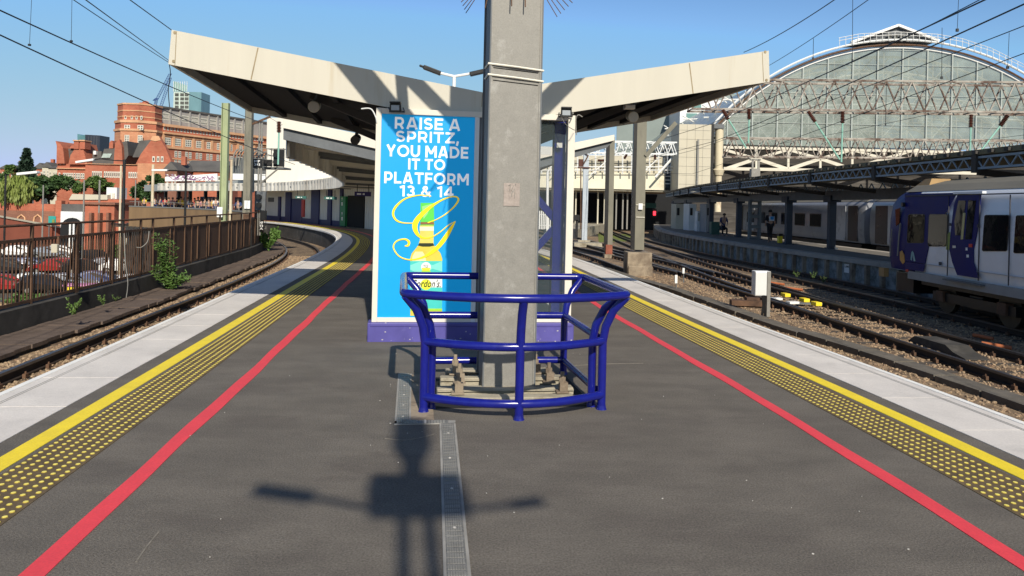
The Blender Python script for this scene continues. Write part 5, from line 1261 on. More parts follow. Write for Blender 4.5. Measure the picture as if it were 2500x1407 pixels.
# houses in front, far towers
def house(px0, px1, pyr, pye, pyb, Y, lab, wall, gable=True, par=None):
    a = P(px0, pye, Y); b = P(px1, pye, Y); zr_ = P((px0 + px1) / 2, pyr, Y).z; e = thing('house', lab, 'house', ((a.x + b.x) / 2, Y, GZ)); w = b.x - a.x; d = 6
    mb = MB(); mb.box((a.x + b.x) / 2, Y + d / 2, (GZ + a.z) / 2, w, d, a.z - GZ); build('wall', mb, wall, e)
    mb = MB(); ov = .25
    if gable: mb.prism([(a.x - ov, Y - ov, a.z), (b.x + ov, Y - ov, a.z), ((a.x + b.x) / 2, Y - ov, zr_)], [(a.x - ov, Y + d, a.z), (b.x + ov, Y + d, a.z), ((a.x + b.x) / 2, Y + d, zr_)])
    else: mb.prism([(a.x - ov, Y - ov, a.z), (a.x - ov, Y + d, a.z), (a.x - ov, Y + d / 2, zr_)], [(b.x + ov, Y - ov, a.z), (b.x + ov, Y + d, a.z), (b.x + ov, Y + d / 2, zr_)])
    build('roof', mb, slate, e); q = Pl((a.x, Y), (b.x, Y)); f = win_proto(w * .14, 1.3, 2, 2, e, (w * .15, a.z - 1.9), q)
    for k in (.4, .65): win_copy(f, q, w * k, 0)
    mb = MB(); mb.box(a.x + w * .8, Y + d / 2, zr_ + .3, .6, .6, 1.2); build('chimney', mb, rb, e); return e
house(0, 34, 402, 412, 440, 150, 'grey roofed house at the far left skyline behind the trees', rb)
house(84, 112, 398, 412, 430, 150, 'small red house between the conifer and the white gabled house', rb); house(103, 127, 396, 408, 430, 145, 'white gabled house with red chimney right of the conifer', M['cream'], True)
house(118, 141, 403, 411, 440, 140, 'slate roofed house touching the end of the college building', M['cream'], False)
house(450, 545, 390, 418, 470, 110, 'dark slate roofed brick hall in front of the big block', rb, False)
house(403, 432, 395, 415, 470, 105, 'small dark gabled hall roof in front of the big block at its middle', bb)
e = thing('glass_tower', 'pale green glass tower with open crown rising behind the big red block', 'tower', P(457, 300, 420)); Y = 420
mb = MB(); mb.fb(423, 225, 461, 300, Y, 12); build('white_frame', mb, mat('tower_pale', (.5, .58, .52), .5, .1, .1), e)
mb = MB(); mb.fb(461, 225, 491, 300, Y, 12); build('glass_side', mb, mat('tower_blue', (.13, .24, .27), .3, .25, .12, stretch=(1, 1, .3)), e)
mb = MB(); mb.ppoly(Pl((P(423, 200, Y).x, Y), (P(461, 200, Y).x, Y)), [Pl((P(423, 200, Y).x, Y), (P(461, 200, Y).x, Y)).hit(*p) for p in ((424, 198), (456, 209), (456, 224), (424, 224))], -.4, 0); build('crown_screen', mb, mat('tower_screen', (.22, .36, .34), .3, .2, .15), e)
mb = MB(); [mb.fb(x, y, x + 9, y + 7, Y - .2, .2) for x in (427, 440, 451) for y in (228, 238, 248, 258)]; build('window', mb, wpane, e)
mb = MB(); [mb.fb(423 + k * 5.5, 199, 424 + k * 5.5, 224, Y - .5, .3) for k in range(7)]; build('mullion', mb, M['white_cool'], e)
e = thing('dark_tower', 'black clad tower with slanted glass top on the left skyline', 'tower', P(216, 370, 330)); Y = 330; q = Pl((P(188, 350, Y).x, Y), (P(244, 350, Y).x, Y))
mb = MB(); mb.ppoly(q, [q.hit(*p) for p in ((208, 329), (244, 331), (243, 372), (208, 372))], -8, 0); build('dark_wall', mb, mat('tower_black', (.03, .035, .05), .4, .2, .2), e)
mb = MB(); mb.ppoly(q, [q.hit(*p) for p in ((188, 327), (200, 331), (208, 329), (208, 372), (188, 372))], -8, -.3); build('glass_wall', mb, mat('tower_teal', (.09, .2, .22), .25, .3, .2), e)
mb = MB(); [mb.fb(x, 333, x + .6, 370, Y - .1, .1) for x in (215, 222, 229, 236)]; build('seam', mb, M['galv_dark'], e)
e = thing('tower_crane', 'thin blue lattice jib crane above the red block', 'crane', P(378, 260, 300)); Y = 300
for a, b in (((393, 260), (416, 190)), ((378, 262), (383, 240)), ((383, 243), (416, 180)), ((376, 246), (383, 240))):
    mb = MB(); A_, B_ = P(*a, Y), P(*b, Y)
    for o in (-.5, .5): mb.tube([A_ + Vector((o, 0, 0)), B_ + Vector((o, 0, 0))], .13, 4)
    for k in range(14): mb.tube([A_.lerp(B_, k / 14) + Vector((-.5, 0, 0)), A_.lerp(B_, (k + 1) / 14) + Vector((.5, 0, 0))], .08, 3)
    build('jib', mb, mat('crane_blue', (.08, .14, .32), .5, .1, 1), e)
# --- trees
tree('willow_tree', 'yellow-green weeping willow at the far left', 42, 500, 424, 116, 82, M['leaf_willow'], 5200, shape='willow', size=.42)
tree('conifer_tree', 'dark tall conifer on the left skyline', 64, 428, 366, 136, 34, M['leaf_conifer'], 5200, shape='cone', size=.5)
tree('broadleaf_tree', 'dark round tree between willow and brick building', 118, 500, 424, 120, 108, M['leaf_dark'], 5200, size=.42)
tree('broadleaf_tree', 'bright green tree at the very left edge behind the lamp post', -4, 500, 400, 118, 40, M['leaf_mid'], 3000, size=.42)
tree('broadleaf_tree', 'small round tree just left of the conifer', 22, 430, 402, 134, 26, M['leaf_mid'], 1200, size=.4)
tree('broadleaf_tree', 'light green tree in front of the college building', 240, 478, 428, 124, 62, M['leaf_mid'], 3200, size=.38)
tree('broadleaf_tree', 'smaller light green tree left of the white cabin', 198, 475, 446, 121, 40, M['leaf_mid'], 1800, size=.36)
tree('broadleaf_tree', 'dark green tree behind the brown parapet corner', 345, 500, 436, 121, 58, M['leaf_dark'], 3200, size=.38)
tree('broadleaf_tree', 'dark green tree in front of the gabled bay of the college building', 385, 470, 428, 124, 56, M['leaf_dark'], 2600, size=.38)
tree('broadleaf_tree', 'light tree seen through the far canopy columns', 470, 500, 462, 124, 100, M['leaf_mid'], 2600, size=.36)
tree('broadleaf_tree', 'bushy tree top above the far canopy roof', 500, 452, 428, 126, 44, M['leaf_mid'], 1600, size=.34)
tree('broadleaf_tree', 'low bush behind the car park near the brick pier', 190, 630, 592, 98, 34, M['leaf_dark'], 900, size=.3)
tree('broadleaf_tree', 'long low hedge tree at the back of the car park', 300, 640, 585, 97, 130, M['leaf_mid'], 3600, size=.34)
tree('broadleaf_tree', 'dark shrub at the right end of the car park', 345, 680, 610, 80, 60, M['leaf_dark'], 1800, size=.3)
# --- car park buildings and walls
e = thing('brick_shed', 'long low reddish brown shed with white gutter left behind the railing', 'shed', P(80, 560, 70)); q = Pl(P(-60, 560, 100).to_2d(), P(172, 560, 112).to_2d())
a, z1 = q.hit(-60, 520); b, z2 = q.hit(172, 562); _, z0 = q.hit(-60, 620); _, z3 = q.hit(172, 622)
shed = mat('shed_brown', (.30, .095, .06), .85, .15, .3)
mb = MB(); mb.ppoly(q, [(a, z1), (b, z2), (b, GZ), (a, GZ)], -8, 0); build('wall', mb, shed, e)
mb = MB(); mb.ppoly(q, [(a, z1 + .25), (b, z2 + .25), (b, z2), (a, z1)], -8, .15); build('gutter', mb, M['cream'], e)
mb = MB(); mb.pbox(q, a, b, GZ, GZ + 1.4, 0, .05); build('dark_base', mb, bb, e)
e = thing('boundary_wall', 'old brick boundary wall with pale coping behind the trees at left', 'wall', P(80, 510, 88)); mb = MB(); mb.fb(-30, 497, 134, 516, 115, .6); build('brickwork', mb, rb, e); mb = MB(); mb.fb(-30, 515, 140, 590, 114, .6); build('lower_wall', mb, bb, e); mb = MB(); mb.fb(134, 490, 149, 590, 113.5, 1); build('pier', mb, rb, e)
for x in (52, 92):
    mb = MB(); c = P(x, 533, 113.9); mb.tube([c + Vector((-.6, 0, -.6)), c + Vector((-.5, 0, .1)), c + Vector((0, 0, .5)), c + Vector((.5, 0, .1)), c + Vector((.6, 0, -.6))], .12, 6); build('arch_trim', mb, stone, e)
e = thing('arch_building', 'white painted wall with dark arched opening and grey roof left of the brick pier', 'building', P(173, 540, 78)); mb = MB(); mb.fb(147, 517, 205, 620, 104, 6); build('wall', mb, M['white_cool'], e); mb = MB(); mb.fb(150, 499, 206, 517, 104.5, 6); build('roof', mb, slate, e)
mb = MB(); c = P(176, 560, 103.9); mb.prism([(c.x + 1.55 * math.cos(t), 103.95, c.z + 1.55 * math.sin(t)) for t in [k * math.pi / 10 for k in range(11)]] + [(c.x - 1.55, 103.95, GZ), (c.x + 1.55, 103.95, GZ)], [(c.x + 1.55 * math.cos(t), 103.8, c.z + 1.55 * math.sin(t)) for t in [k * math.pi / 10 for k in range(11)]] + [(c.x - 1.55, 103.8, GZ), (c.x + 1.55, 103.8, GZ)]); build('arch', mb, M['dark'], e)
for x in (168, 177, 186): mb = MB(); mb.fb(x, 545, x + 4, 615, 103.5, .15); build('pier', mb, M['white_sign'], e)
e = thing('teal_sign', 'square teal hoarding on the dark wall left of the arches', 'sign', P(127, 536, 80)); mb = MB(); mb.fb(118, 528, 136, 545, 108, .1); build('panel', mb, mat('teal_sign', (.03, .3, .27), .5, .1, 1), e); mb = MB(); mb.fb(127, 536, 133, 544, 107.9, .05); build('emblem', mb, M['leaf_willow'], e); mb = MB(); mb.fb(118, 545, 120, 600, 108.1, .1); mb.fb(134, 545, 136, 600, 108.1, .1); build('post', mb, M['galv_dark'], e)
e = thing('brick_pier', 'massive red brick abutment with buttresses behind the railing', 'abutment', P(245, 560, 72)); mb = MB(); mb.fb(206, 497, 278, 634, 95, 7); build('brickwork', mb, rb, e); mb = MB(); mb.fb(204, 495, 281, 500, 94.7, 7.5); build('coping', mb, bb, e)
for x in (216, 237, 258): mb = MB(); mb.fb(x, 520, x + 6, 634, 94.3, .6); build('buttress', mb, bb, e)
mb = MB(); q = Pl((P(278, 540, 95).x, 95.5), (P(320, 540, 95).x, 95.5)); mb.ppoly(q, [q.hit(*p) for p in ((278, 502), (283, 540), (305, 590), (310, 632), (278, 632))], -3, 0); build('wing_wall', mb, rb, e)
e = thing('white_cabin', 'small pale flat roofed cabin on a brick building beyond the viaduct', 'cabin', P(270, 480, 92)); mb = MB(); mb.fb(260, 458, 285, 486, 113, 3); build('wall', mb, M['white_cool'], e); mb = MB(); [mb.fb(x, 472, x + 7, 484, 112.9, .1) for x in (263, 273)]; build('window', mb, wframe, e)
e = thing('brick_building', 'long low brick building with pale roof below the light green trees', 'building', P(230, 490, 90)); q = Pl(P(166, 490, 112).to_2d(), P(300, 490, 112).to_2d()); mb = MB(); mb.fb(168, 486, 300, 600, 112.2, 5); build('wall', mb, rb, e); mb = MB(); mb.ppoly(q, [q.hit(*p) for p in ((168, 488), (176, 474), (262, 476), (262, 488))], -4, 0); build('roof', mb, M['cream'], e)
e = thing('graffiti_hoarding', 'long pale graffiti covered hoarding above the far canopy roof', 'hoarding', P(467, 435, 97)); q = Pl(P(400, 440, 97).to_2d(), P(535, 440, 97).to_2d()); mb = MB(); mb.ppoly(q, [q.hit(*p) for p in ((403, 432), (530, 424), (531, 441), (403, 443))], -.2, 0); build('panel', mb, M['white_sign'], e)
mb = MB()
for k in range(26):
    x = rnd.uniform(408, 520); y = rnd.uniform(430, 438); s_, z_ = q.hit(x, y); mb.tube([q.w(s_ + rnd.uniform(-.5, .5), z_ + rnd.uniform(-.3, .3), .02) for _ in range(4)], .04, 4)
build('graffiti', mb, mat('graffiti', (.25, .1, .25), .6, .9, .8), e)
# --- cars
def car_proto(loc, colr, lab, rz):
    e = thing('parked_car', lab, 'car', (0, 0, 0), 'cars parked below the viaduct railing')
    prof = [(-2.15, .35), (-2.18, .75), (-2.05, .95), (-1.75, 1.0), (-1.35, 1.42), (-.3, 1.5), (.45, 1.42), (1.05, 1.0), (1.85, .88), (2.15, .68), (2.18, .35)]
    mb = MB(); 
    def sec(w0, w1): return [(x, (w1 if z > 1.05 else w0), z) for x, z in prof]
    A_ = [(x, -(.70 if z > 1.05 else .88), z) for x, z in prof]; B_ = [(x, (.70 if z > 1.05 else .88), z) for x, z in prof]
    mb.prism(A_, B_); build('body', mb, colr, e, bevel=.04)
    mb = MB()
    for sg in (-1, 1):
        mb.hexa([(-1.55, sg * .80, 1.0), (.95, sg * .80, 1.0), (.95, sg * .74, 1.0), (-1.55, sg * .74, 1.0), (-1.2, sg * .73, 1.4), (.4, sg * .73, 1.38), (.4, sg * .69, 1.38), (-1.2, sg * .69, 1.4)])
    mb.hexa([(.98, -.68, 1.03), (1.08, -.68, 1.03), (1.08, .68, 1.03), (.98, .68, 1.03), (.44, -.62, 1.42), (.5, -.62, 1.42), (.5, .62, 1.42), (.44, .62, 1.42)])
    mb.hexa([(-1.82, -.66, 1.02), (-1.72, -.66, 1.02), (-1.72, .66, 1.02), (-1.82, .66, 1.02), (-1.42, -.6, 1.42), (-1.36, -.6, 1.42), (-1.36, .6, 1.42), (-1.42, .6, 1.42)])
    build('window_glass', mb, M['black'], e)
    for x in (-1.35, 1.35):
        for sg in (-1, 1):
            mb = MB(); mb.cyl((x, sg * .9, .33), (x, sg * .68, .33), .33, 14); w_ = build('wheel', mb, M['black'], e); mb = MB(); mb.cyl((x, sg * .91, .33), (x, sg * .86, .33), .19, 10); build('rim', mb, M['galv'], w_)
    for sg in (-1, 1):
        mb = MB(); mb.box(2.14, sg * .62, .72, .08, .34, .14); build('headlight', mb, M['white_sign'], e); mb = MB(); mb.box(-2.15, sg * .68, .8, .07, .26, .16); build('tail_light', mb, mat('tail_red', (.5, .02, .02), .3, .1, 3), e)
    e.location = loc; e.rotation_euler = (0, 0, rz); return e
carcol = {'white': mat('car_white', (.75, .75, .74), .25, .03, 1), 'black': mat('car_black', (.02, .02, .022), .2, .1, 1), 'silver': mat('car_silver', (.35, .36, .38), .25, .05, 1, metal=.5), 'red': mat('car_red', (.33, .03, .025), .25, .05, 1), 'blue': mat('car_blue', (.03, .06, .18), .25, .05, 1)}
protos = {}
spots = [(35, 628, 'white', 'white car in the back row at the far left of the car park'), (118, 632, 'silver', 'silver car in the back row beneath the nearest box light'), (150, 628, 'white', 'white car in the back row just right of the silver one'), (215, 640, 'black', 'black car in the back row left of the brick pier'),
         (20, 668, 'black', 'black car second row at the far left'), (75, 665, 'blue', 'dark blue car in the second row behind the railing bars'), (125, 668, 'red', 'red car in the second row, left one of the two red cars'), (160, 665, 'red', 'red car in the second row, right one of the two red cars'), (205, 668, 'black', 'black car in the second row right of the red cars'), (245, 664, 'silver', 'silver car in the second row towards the weed'), (300, 668, 'white', 'white car behind the bars left of the leafy weed'),
         (10, 715, 'red', 'red car in the front row at far left'), (60, 712, 'white', 'white car in the front row at left'), (110, 715, 'black', 'black car in the front row behind the boards'), (165, 712, 'silver', 'silver car in the front row behind the kerb wall'), (215, 705, 'blue', 'dark blue car in the front row right of the silver one'), (330, 715, 'white', 'white van-like car near the base of the weed')]
for i, (px, py, c_, lab) in enumerate(spots):
    g = G(px, py, GZ); rz = R(20 + (i * 37) % 23) + (math.pi if i % 3 == 0 else 0)
    if c_ not in protos: protos[c_] = car_proto((g.x, g.y, GZ), carcol[c_], lab, rz)
    else: again(protos[c_], (g.x, g.y, GZ), lab, rz)
# planters and clutter behind the railing
e = thing('yellow_skip', 'yellow trimmed pink topped stall counter below the railing', 'stall', G(210, 722, GZ)); g = G(205, 730, GZ); mb = MB(); mb.box(g.x, g.y, GZ + .5, 2.4, 1.2, 1.0, .3); build('counter', mb, M['yellow_line'], e); mb = MB(); mb.box(g.x, g.y, GZ + 1.08, 2.6, 1.4, .12, .3); build('top', mb, mat('pink', (.6, .25, .45), .6, .1, 1), e)
for x, y, l in ((50, 770, 'wooden planter with green leaves below the railing at far left'), (150, 775, 'wooden planter with green leaves below the railing, right of the first')):
    g = G(x, y, GZ); e = thing('planter', l, 'planter', g, 'wooden planters below the railing'); mb = MB(); mb.box(g.x, g.y, GZ + .4, 2.6, 1, .8, .3); build('box', mb, mat('wood_pale', (.4, .28, .15), .8, .2, 3), e); mb = MB(); leaves(mb, (g.x, g.y, GZ + 1.1), (1.4, .7, .5), 420, .18, rnd); build('foliage', mb, M['leaf'], e)
# ================================================================== RIGHT: masts, boxes, platform, canopy, trains, trainshed
def box_mast(px0, py0, px1, py1, Y, wpx, lab, zb=-.9, m=None, sidepx=8, extra=None):
    """two-legged steel mast: pale plate face with dark web on its left"""
    a = P(px1, py1, Y); t = P(px0, py0, Y); w = wpx * Y / F; sp = sidepx * Y / F; e = thing('catenary_mast', lab, 'mast', (a.x, Y, zb)); h = t.z
    mb = MB(); mb.box(a.x + sp / 2, Y, (zb + h) / 2, w - sp, .02, h - zb); build('face_plate', mb, m or M['mast_conc'], e)
    mb = MB(); mb.box(a.x - w / 2 + sp / 2, Y + .13, (zb + h) / 2, sp, .26, h - zb); mb.box(a.x + w / 2 - .01, Y + .13, (zb + h) / 2, .02, .25, h - zb); build('web', mb, M['black'], e)
    return e, a.x, h
e, x, h = box_mast(1568, 262, 1556, 640, 30, 31, 'thick grey steel mast on a large stained concrete block between the tracks', zb=.05)
mb = MB(); mb.fb(1532, 617, 1592, 672, 29.6, 1.1); c_ = build('concrete_base', mb, M['stained'], e, bevel=.03)
mb = MB(); mb.fb(1534, 650, 1594, 690, 29.5, 1.3); build('concrete_footing', mb, M['stained'], e, bevel=.04)
mb = MB(); mb.fb(1559, 497, 1569, 512, 29.9, .03); build('number_plate', mb, M['white_sign'], e)
mb = MB(); [mb.fb(1553, y, 1574, y + 1.5, 29.95, .04) for y in (500, 530)]; build('band', mb, M['strap'], e)
mb = MB(); mb.beam(P(1576, 382, 30), P(1650, 300, 30), .14, .16); build('diagonal_brace', mb, M['mast_conc'], e)
e, x, h = box_mast(1491, 335, 1485, 615, 40, 20, 'slimmer grey steel mast with red foot, left of the thick one', zb=-.6)
mb = MB(); mb.fb(1479, 598, 1495, 624, 39.9, .3); build('red_foot', mb, mat('red_oxide', (.25, .08, .05), .8, .3, 4), e)
mb = MB(); mb.fb(1476, 622, 1500, 634, 39.6, .8); build('base', mb, M['stained'], e)
# pale blue-grey lattice post with switchgear
e = thing('lattice_mast', 'pale blue-grey painted post with dark switch box and red insulators, behind the glass panel', 'mast', P(1430, 590, 57)); Y = 57
mb = MB(); mb.fb(1423, 366, 1436, 588, Y, .35); build('column', mb, mat('pale_blue_steel', (.42, .47, .52), .5, .08, 2), e)
mb = MB(); mb.fb(1413, 389, 1424, 407, Y - .1, .3); mb.fb(1411, 408, 1441, 411, Y - .1, .3); build('switch_box', mb, M['ins'], e)
mb = MB(); mb.fb(1411, 587, 1446, 594, Y - .3, 1.0); build('base', mb, M['concrete_warm'], e)
mb = MB(); mb.tube([P(1418, 410, Y - .2), P(1418, 560, Y - .2)], .05, 6); mb.tube([P(1425, 400, Y - .1), P(1436, 380, Y - .1), P(1425, 372, Y - .1)], .05, 5); build('conduit', mb, M['rust'], e)
e = thing('equipment_post', 'short dark equipment post left of the pale blue-grey post', 'post', P(1407, 580, 50)); mb = MB(); mb.fb(1405, 538, 1411, 582, 50, .15); mb.fb(1398, 525, 1415, 540, 50, .2); build('post', mb, M['black'], e)
e = thing('concrete_slab', 'pale concrete slab lying beside the tracks beyond the coping', 'slab', P(1433, 600, 50)); mb = MB(); mb.fb(1402, 594, 1470, 604, 50, 1.5); build('slab', mb, M['concrete_warm'], e)
e = thing('slim_lamp_post', 'slim white lamp post seen through the glass panel', 'lamp post', P(1336, 560, 55)); mb = MB(); mb.tube([P(1336, 575, 55), P(1337, 420, 55)], .09, 8); mb.tube([P(1337, 420, 55), P(1345, 410, 55)], .06, 6); build('post', mb, M['white_sign'], e)
e = thing('palisade_fence', 'short white palisade fence behind the glass panel', 'fence', P(1330, 560, 52)); 
for k in range(14): mb = MB(); mb.fb(1316 + k * 4.4, 515, 1318.6 + k * 4.4, 560, 52, .05); build('pale', mb, M['white_sign'], e)
mb = MB(); [mb.fb(1314, y, 1378, y + 1.5, 52.1, .05) for y in (524, 550)]; build('rail', mb, M['white_sign'], e)
# lineside cabinet on the cable trough
g = G(1862, 775, -.93); Yc = g.y
e = thing('lineside_cabinet', 'white lineside cabinet on a grey post beside the cable trough', 'cabinet', g); mb = MB(); mb.fb(1844, 663, 1882, 723, Yc, .3); build('box', mb, M['white_sign'], e, bevel=.01)
mb = MB(); mb.fb(1845, 666, 1872, 721, Yc - .012, .012); build('door', mb, mat('cabinet_door', (.66, .67, .66), .5, .04, 2), e)
mb = MB(); mb.fb(1873, 664, 1881, 774, Yc - .03, .09); build('post', mb, M['galv'], e); mb = MB(); mb.tube([P(1862, 722, Yc), P(1864, 745, Yc), P(1860, 772, Yc)], .03, 6); mb.tube([P(1868, 722, Yc), P(1866, 745, Yc), P(1868, 772, Yc)], .03, 6); build('conduit', mb, M['black'], e)
def marker(px, y0, y1, Y, lab, w=5):
    e = thing('lineside_marker', lab, 'marker', P(px, y1, Y)); mb = MB(); mb.fb(px - w / 2, y0, px + w / 2, y1, Y, .08); build('post', mb, M['white_sign'], e); mb = MB(); mb.fb(px - 1, y1, px + 1, y1 + 22, Y + .05, .04); build('stake', mb, M['galv_dark'], e)
marker(1669, 655, 668, 25, 'small white plate on a thin stake left of the cabinet'); marker(1651, 672, 692, 24, 'short pale double stake by the trough left of the cabinet', 6)
# point motor with yellow and white boxes
for px, py, c_, l in ((1918, 717, 'yellow', 'yellow clamp block on the sleepers, leftmost of three right of the cabinet'), (1964, 729, 'yellow', 'yellow clamp block on the sleepers, middle of three right of the cabinet'), (1993, 738, 'yellow', 'yellow clamp block on the sleepers, rightmost of three right of the cabinet')):
    g = G(px, py, -.72); mb = MB(); mb.box(g.x, g.y, -.76, .17, .30, .1, .1); o = build('clamp_block', mb, M['yellow_line'], bevel=.012); tag(o, l, 'clamp block')
for px, py, l in ((1895, 727, 'white cover plate between the rails nearest the cabinet'), (1935, 736, 'second white cover plate between the rails, right of the cabinet')):
    g = G(px, py, -.75); mb = MB(); mb.box(g.x, g.y, -.78, .3, .18, .06, .3); o = build('cover_plate', mb, M['white_sign']); tag(o, l, 'cover plate')
e = thing('point_machine', 'rusty point machine frame on sleepers left of the yellow blocks', 'point machine', G(1830, 740, -.9)); g = G(1830, 738, -.8); mb = MB(); mb.box(g.x, g.y, -.82, 1.0, .35, .14, -.1); mb.box(g.x + .1, g.y + .1, -.72, .35, .2, .08); build('casing', mb, M['rust'], e); mb = MB(); mb.box(g.x + 1.1, g.y + .3, -.84, 2.0, .05, .05, .05); build('rod', mb, M['galv_dark'], e)
for px, py, l, dx in ((2425, 828, 'orange clay pipe end sticking out of the ballast between two tracks', .3), (2470, 850, 'broken orange pipe lying on the ballast right of the pipe end', .5), (1960, 708, 'orange conduit piece lying on ballast beyond the yellow blocks', .6), (1915, 695, 'orange conduit piece lying left of the other, behind the cabinet', .5)):
    g = G(px, py, -.88); mb = MB(); mb.tube([g, g + Vector((-dx * .8, .3, .03))], .04, 10); o = build('clay_pipe', mb, mat('clay_orange', (.42, .13, .05), .6, .2, 3), None, True); tag(o, l, 'pipe')
e = thing('hump_cover', 'low dark steel hump cover lying between the rails at right', 'cover', G(2300, 850, -.9)); g = G(2310, 846, -.85); mb = MB(); pr = [(-1.0, 0), (-.75, .14), (.35, .16), (.6, .07), (1.0, .02), (1.0, 0)]
mb.prism([(g.x - .22, g.y - p, -.92 + z) for p, z in pr], [(g.x + .22, g.y - p, -.92 + z) for p, z in pr]); build('cover', mb, M['wall_dark'], e)

# ---- opposite platform
E1 = smooth_c(crom([(13.5, -5), (13.5, 10), (13.3, 20), (12.65, 26.2), (11.75, 36.7), (11.35, 47.7), (11.7, 60), (13.2, 71), (15.5, 84)], .3), 9, 4)
E2 = smooth_c(crom([(17.0, -5), (17.0, 10), (16.9, 20), (16.7, 34), (16.4, 50), (16.4, 62), (17, 74), (18.5, 86)], .3), 9, 4)
n = 200
mb = MB(); band(mb, even(offs(E1, .5), n), even(offs(E2, -.5), n), -.9, 0); struct('platform', mb, mat('platform_far', (.16, .145, .125), .9, .2, 1.2))
for c, s_ in ((E1, 1), (E2, -1)):
    mb = MB(); band(mb, offs(c, 0), offs(c, .55 * s_), -.16, .006); struct('platform_coping', mb, M['coping_far'])
mb = MB(); band(mb, offs(E1, .12), offs(E1, .3), -.93, -.17); struct('platform_face', mb, mat('panel_face', (.30, .32, .32), .9, .3, 2.2, col2=(.12, .125, .12), thr=.52))
mb = MB()
for p in resample(E1, .95):
    if p.y > 8: mb.box(p.x + .06, p.y, -.52, .14, .16, .7)
struct('platform_pier', mb, M['stained'])
e = thing('face_notice', 'small white notice with red plate fixed on the opposite platform face', 'notice', P(2078, 655, 29)); mb = MB(); q = Pl(P(2062, 655, 28.9).to_2d(), P(2103, 658, 27.9).to_2d()); a, z1 = q.hit(2063, 644); b, z0 = q.hit(2087, 669); mb.pbox(q, a, b, z0, z1, 0, .03); pn = build('white_panel', mb, M['white_sign'], e); b2, _ = q.hit(2103, 650)
mb = MB(); mb.pbox(q, b, b2, z0 - .05, z1 - .02, 0, .025); build('red_panel', mb, MATS['red_board'], e)
text_on(q, 'LIMITED', a + .04, b - .04, (z0 + z1) / 2 + .03, z1 - .06, .031, M['black'], pn); text_on(q, 'TRAINS', a + .06, b - .06, z0 + .05, (z0 + z1) / 2 - .03, .031, M['black'], pn) if 0 else None

# canopy over it
fe = [G(px, py, 2.83) for px, py in ((2500, 407), (2200, 429), (2062, 439), (1913, 451), (1806, 461), (1739, 467), (1675, 474), (1625, 482))]
fe = [Vector((12.6, 4, 0)), Vector((12.4, 12, 0))] + [Vector((p.x * 1.0, p.y, 0)) for p in fe]
fe[0].x = 12.0; fe[1].x = 11.9
cE = smooth_c(crom(fe, .35), 6, 4)
ca = thing('canopy', 'long grey canopy with lattice edge girder over the opposite platform', 'canopy', (14, 30, 0))
ZB, ZT = 2.84, 3.12
for z in (ZB, ZT):
    mb = MB(); band(mb, offs(cE, -.03), offs(cE, .05), z, z + .055); build('girder_chord', mb, mat('steel_blue', (.24, .3, .35), .55, .15, 2), ca)
mb = MB(); q = resample(cE, .26)
for i in range(len(q) - 1):
    a, b = q[i], q[i + 1]; mb.beam((a.x, a.y, ZB + .03 if i % 2 else ZT + .02), (b.x, b.y, ZT + .02 if i % 2 else ZB + .03), .03, .03)
build('girder_lacing', mb, MATS['steel_blue'], ca)
olive = mat('roof_olive', (.16, .14, .085), .85, .3, 2, col2=(.2, .17, .11), thr=.6)
mb = MB(); A = offs(cE, -.06); B = offs(cE, 2.4); Cc = offs(cE, 4.2); vs = []; fs = []
for i in range(len(cE)):
    z = ZT + .2
    vs += [(A[i].x, A[i].y, ZT + .09), (A[i].x, A[i].y, ZT + .22), (B[i].x, B[i].y, z + .35), (Cc[i].x, Cc[i].y, z), (Cc[i].x, Cc[i].y, z - .1), (B[i].x, B[i].y, z + .2)]
m6 = 6
for i in range(len(cE) - 1):
    for k in range(6): b = i * 6; fs.append((b + k, b + (k + 1) % 6, b + 6 + (k + 1) % 6, b + 6 + k))
mb.add(vs, fs); build('roof', mb, olive, ca)
mb = MB(); q = resample(cE, .62)
for p in q: mb.box(p.x - .09, p.y, ZT + .15, .1, .16, .08)
build('roof_corrugation', mb, M['wall_dark'], ca)['kind'] = 'stuff'
for i, p in enumerate(resample(cE, 5.2)[1:-1]):
    mb = MB(); mb.beam((p.x + .05, p.y, ZB - .05), (p.x + 2.6, p.y + .2, ZB - .3), .12, .16); mb.beam((p.x, p.y, ZB - .08), (p.x, p.y, ZT + .1), .16, .2); build('cross_beam', mb, M['soffit_beam'], ca)
colp = [(14.7, 16), (14.75, 26), (14.75, 35.5), (14.2, 39.5), (14.3, 48.5), (14.5, 56), (14.6, 64), (15.0, 71)]
cc = crom([(15, 4)] + colp, .5)
mb = MB(); band(mb, offs(cc, -.18), offs(cc, .18), 2.25, 2.62); build('main_beam', mb, M['galv_dark'], ca)
mb = MB(); band(mb, offs(cc, -.3), offs(cc, .3), 2.62, 2.66); build('beam_flange', mb, M['galv_dark'], ca)
mb = MB(); q = resample(offs(cc, .6), .5)
for i in range(len(q) - 1): mb.beam((q[i].x, q[i].y, 2.5 if i % 2 else 2.95), (q[i + 1].x, q[i + 1].y, 2.95 if i % 2 else 2.5), .04, .04)
build('inner_lacing', mb, MATS['steel_blue'], ca)
for x, y in colp:
    mb = MB(); mb.box(x, y, 1.1, .30, .30, 2.2); mb.box(x, y, 2.3, .5, .8, .3); mb.box(x, y, .03, .45, .45, .06); build('column', mb, mat('column_navy', (.03, .045, .07), .6, .2, 2), ca)
# concrete ladder column
mb = MB(); e = thing('concrete_column', 'grey concrete ladder-like column with four openings on the opposite platform', 'column', (14.25, 45.2, 0)); Y = 45.2
for dx in (-.28, .28): mb.box(14.25 + dx, Y, 1.15, .14, .3, 2.3)
for z in (.1, .75, 1.35, 1.95, 2.3): mb.box(14.25, Y, z, .42, .28, .2)
build('column', mb, mat('concrete_blue', (.15, .17, .18), .9, .2, 2), e)
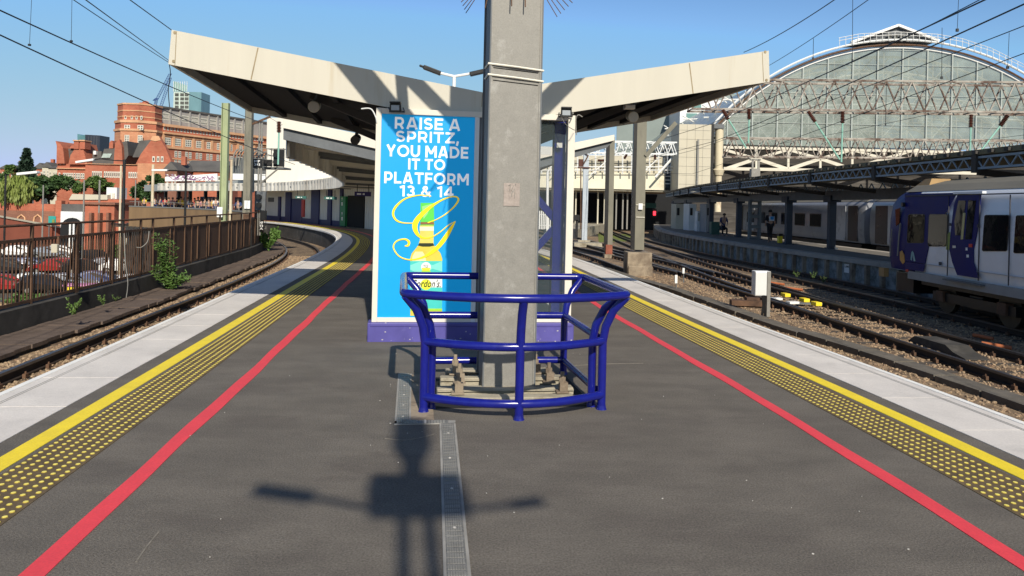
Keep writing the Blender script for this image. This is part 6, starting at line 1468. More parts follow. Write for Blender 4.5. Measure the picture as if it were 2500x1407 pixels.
# kiosks on the platform
for x0, x1, y0, y1, Y, m, l in ((1650, 1672, 498, 560, 66, M['cream'], 'plain pale kiosk at the far end of the opposite platform'), (1682, 1700, 498, 565, 62, M['white_cool'], 'second pale kiosk with dark frame on the opposite platform'), (1724, 1742, 498, 568, 58, M['grey_metal'], 'grey kiosk left of the green bench on the opposite platform')):
    e = thing('kiosk', l, 'kiosk', P((x0 + x1) / 2, y1, Y)); mb = MB(); mb.fb(x0, y0, x1, y1, Y, 2); build('wall', mb, m, e); mb = MB(); mb.fb(x0 + 3, y0 + 10, x0 + 9, y0 + 28, Y - .03, .03); build('window', mb, M['black'], e)
e = thing('vending_machine', 'bright lit vending cabinet beside the second kiosk', 'vending machine', P(1706, 560, 60)); mb = MB(); mb.fb(1702, 516, 1716, 566, 60, .8); build('case', mb, M['white_sign'], e); mb = MB(); mb.fb(1704, 520, 1714, 540, 59.97, .03); build('panel', mb, M['cream'], e)
e = thing('green_bench', 'dark green boxed bench in the middle of the opposite platform', 'bench', P(1748, 575, 51)); mb = MB(); mb.fb(1737, 542, 1757, 571, 51, .6); build('back', mb, mat('bench_green', (.05, .12, .09), .6, .15, 2), e); mb = MB(); mb.fb(1737, 560, 1757, 573, 50.6, .4); build('seat', mb, MATS['bench_green'], e)
e = thing('yellow_bin', 'small yellow bin at the foot of a navy column', 'bin', P(1907, 590, 40)); mb = MB(); mb.fb(1902, 577, 1911, 594, 40.2, .3); build('body', mb, M['yellow_line'], e, bevel=.02); mb = MB(); mb.fb(1902, 571, 1911, 577, 40.2, .3); build('lid', mb, M['black'], e)
e = thing('wall_poster', 'blue and white poster on the grey kiosk', 'poster', P(1737, 530, 57)); mb = MB(); mb.fb(1733, 500, 1739, 560, 57.2, .05); build('panel', mb, M['white_sign'], e); mb = MB(); mb.fb(1733, 520, 1739, 538, 57.15, .05); build('emblem', mb, MATS['navy_panel'], e)

# ---- trains
XS = 10.42
TPn = Pl((XS, 22), (XS, -4))          # train side wall: s grows toward the camera
navyp = mat('train_navy', (.006, .010, .12), .42, .12, 1.5, col2=(.008, .012, .13), thr=.62, spec=.12); grey_t = mat('train_silver', (.78, .8, .83), .3, .06, .8, col2=(.68, .7, .73), thr=.62)
tglass = mat('train_glass', (.008, .009, .010), .04, .3, 1, bump=.3, bscale=1.2, spec=.16)
for n_ in list(tglass.node_tree.nodes):
    if n_.type == 'MAP_RANGE': n_.inputs[3].default_value = .02; n_.inputs[4].default_value = .05; troof = mat('train_roof', (.16, .15, .125), .8, .15, 1.2, stretch=(2, .3, 1))
def train(name, lab, X, Yf, L, mats, w=2.7, zs=.18, flip=False):
    e = thing(name, lab, 'train', (X + w / 2, Yf, -.75)); 
    prof = [(0.06, zs), (0, .5), (-.02, .9), (0, 1.6), (.07, 2.05), (.2, 2.25), (.5, 2.43), (.95, 2.55), (w / 2, 2.6)]
    prof = prof + [(w - x, z) for x, z in prof[-2::-1]]
    return e, prof
def ring_at(X, y, prof, w, k, drop=0, lift=0):
    """profile at y, narrowed by k toward the centre line"""
    c = X + w / 2; return [(c + (X + x - c) * k, y, z - (z - 1.0) * drop * (1 if z > 1.0 else 0) + (lift * (1 - z) if z < 1 else 0)) for x, z in prof]
def loft(mb, rings):
    n = len(rings[0]); vs = [p for r in rings for p in r]; fs = []
    for i in range(len(rings) - 1):
        for k in range(n - 1): fs.append((i * n + k, i * n + k + 1, (i + 1) * n + k + 1, (i + 1) * n + k))
        fs.append((i * n + n - 1, i * n, (i + 1) * n, (i + 1) * n + n - 1))
    fs.append(tuple(range(n - 1, -1, -1))); fs.append(tuple((len(rings) - 1) * n + k for k in range(n))); return mb.add(vs, fs)
w = 2.62
tr, prof = train('passenger_train', 'near passenger train with navy nose and silver-blue coach body parked at right', XS, 21.6, 24, None, w)
yn = 21.55
nose = [ring_at(XS, yn - 1.6, prof, w, 1, 0), ring_at(XS, yn - 1.0, prof, w, .995, .01), ring_at(XS, yn - .5, prof, w, .975, .05), ring_at(XS, yn - .18, prof, w, .93, .12), ring_at(XS, yn, prof, w, .86, .2)]
mb = MB(); loft(mb, nose); build('nose', mb, navyp, tr, True)
def zone(y): return y
yb = {}
def YX(px): return TPn.hit(px, 560)[0]
sW = lambda px: TPn.hit(px, 560)[0]
def sidepoly(pts, m, name, o, par=tr): mb = MB(); mb.ppoly(TPn, [TPn.hit(*p) for p in pts], o - .012, o); return build(name, mb, m, par)
split = yn - 1.6
mb = MB(); loft(mb, [ring_at(XS, split - .002, prof, w, 1), ring_at(XS, -3, prof, w, 1)]); body = build('body', mb, grey_t, tr, True)
mb = MB(); rp = [(x, z + .012) for x, z in prof if z > 2.2]
for a, b in ((yn - .75, -3.0),):
    A_ = [(XS + x, a, z) for x, z in rp]; B_ = [(XS + x, b, z) for x, z in rp]; mb.prism(A_, B_)
build('roof', mb, troof, tr)
mb = MB(); mb.fb(2196, 449, 2252, 470, yn - 1.0, 1.0); mb = MB(); c1 = P(2215, 452, yn - .55); mb.hexa([(XS + .4, yn - .25, 2.2), (XS + w - .4, yn - .25, 2.2), (XS + w - .4, yn - 1.4, 2.2), (XS + .4, yn - 1.4, 2.2), (XS + .6, yn - 1.0, 2.62), (XS + w - .6, yn - 1.0, 2.62), (XS + w - .6, yn - 1.3, 2.62), (XS + .6, yn - 1.3, 2.62)]); build('roof_cowl', mb, mat('cowl_tan', (.32, .2, .08), .6, .2, 2), tr)
# navy livery over the first part with slanting edge, then the navy door
sidepoly([(2212, 474), (2340, 471), (2311, 520), (2271, 601), (2256, 664), (2212, 657)], navyp, 'livery_panel', .030)
dr = sidepoly([(2342, 474), (2399, 474), (2390, 560), (2381, 610), (2380, 640), (2393, 680), (2340, 672), (2328, 640), (2321, 610), (2325, 560), (2332, 500)], navyp, 'door', .034)
sidepoly([(2344, 490), (2362, 490), (2352, 575), (2336, 575), (2334, 540)], tglass, 'door_window', .040, dr); sidepoly([(2368, 489), (2387, 490), (2376, 585), (2360, 585)], tglass, 'door_window', .040, dr)
sidepoly([(2356, 520), (2361, 520), (2355, 585), (2350, 585)], mat('handrail_yellow', (.5, .45, .2), .5, .1, 2), 'handrail', .046, dr)
sidepoly([(2370, 596), (2378, 596), (2378, 604), (2370, 604)], MATS['tail_red'], 'door_button', .046, dr)
def tw_(x0, x1, y0, y1, skew=0):
    r_ = 3; a = [(x0 + r_ + skew, y0), (x1 - r_ + skew, y0), (x1 + skew, y0 + r_), (x1, y1 - r_), (x1 - r_, y1), (x0 + r_, y1), (x0, y1 - r_), (x0 + skew, y0 + r_)]
    f = sidepoly([(p[0], p[1]) for p in a], M['black'], 'window', .036)
    ins = [(p[0] + (1.2 if p[0] < (x0 + x1) / 2 else -1.2), p[1] + (1.2 if p[1] < (y0 + y1) / 2 else -1.2)) for p in a]
    g_ = sidepoly(ins, tglass, 'pane', .040, f); return f
f1 = tw_(2217, 2259, 523, 594, 3); f2 = tw_(2268, 2315, 523, 602, 3); f3 = tw_(2401, 2462, 525, 614, 6); f4 = tw_(2478, 2552, 526, 619, 6)
for k in range(1, 6): c_ = copy_tree(f4, tr); c_.location = (f4.location.x, f4.location.y - 1.75 * k, f4.location.z)
# cab door lines, cab side window, mirror
for pts in ([(2180, 560), (2176, 600), (2176, 625)], [(2201, 545), (2197, 580), (2194, 625)]):
    mb = MB(); mb.tube([TPn.w(*TPn.hit(*p), .03) for p in pts], .018, 6); build('grab_rail', mb, M['galv'], tr)
mb = MB(); mb.ppoly(TPn, [TPn.hit(*p) for p in ((2188, 512), (2200, 508), (2198, 545), (2190, 552))], .012, .03); build('cab_window', mb, tglass, tr)
mb = MB(); mb.tube([TPn.w(*TPn.hit(2211, 500), .02), TPn.w(*TPn.hit(2211, 500), .1)], .06, 10); build('horn', mb, M['black'], tr)
for pts, m_, o in (([(2200, 615), (2205, 612), (2210, 622), (2212, 640), (2207, 645), (2200, 635)], mat('emblem_orange', (.5, .25, .05), .4, .2, 2), .036), ([(2228, 617), (2231, 613), (2234, 618), (2238, 638), (2234, 638), (2231, 622), (2229, 637), (2226, 634)], mat('emblem_pale', (.2, .4, .42), .4, .2, 2), .036)):
    sidepoly(pts, m_, 'emblem', o)
sidepoly([(2315, 572), (2322, 567), (2321, 610), (2313, 610)], mat('lime_strip', (.3, .36, .08), .5, .1, 2), 'door_strip', .034)
# panel joints, door seals, vents, steps
jm = mat('train_joint', (.05, .05, .06), .7, .1, 3)
for px in (2470, 2320, 2396):
    a_, b_ = TPn.hit(px, 472), TPn.hit(px - 3, 660); mb = MB(); mb.pbox(TPn, a_[0], a_[0] + .012, .22, 2.12, .02, .042); build('panel_joint', mb, jm, tr)
for k in range(7): mb = MB(); mb.pbox(TPn, 7.4 + k * 2.6, 7.412 + k * 2.6, .22, 2.12, .0, .035); build('panel_joint', mb, jm, tr)
mb = MB(); mb.pbox(TPn, 1.7, 25, 2.13, 2.155, .0, .05); build('gutter', mb, jm, tr)
mb = MB(); mb.pbox(TPn, 1.7, 25, .42, .432, .0, .03); build('body_crease', mb, mat('crease', (.4, .42, .46), .4, .1, 2), tr)
for p0, p1, m_ in (((2330, 600), (2337, 606), M['strap']), ((2362, 605), (2366, 612), M['white_sign']), ((2364, 622), (2369, 629), M['white_sign']), ((2322, 545), (2326, 552), jm), ((2390, 548), (2396, 556), jm), ((2296, 640), (2302, 648), jm), ((2215, 658), (2221, 664), MATS['tail_red'])):
    sidepoly([p0, (p1[0], p0[1]), p1, (p0[0], p1[1])], m_, 'label_plate', .044)
mb = MB(); a_ = TPn.hit(2342, 474); b_ = TPn.hit(2400, 474); mb.pbox(TPn, a_[0] - .1, b_[0] + .12, 2.16, 2.21, .0, .09); build('door_canopy', mb, grey_t, tr)
mb = MB(); a_ = TPn.hit(2320, 676); b_ = TPn.hit(2400, 684); mb.pbox(TPn, a_[0] - .1, b_[0] + .12, .12, .16, .0, .13); build('door_step', mb, M['galv_dark'], tr)
# sole bar, valance, bogies
mb = MB(); mb.box(XS - .0, (yn - 1.4 - 3) / 2, .09, .06, yn + 1.6, .2); mb.box(XS + w, (yn - 1.4 - 3) / 2, .09, .06, yn + 1.6, .2); build('sole_bar', mb, mat('solebar', (.28, .28, .28), .6, .15, 2), tr)
mb = MB(); mb.box(XS + w / 2, (yn - 5) / 2, -.0, w - .3, yn + 1.5, .25); mb.box(XS + w / 2, 10, -.3, w - .5, 8, .5); mb.box(XS + w / 2, yn - .45, -.2, w * .7, .9, .5); build('underframe', mb, M['black'], tr)
mb = MB(); mb.fb(2158, 655, 2170, 676, yn - .25, .3); build('front_step', mb, mat('cowl_tan', (), .6) if 0 else MATS['cowl_tan'], tr)
for yc in (17.8, 2.2):
    bg = MB(); bg.box(XS + .3, yc, -.35, .14, 3.2, .22); bg.box(XS + w - .3, yc, -.35, .14, 3.2, .22); bg.box(XS + w / 2, yc, -.35, w - .7, .5, .3); bo = build('bogie', bg, M['black'], tr)
    for dy in (-1.2, 1.2):
        mb = MB()
        for x in (XS + .42, XS + w - .42): mb.cyl((x - .06, yc + dy, -.34), (x + .06, yc + dy, -.34), .41, 20)
        mb.cyl((XS + .4, yc + dy, -.34), (XS + w - .4, yc + dy, -.34), .09, 8); wh = build('wheelset', mb, mat('wheel_steel', (.06, .05, .035), .5, .3, 5, metal=.5), bo)
        mb = MB(); mb.box(XS + .26, yc + dy, -.33, .18, .3, .26); build('axle_box', mb, M['rust'], bo)
# second train beyond the platform
X2 = 17.45; w2 = 2.7
def coach(Yf, Yb, lab, end):
    t_, pr = train('passenger_train', lab, X2, Yf, 20, None, w2)
    mb = MB(); loft(mb, [ring_at(X2, Yb, pr, w2, .93), ring_at(X2, Yb - .25, pr, w2, 1), ring_at(X2, Yf + .25, pr, w2, 1), ring_at(X2, Yf, pr, w2, .93)]); build('body', mb, mat('train2_grey', (.3, .31, .34), .3, .12, .8), t_, True)
    mb = MB(); A_ = [(X2 + x, Yf + .1, z + .014) for x, z in pr if z > 2.2]; B_ = [(X2 + x, Yb - .1, z + .014) for x, z in pr if z > 2.2]; mb.prism(A_, B_); build('roof', mb, troof, t_)
    q = Pl((X2 - .02, Yb), (X2 - .02, Yf)); Ln = abs(Yb - Yf); dark = mat('train2_dark', (.03, .03, .035), .3, .2, 1); pale = mat('train2_pale', (.55, .57, .6), .3, .1, 1)
    for k, (a, b, m_) in enumerate(((.8, 2.0, dark), (2.02, 4.6, pale), (Ln - 4.2, Ln - 1.9, pale), (Ln - 1.6, Ln - .5, dark))): mb = MB(); mb.pbox(q, a, b, .25, 2.05, -.005, .012 + k * .001); build('door' if m_ is dark else 'panel', mb, m_, t_)
    for k in range(int((Ln - 5) / 2.4)):
        a = 3.0 + k * 2.4; mb = MB(); mb.pbox(q, a, a + 1.6, .85, 1.6, .0, .02); f_ = build('window', mb, M['black'], t_); mb = MB(); mb.pbox(q, a + .05, a + 1.55, .9, 1.55, .0201, .026); build('pane', mb, tglass, f_)
    mb = MB(); mb.box(X2 + w2 / 2, (Yf + Yb) / 2, -.2, w2 - .4, abs(Yb - Yf) - 1, .6); build('underframe', mb, M['black'], t_)
    if end: mb = MB(); mb.hexa([(X2 + .2, Yb + .02, .3), (X2 + w2 - .2, Yb + .02, .3), (X2 + w2 - .2, Yb + .06, .3), (X2 + .2, Yb + .06, .3), (X2 + .2, Yb - .1, 2.1), (X2 + w2 - .2, Yb - .1, 2.1), (X2 + w2 - .2, Yb - .02, 2.1), (X2 + .2, Yb - .02, 2.1)]); build('yellow_end', mb, M['yellow_line'], t_)
coach(38.3, 60, 'grey coach of the far train seen between the navy columns', True); coach(16, 37.7, 'grey coach of the far train half hidden behind the navy nose', False)
# roof rails / pantograph on the far train
# ---- people
def person(name, lab, loc, h, pose, cloth, trousers, skin=None, hair=None, face=0, seated=False):
    skin = skin or mat('skin', (.45, .27, .19), .6, .08, 5); hair = hair or mat('hair_dark', (.03, .022, .018), .8, .2, 5)
    e = thing(name, lab, 'person', loc); k = h / 1.75
    J = {'pel': (0, 0, .95), 'che': (0, 0, 1.28), 'neck': (0, 0, 1.48), 'head': (0, .0, 1.64), 'shL': (-.18, 0, 1.42), 'elL': (-.24, .03, 1.14), 'haL': (-.25, -.04, .86), 'shR': (.18, 0, 1.42), 'elR': (.24, .03, 1.14), 'haR': (.25, -.04, .86),
         'hiL': (-.09, 0, .92), 'knL': (-.1, -.02, .5), 'anL': (-.1, .03, .09), 'toL': (-.11, -.13, .03), 'hiR': (.09, 0, .92), 'knR': (.1, -.02, .5), 'anR': (.1, .03, .09), 'toR': (.11, -.13, .03)}
    J.update(pose)
    rad = {'pel': .145, 'che': .15, 'neck': .055, 'head': .10, 'shL': .065, 'elL': .043, 'haL': .035, 'shR': .065, 'elR': .043, 'haR': .035, 'hiL': .09, 'knL': .06, 'anL': .042, 'toL': .035, 'hiR': .09, 'knR': .06, 'anR': .042, 'toR': .035}
    def skinned(keys, edges, m, nm, infl=0.0, par=e):
        me = bpy.data.meshes.new(nm); ks = list(keys); me.from_pydata([Vector(J[q]) * k for q in ks], [(ks.index(a), ks.index(b)) for a, b in edges], [])
        o = bpy.data.objects.new(nm, me); COL.objects.link(o); sk = o.modifiers.new('s', 'SKIN'); 
        for i, q in enumerate(ks): me.skin_vertices[0].data[i].radius = ((rad[q] + infl) * k,) * 2; me.skin_vertices[0].data[i].use_root = (i == 0)
        ss = o.modifiers.new('u', 'SUBSURF'); ss.levels = 1
        dg = bpy.context.evaluated_depsgraph_get(); nm_ = bpy.data.meshes.new_from_object(o.evaluated_get(dg)); bpy.data.objects.remove(o)
        nm_.materials.clear(); nm_.materials.append(m); nm_.name = nm; nm_.polygons.foreach_set('use_smooth', [True] * len(nm_.polygons))
        o = bpy.data.objects.new(nm, nm_); COL.objects.link(o); o.parent = par; return o
    E = [('pel', 'che'), ('che', 'neck'), ('neck', 'head'), ('che', 'shL'), ('shL', 'elL'), ('elL', 'haL'), ('che', 'shR'), ('shR', 'elR'), ('elR', 'haR'), ('pel', 'hiL'), ('hiL', 'knL'), ('knL', 'anL'), ('anL', 'toL'), ('pel', 'hiR'), ('hiR', 'knR'), ('knR', 'anR'), ('anR', 'toR')]
    skinned(J.keys(), E, skin, 'body')
    skinned(['pel', 'che', 'shL', 'elL', 'shR', 'elR'], [('pel', 'che'), ('che', 'shL'), ('shL', 'elL'), ('che', 'shR'), ('shR', 'elR')], cloth, 'jacket', .018)
    skinned(['pel', 'hiL', 'knL', 'anL', 'hiR', 'knR', 'anR'], [('pel', 'hiL'), ('hiL', 'knL'), ('knL', 'anL'), ('pel', 'hiR'), ('hiR', 'knR'), ('knR', 'anR')], trousers, 'trousers', .012)
    mb = MB(); hd = Vector(J['head']) * k; mb.lathe((hd.x, hd.y + .012 * k, hd.z + .02 * k), [(.105 * k, -.03), (.112 * k, .02), (.10 * k, .07), (.06 * k, .105), (.01, .118)], 10)
    o = build('hair', mb, hair, None, True); o.parent = e
    e.rotation_euler = (0, 0, face); return e
black_c = mat('cloth_black', (.02, .02, .025), .9, .2, 6); navy_c = mat('cloth_navy', (.03, .05, .14), .9, .2, 6)
g = G(1879, 592, 0); pw = person('person', 'person in dark clothes walking away on the opposite platform carrying a blue and white bag', (g.x, g.y, 0), 1.74, {'knL': (-.09, -.10, .5), 'anL': (-.09, -.02, .12), 'toL': (-.09, -.16, .1), 'anR': (.07, .12, .09), 'toR': (.07, -.02, .03), 'knR': (.08, .02, .5)}, black_c, black_c, face=math.pi)
e = thing('shoulder_bag', 'blue bag with white trim worn on the back of the walking person', 'bag', (g.x, g.y, 1.3)); mb = MB(); mb.box(g.x + .02, g.y - .2, 1.28, .26, .10, .24); build('bag_body', mb, mat('bag_white', (.7, .75, .8), .6, .05, 4), e, bevel=.02); mb = MB(); mb.box(g.x + .02, g.y - .256, 1.31, .18, .014, .17); build('blue_panel', mb, mat('bag_blue', (.02, .25, .6), .5, .05, 4), e)
g2 = P(1765, 574, 50); person('person', 'person in dark blue sitting bent beside the dark green bench', (g2.x, g2.y, -.1), 1.7, {'che': (0, -.1, 1.2), 'neck': (0, -.2, 1.36), 'head': (0, -.25, 1.5), 'knL': (-.14, -.42, .62), 'knR': (.14, -.42, .62), 'anL': (-.14, -.40, .2), 'anR': (.14, -.40, .2), 'toL': (-.14, -.55, .14), 'toR': (.14, -.55, .14), 'pel': (0, .05, .65), 'hiL': (-.09, .02, .65), 'hiR': (.09, .02, .65), 'shL': (-.18, -.1, 1.3), 'shR': (.18, -.1, 1.3), 'elL': (-.24, -.2, 1.0), 'elR': (.24, -.2, 1.0), 'haL': (-.12, -.4, .8), 'haR': (.12, -.4, .8)}, navy_c, black_c)
g3 = P(582, 519, 58); person('person', 'person in a navy jacket leaning on the railing left of the concrete mast', (g3.x, 58, 0), 1.75, {'che': (0, -.08, 1.26), 'head': (0, -.16, 1.6), 'neck': (0, -.12, 1.45), 'haL': (-.2, -.35, 1.05), 'haR': (.2, -.35, 1.05), 'elL': (-.26, -.15, 1.12), 'elR': (.26, -.15, 1.12)}, navy_c, black_c)
# crowd on the far platform
cols = [('white', (.6, .6, .58)), ('black', (.02, .02, .022)), ('red', (.4, .04, .04)), ('yellow', (.7, .5, .03)), ('pink', (.5, .25, .3)), ('navy', (.03, .04, .12)), ('grey', (.2, .2, .2)), ('olive', (.12, .12, .06))]
crowd = []
xsp = [352, 377, 391, 402, 411, 421, 432, 441, 449, 458, 466, 475, 483, 491, 500, 509, 517, 526, 534, 543, 551]
seen = {}
for i, px in enumerate(xsp):
    nm, c_ = cols[(i * 5 + 3) % 8] if px != 441 else cols[3]
    Yc2 = 79 - (px - 352) * .075; p = P(px, 520, Yc2)
    lab = 'far platform person in a %s top, %s' % (nm, ['leftmost and apart from the crowd', 'second from the left end', 'third from the left end', 'fourth from the left end', 'fifth from the left end', 'sixth from the left end', 'seventh from the left end', 'eighth from the left end', 'left of the crowd middle', 'just left of the shorter dark lamp post', 'just right of the shorter dark lamp post', 'third right of the shorter dark lamp post', 'mid crowd under the dark canopy', 'right of the crowd middle', 'ninth from the right end', 'seventh from the right end', 'sixth from the right end', 'fifth from the right end', 'fourth from the right end', 'just left of the greenish mast', 'nearest to the greenish mast, partly behind it'][i])
    ph = 1.6 + (i * 7 % 5) * .05
    if nm not in seen:
        o = person('person', lab, (p.x, Yc2, 0), 1.7, {}, mat('cloth_' + nm + '2', c_, .9, .1, 4), navy_c if i % 2 else black_c, face=(i * 1.3) % 6.2); o['group'] = 'people waiting on the far platform'; seen[nm] = o
    else:
        o = again(seen[nm], (p.x, Yc2, 0), lab, (i * 1.3) % 6.2, ph / 1.7)
# ================================================================== trainshed, gantries, wires, far right buildings
YS = 90.0
def lattice(e, a, b, h, m, nb, tube_r=.05, dep=.9, chord='chord', double=True):
    """box lattice girder from a to b (bottom chord line), height h: chords and bracing"""
    a, b = Vector(a), Vector(b); d = (b - a).normalized(); dp = Vector((0, dep, 0))
    for z in (0, h):
        for o in (0, 1):
            mb = MB(); mb.beam(a + dp * o + Vector((0, 0, z)), b + dp * o + Vector((0, 0, z)), tube_r * 2.2, tube_r * 2.2); build(chord, mb, m, e)
    for o in (0, 1):
        mb = MB()
        for k in range(nb):
            p, q = a.lerp(b, k / nb) + dp * o, a.lerp(b, (k + 1) / nb) + dp * o; mid = a.lerp(b, (k + .5) / nb) + dp * o + Vector((0, 0, h))
            mb.beam(p, mid, tube_r * 1.3, tube_r * 1.3); mb.beam(mid, q, tube_r * 1.3, tube_r * 1.3)
        build('bracing', mb, m, e)
    mb = MB()
    for k in range(nb + 1):
        p = a.lerp(b, k / nb); mb.beam(p, p + dp, tube_r, tube_r); 
        if k < nb: mb.beam(p + Vector((0, 0, h)), a.lerp(b, (k + 1) / nb) + dp + Vector((0, 0, h)), tube_r, tube_r)
    build('cross_bracing', mb, m, e)['kind'] = 'stuff'
g1 = thing('lattice_gantry', 'upper rusty white lattice gantry crossing in front of the arched glass trainshed', 'gantry', P(2100, 270, 32))
lattice(g1, P(1690, 266, 32), P(2760, 277, 32), 1.24, M['lattice'], 17, .038)
g2_ = thing('lattice_gantry', 'lower rusty white lattice gantry at the foot of the arched glass trainshed', 'gantry', P(2100, 400, 56))
lattice(g2_, P(1772, 382, 56), P(2700, 390, 56), 1.35, M['lattice'], 24, .05)
g3_ = thing('lattice_gantry', 'short pale lattice gantry above the white office building behind the masts', 'gantry', P(1560, 370, 62))
lattice(g3_, P(1440, 373, 62), P(1652, 377, 62), .95, M['white_cool'], 10, .05)
for (t_, b_, m_) in (((1973, 272), (1990, 298), (2050, 390)), ((2057, 272), (2057, 301), (2054, 396)), ((1828, 266), (1829, 292), (1827, 350)), ((2371, 280), (2370, 311), (2368, 376)), ((2460, 282), (2442, 308), (2392, 372)), ((1764, 268), (1778, 292), (1822, 362))):
    insul(g1, P(*t_, 32), P(*b_, 32), .1, 8, P(*m_, 32))
for (t_, b_) in (((1599, 378), (1599, 390)), ((1530, 378), (1524, 388)), ((1459, 392), (1475, 392))): insul(g3_, P(*t_, 61.5), P(*b_, 61.5), .13, 5)
e = thing('signal_box_bracket', 'grey junction box hanging from the lower lattice gantry', 'junction box', P(1846, 415, 55)); mb = MB(); mb.fb(1835, 412, 1856, 432, 55, .5); build('box', mb, M['galv'], e); mb = MB(); mb.fb(1836, 390, 1840, 412, 55, .1); mb.fb(1850, 390, 1855, 412, 55, .1); mb.fb(1832, 388, 1858, 392, 55, .2); build('hanger', mb, M['galv'], e)
# trainshed
ts = thing('trainshed', 'huge arched glass end wall of the station trainshed with white rim', 'trainshed', P(2190, 400, YS)); k_ = YS / F
cc_ = P(2190, 700, YS); Rr = 600 * k_; xc, zc_ = cc_.x, P(2190, 100, YS).z - Rr
def arc(r, a0, a1, n, y): return [(xc + r * math.sin(a0 + (a1 - a0) * i / n), y, zc_ + r * math.cos(a0 + (a1 - a0) * i / n)) for i in range(n + 1)]
zb_ = P(2190, 362, YS).z; am = math.acos(max(-1, (P(2190, 306, YS).z - zc_) / Rr)); am = R(50)
for r_, y_, w_ in ((Rr, YS - .6, .16), (Rr - .5, YS - .3, .12), (Rr - .85, YS - .1, .05)):
    mb = MB(); pts = arc(r_, -am, am, 48, y_); mb.tube(pts, w_ / 2 + .05, 6); build('rim', mb, M['white_cool'] if r_ == Rr else (M['rust'] if r_ == Rr - .5 else M['white_sign']), ts)
pts = arc(Rr - .8, -am, am, 48, YS)
zbot = zb_
pts = [p for p in pts if p[2] > zbot + .1]; poly_ = [(pts[0][0], YS, zbot)] + pts + [(pts[-1][0], YS, zbot)]
mb = MB(); mb.prism(poly_, [(x, YS + .05, z) for x, y, z in poly_]); build('glass', mb, glass_mat('shed_glass', (.36, .42, .385), .38, .15), ts)
for i in range(-8, 9):
    x = xc + i * 2.9
    if abs(i * 2.9) > Rr - 1.5: continue
    zt_ = zc_ + math.sqrt((Rr - .9) ** 2 - (i * 2.9) ** 2)
    if zt_ < zbot + .5: continue
    mb = MB(); mb.box(x, YS - .12, (zbot + zt_) / 2, .14, .16, zt_ - zbot); build('mullion', mb, mat('mullion_grey', (.36, .4, .38), .6, .1, 1), ts)
mb = MB()
for j in range(9):
    z = zbot + .9 + j * 1.75; hw = math.sqrt(max(0, (Rr - 1) ** 2 - (z - zc_) ** 2)); 
    if hw > 1: mb.box(xc, YS - .08, z, hw * 2, .05, .05)
build('transom', mb, MATS['mullion_grey'], ts)
# bracing frame just behind the glass
mb = MB(); hz_ = lambda x: zc_ + math.sqrt(max(0, (Rr - 1.2) ** 2 - (x - xc) ** 2))
for i in range(-7, 8):
    x0 = xc + i * 2.9 + 1.0; mb.tube([(x0, YS + .5, zbot), (x0, YS + .5, hz_(x0))], .07, 4)
    for j in range(6):
        z0 = zbot + j * 3.4; s_ = 1 if (i + j) % 2 else -1; a_ = (xc + i * 2.9, YS + .6, z0); b_ = (xc + (i + 1) * 2.9 * 1.0, YS + .6, z0 + 3.4)
        if s_ < 0: a_, b_ = (a_[0], a_[1], b_[2]), (b_[0], b_[1], z0)
        if max(a_[2], b_[2]) < min(hz_(a_[0]), hz_(b_[0])): mb.tube([a_, b_], .055, 4)
for z0, dz in ((zbot + 3.2, 1.2), (zbot + 4.1, 1.2)): mb.tube([(xc - Rr * .72, YS + .4, z0), (xc, YS + .4, z0 + dz), (xc + Rr * .72, YS + .4, z0)], .13, 4)
build('bracing_frame', mb, mat('truss_white', (.8, .8, .76), .6, .08, 1), ts)
# inner trusses seen through the glass: arch ribs behind
for j, y in enumerate((YS + 3, YS + 12, YS + 24, YS + 38)):
    mb = MB(); p0 = arc(Rr - 1.3, -am, am, 24, y); p1 = arc(Rr - 3.2, -am, am, 24, y); mb.tube(p0, .16, 5); mb.tube(p1, .14, 5)
    for i in range(24): mb.tube([p0[i], p1[i + 1]], .08, 4); mb.tube([p1[i], p0[i + 1]], .08, 4)
    for z in (zbot + 4.5, zbot + 5.6): mb.tube([(xc - Rr * .7, y, z), (xc, y, z + .9), (xc + Rr * .7, y, z)], .1, 4)
    for i in range(-6, 7): mb.tube([(xc + i * 2.9, y, zbot + 4.6), (xc + (i + 1) * 2.9, y, zbot + 5.6 + 4.0 * (1 - abs(i) / 7))], .09, 4); mb.tube([(xc + i * 2.9, y, zbot + 4.6), (xc + (i - 1) * 2.9, y, zbot + 9.6 - 4.0 * (abs(i) / 7))], .09, 4)
    build('inner_truss', mb, mat('truss_white', (.8, .8, .76), .6, .08, 1), ts)
ro = arc(Rr - .3, -am, am, 40, YS); vs = []; fs = []
for p in ro: vs += [(p[0], YS, p[2]), (p[0], YS + 60, p[2])]
for i in range(40): fs.append((2 * i, 2 * i + 1, 2 * i + 3, 2 * i + 2))
mb = MB(); mb.add(vs, fs); build('roof', mb, glass_mat('shed_roof', (.3, .35, .34), .8, .3), ts)
mb = MB(); mb.box(xc, YS + 60, zbot + 4, Rr * 1.75, .3, 22); build('far_gable', mb, mat('far_gable', (.22, .26, .25), .8, .1, .2), ts)
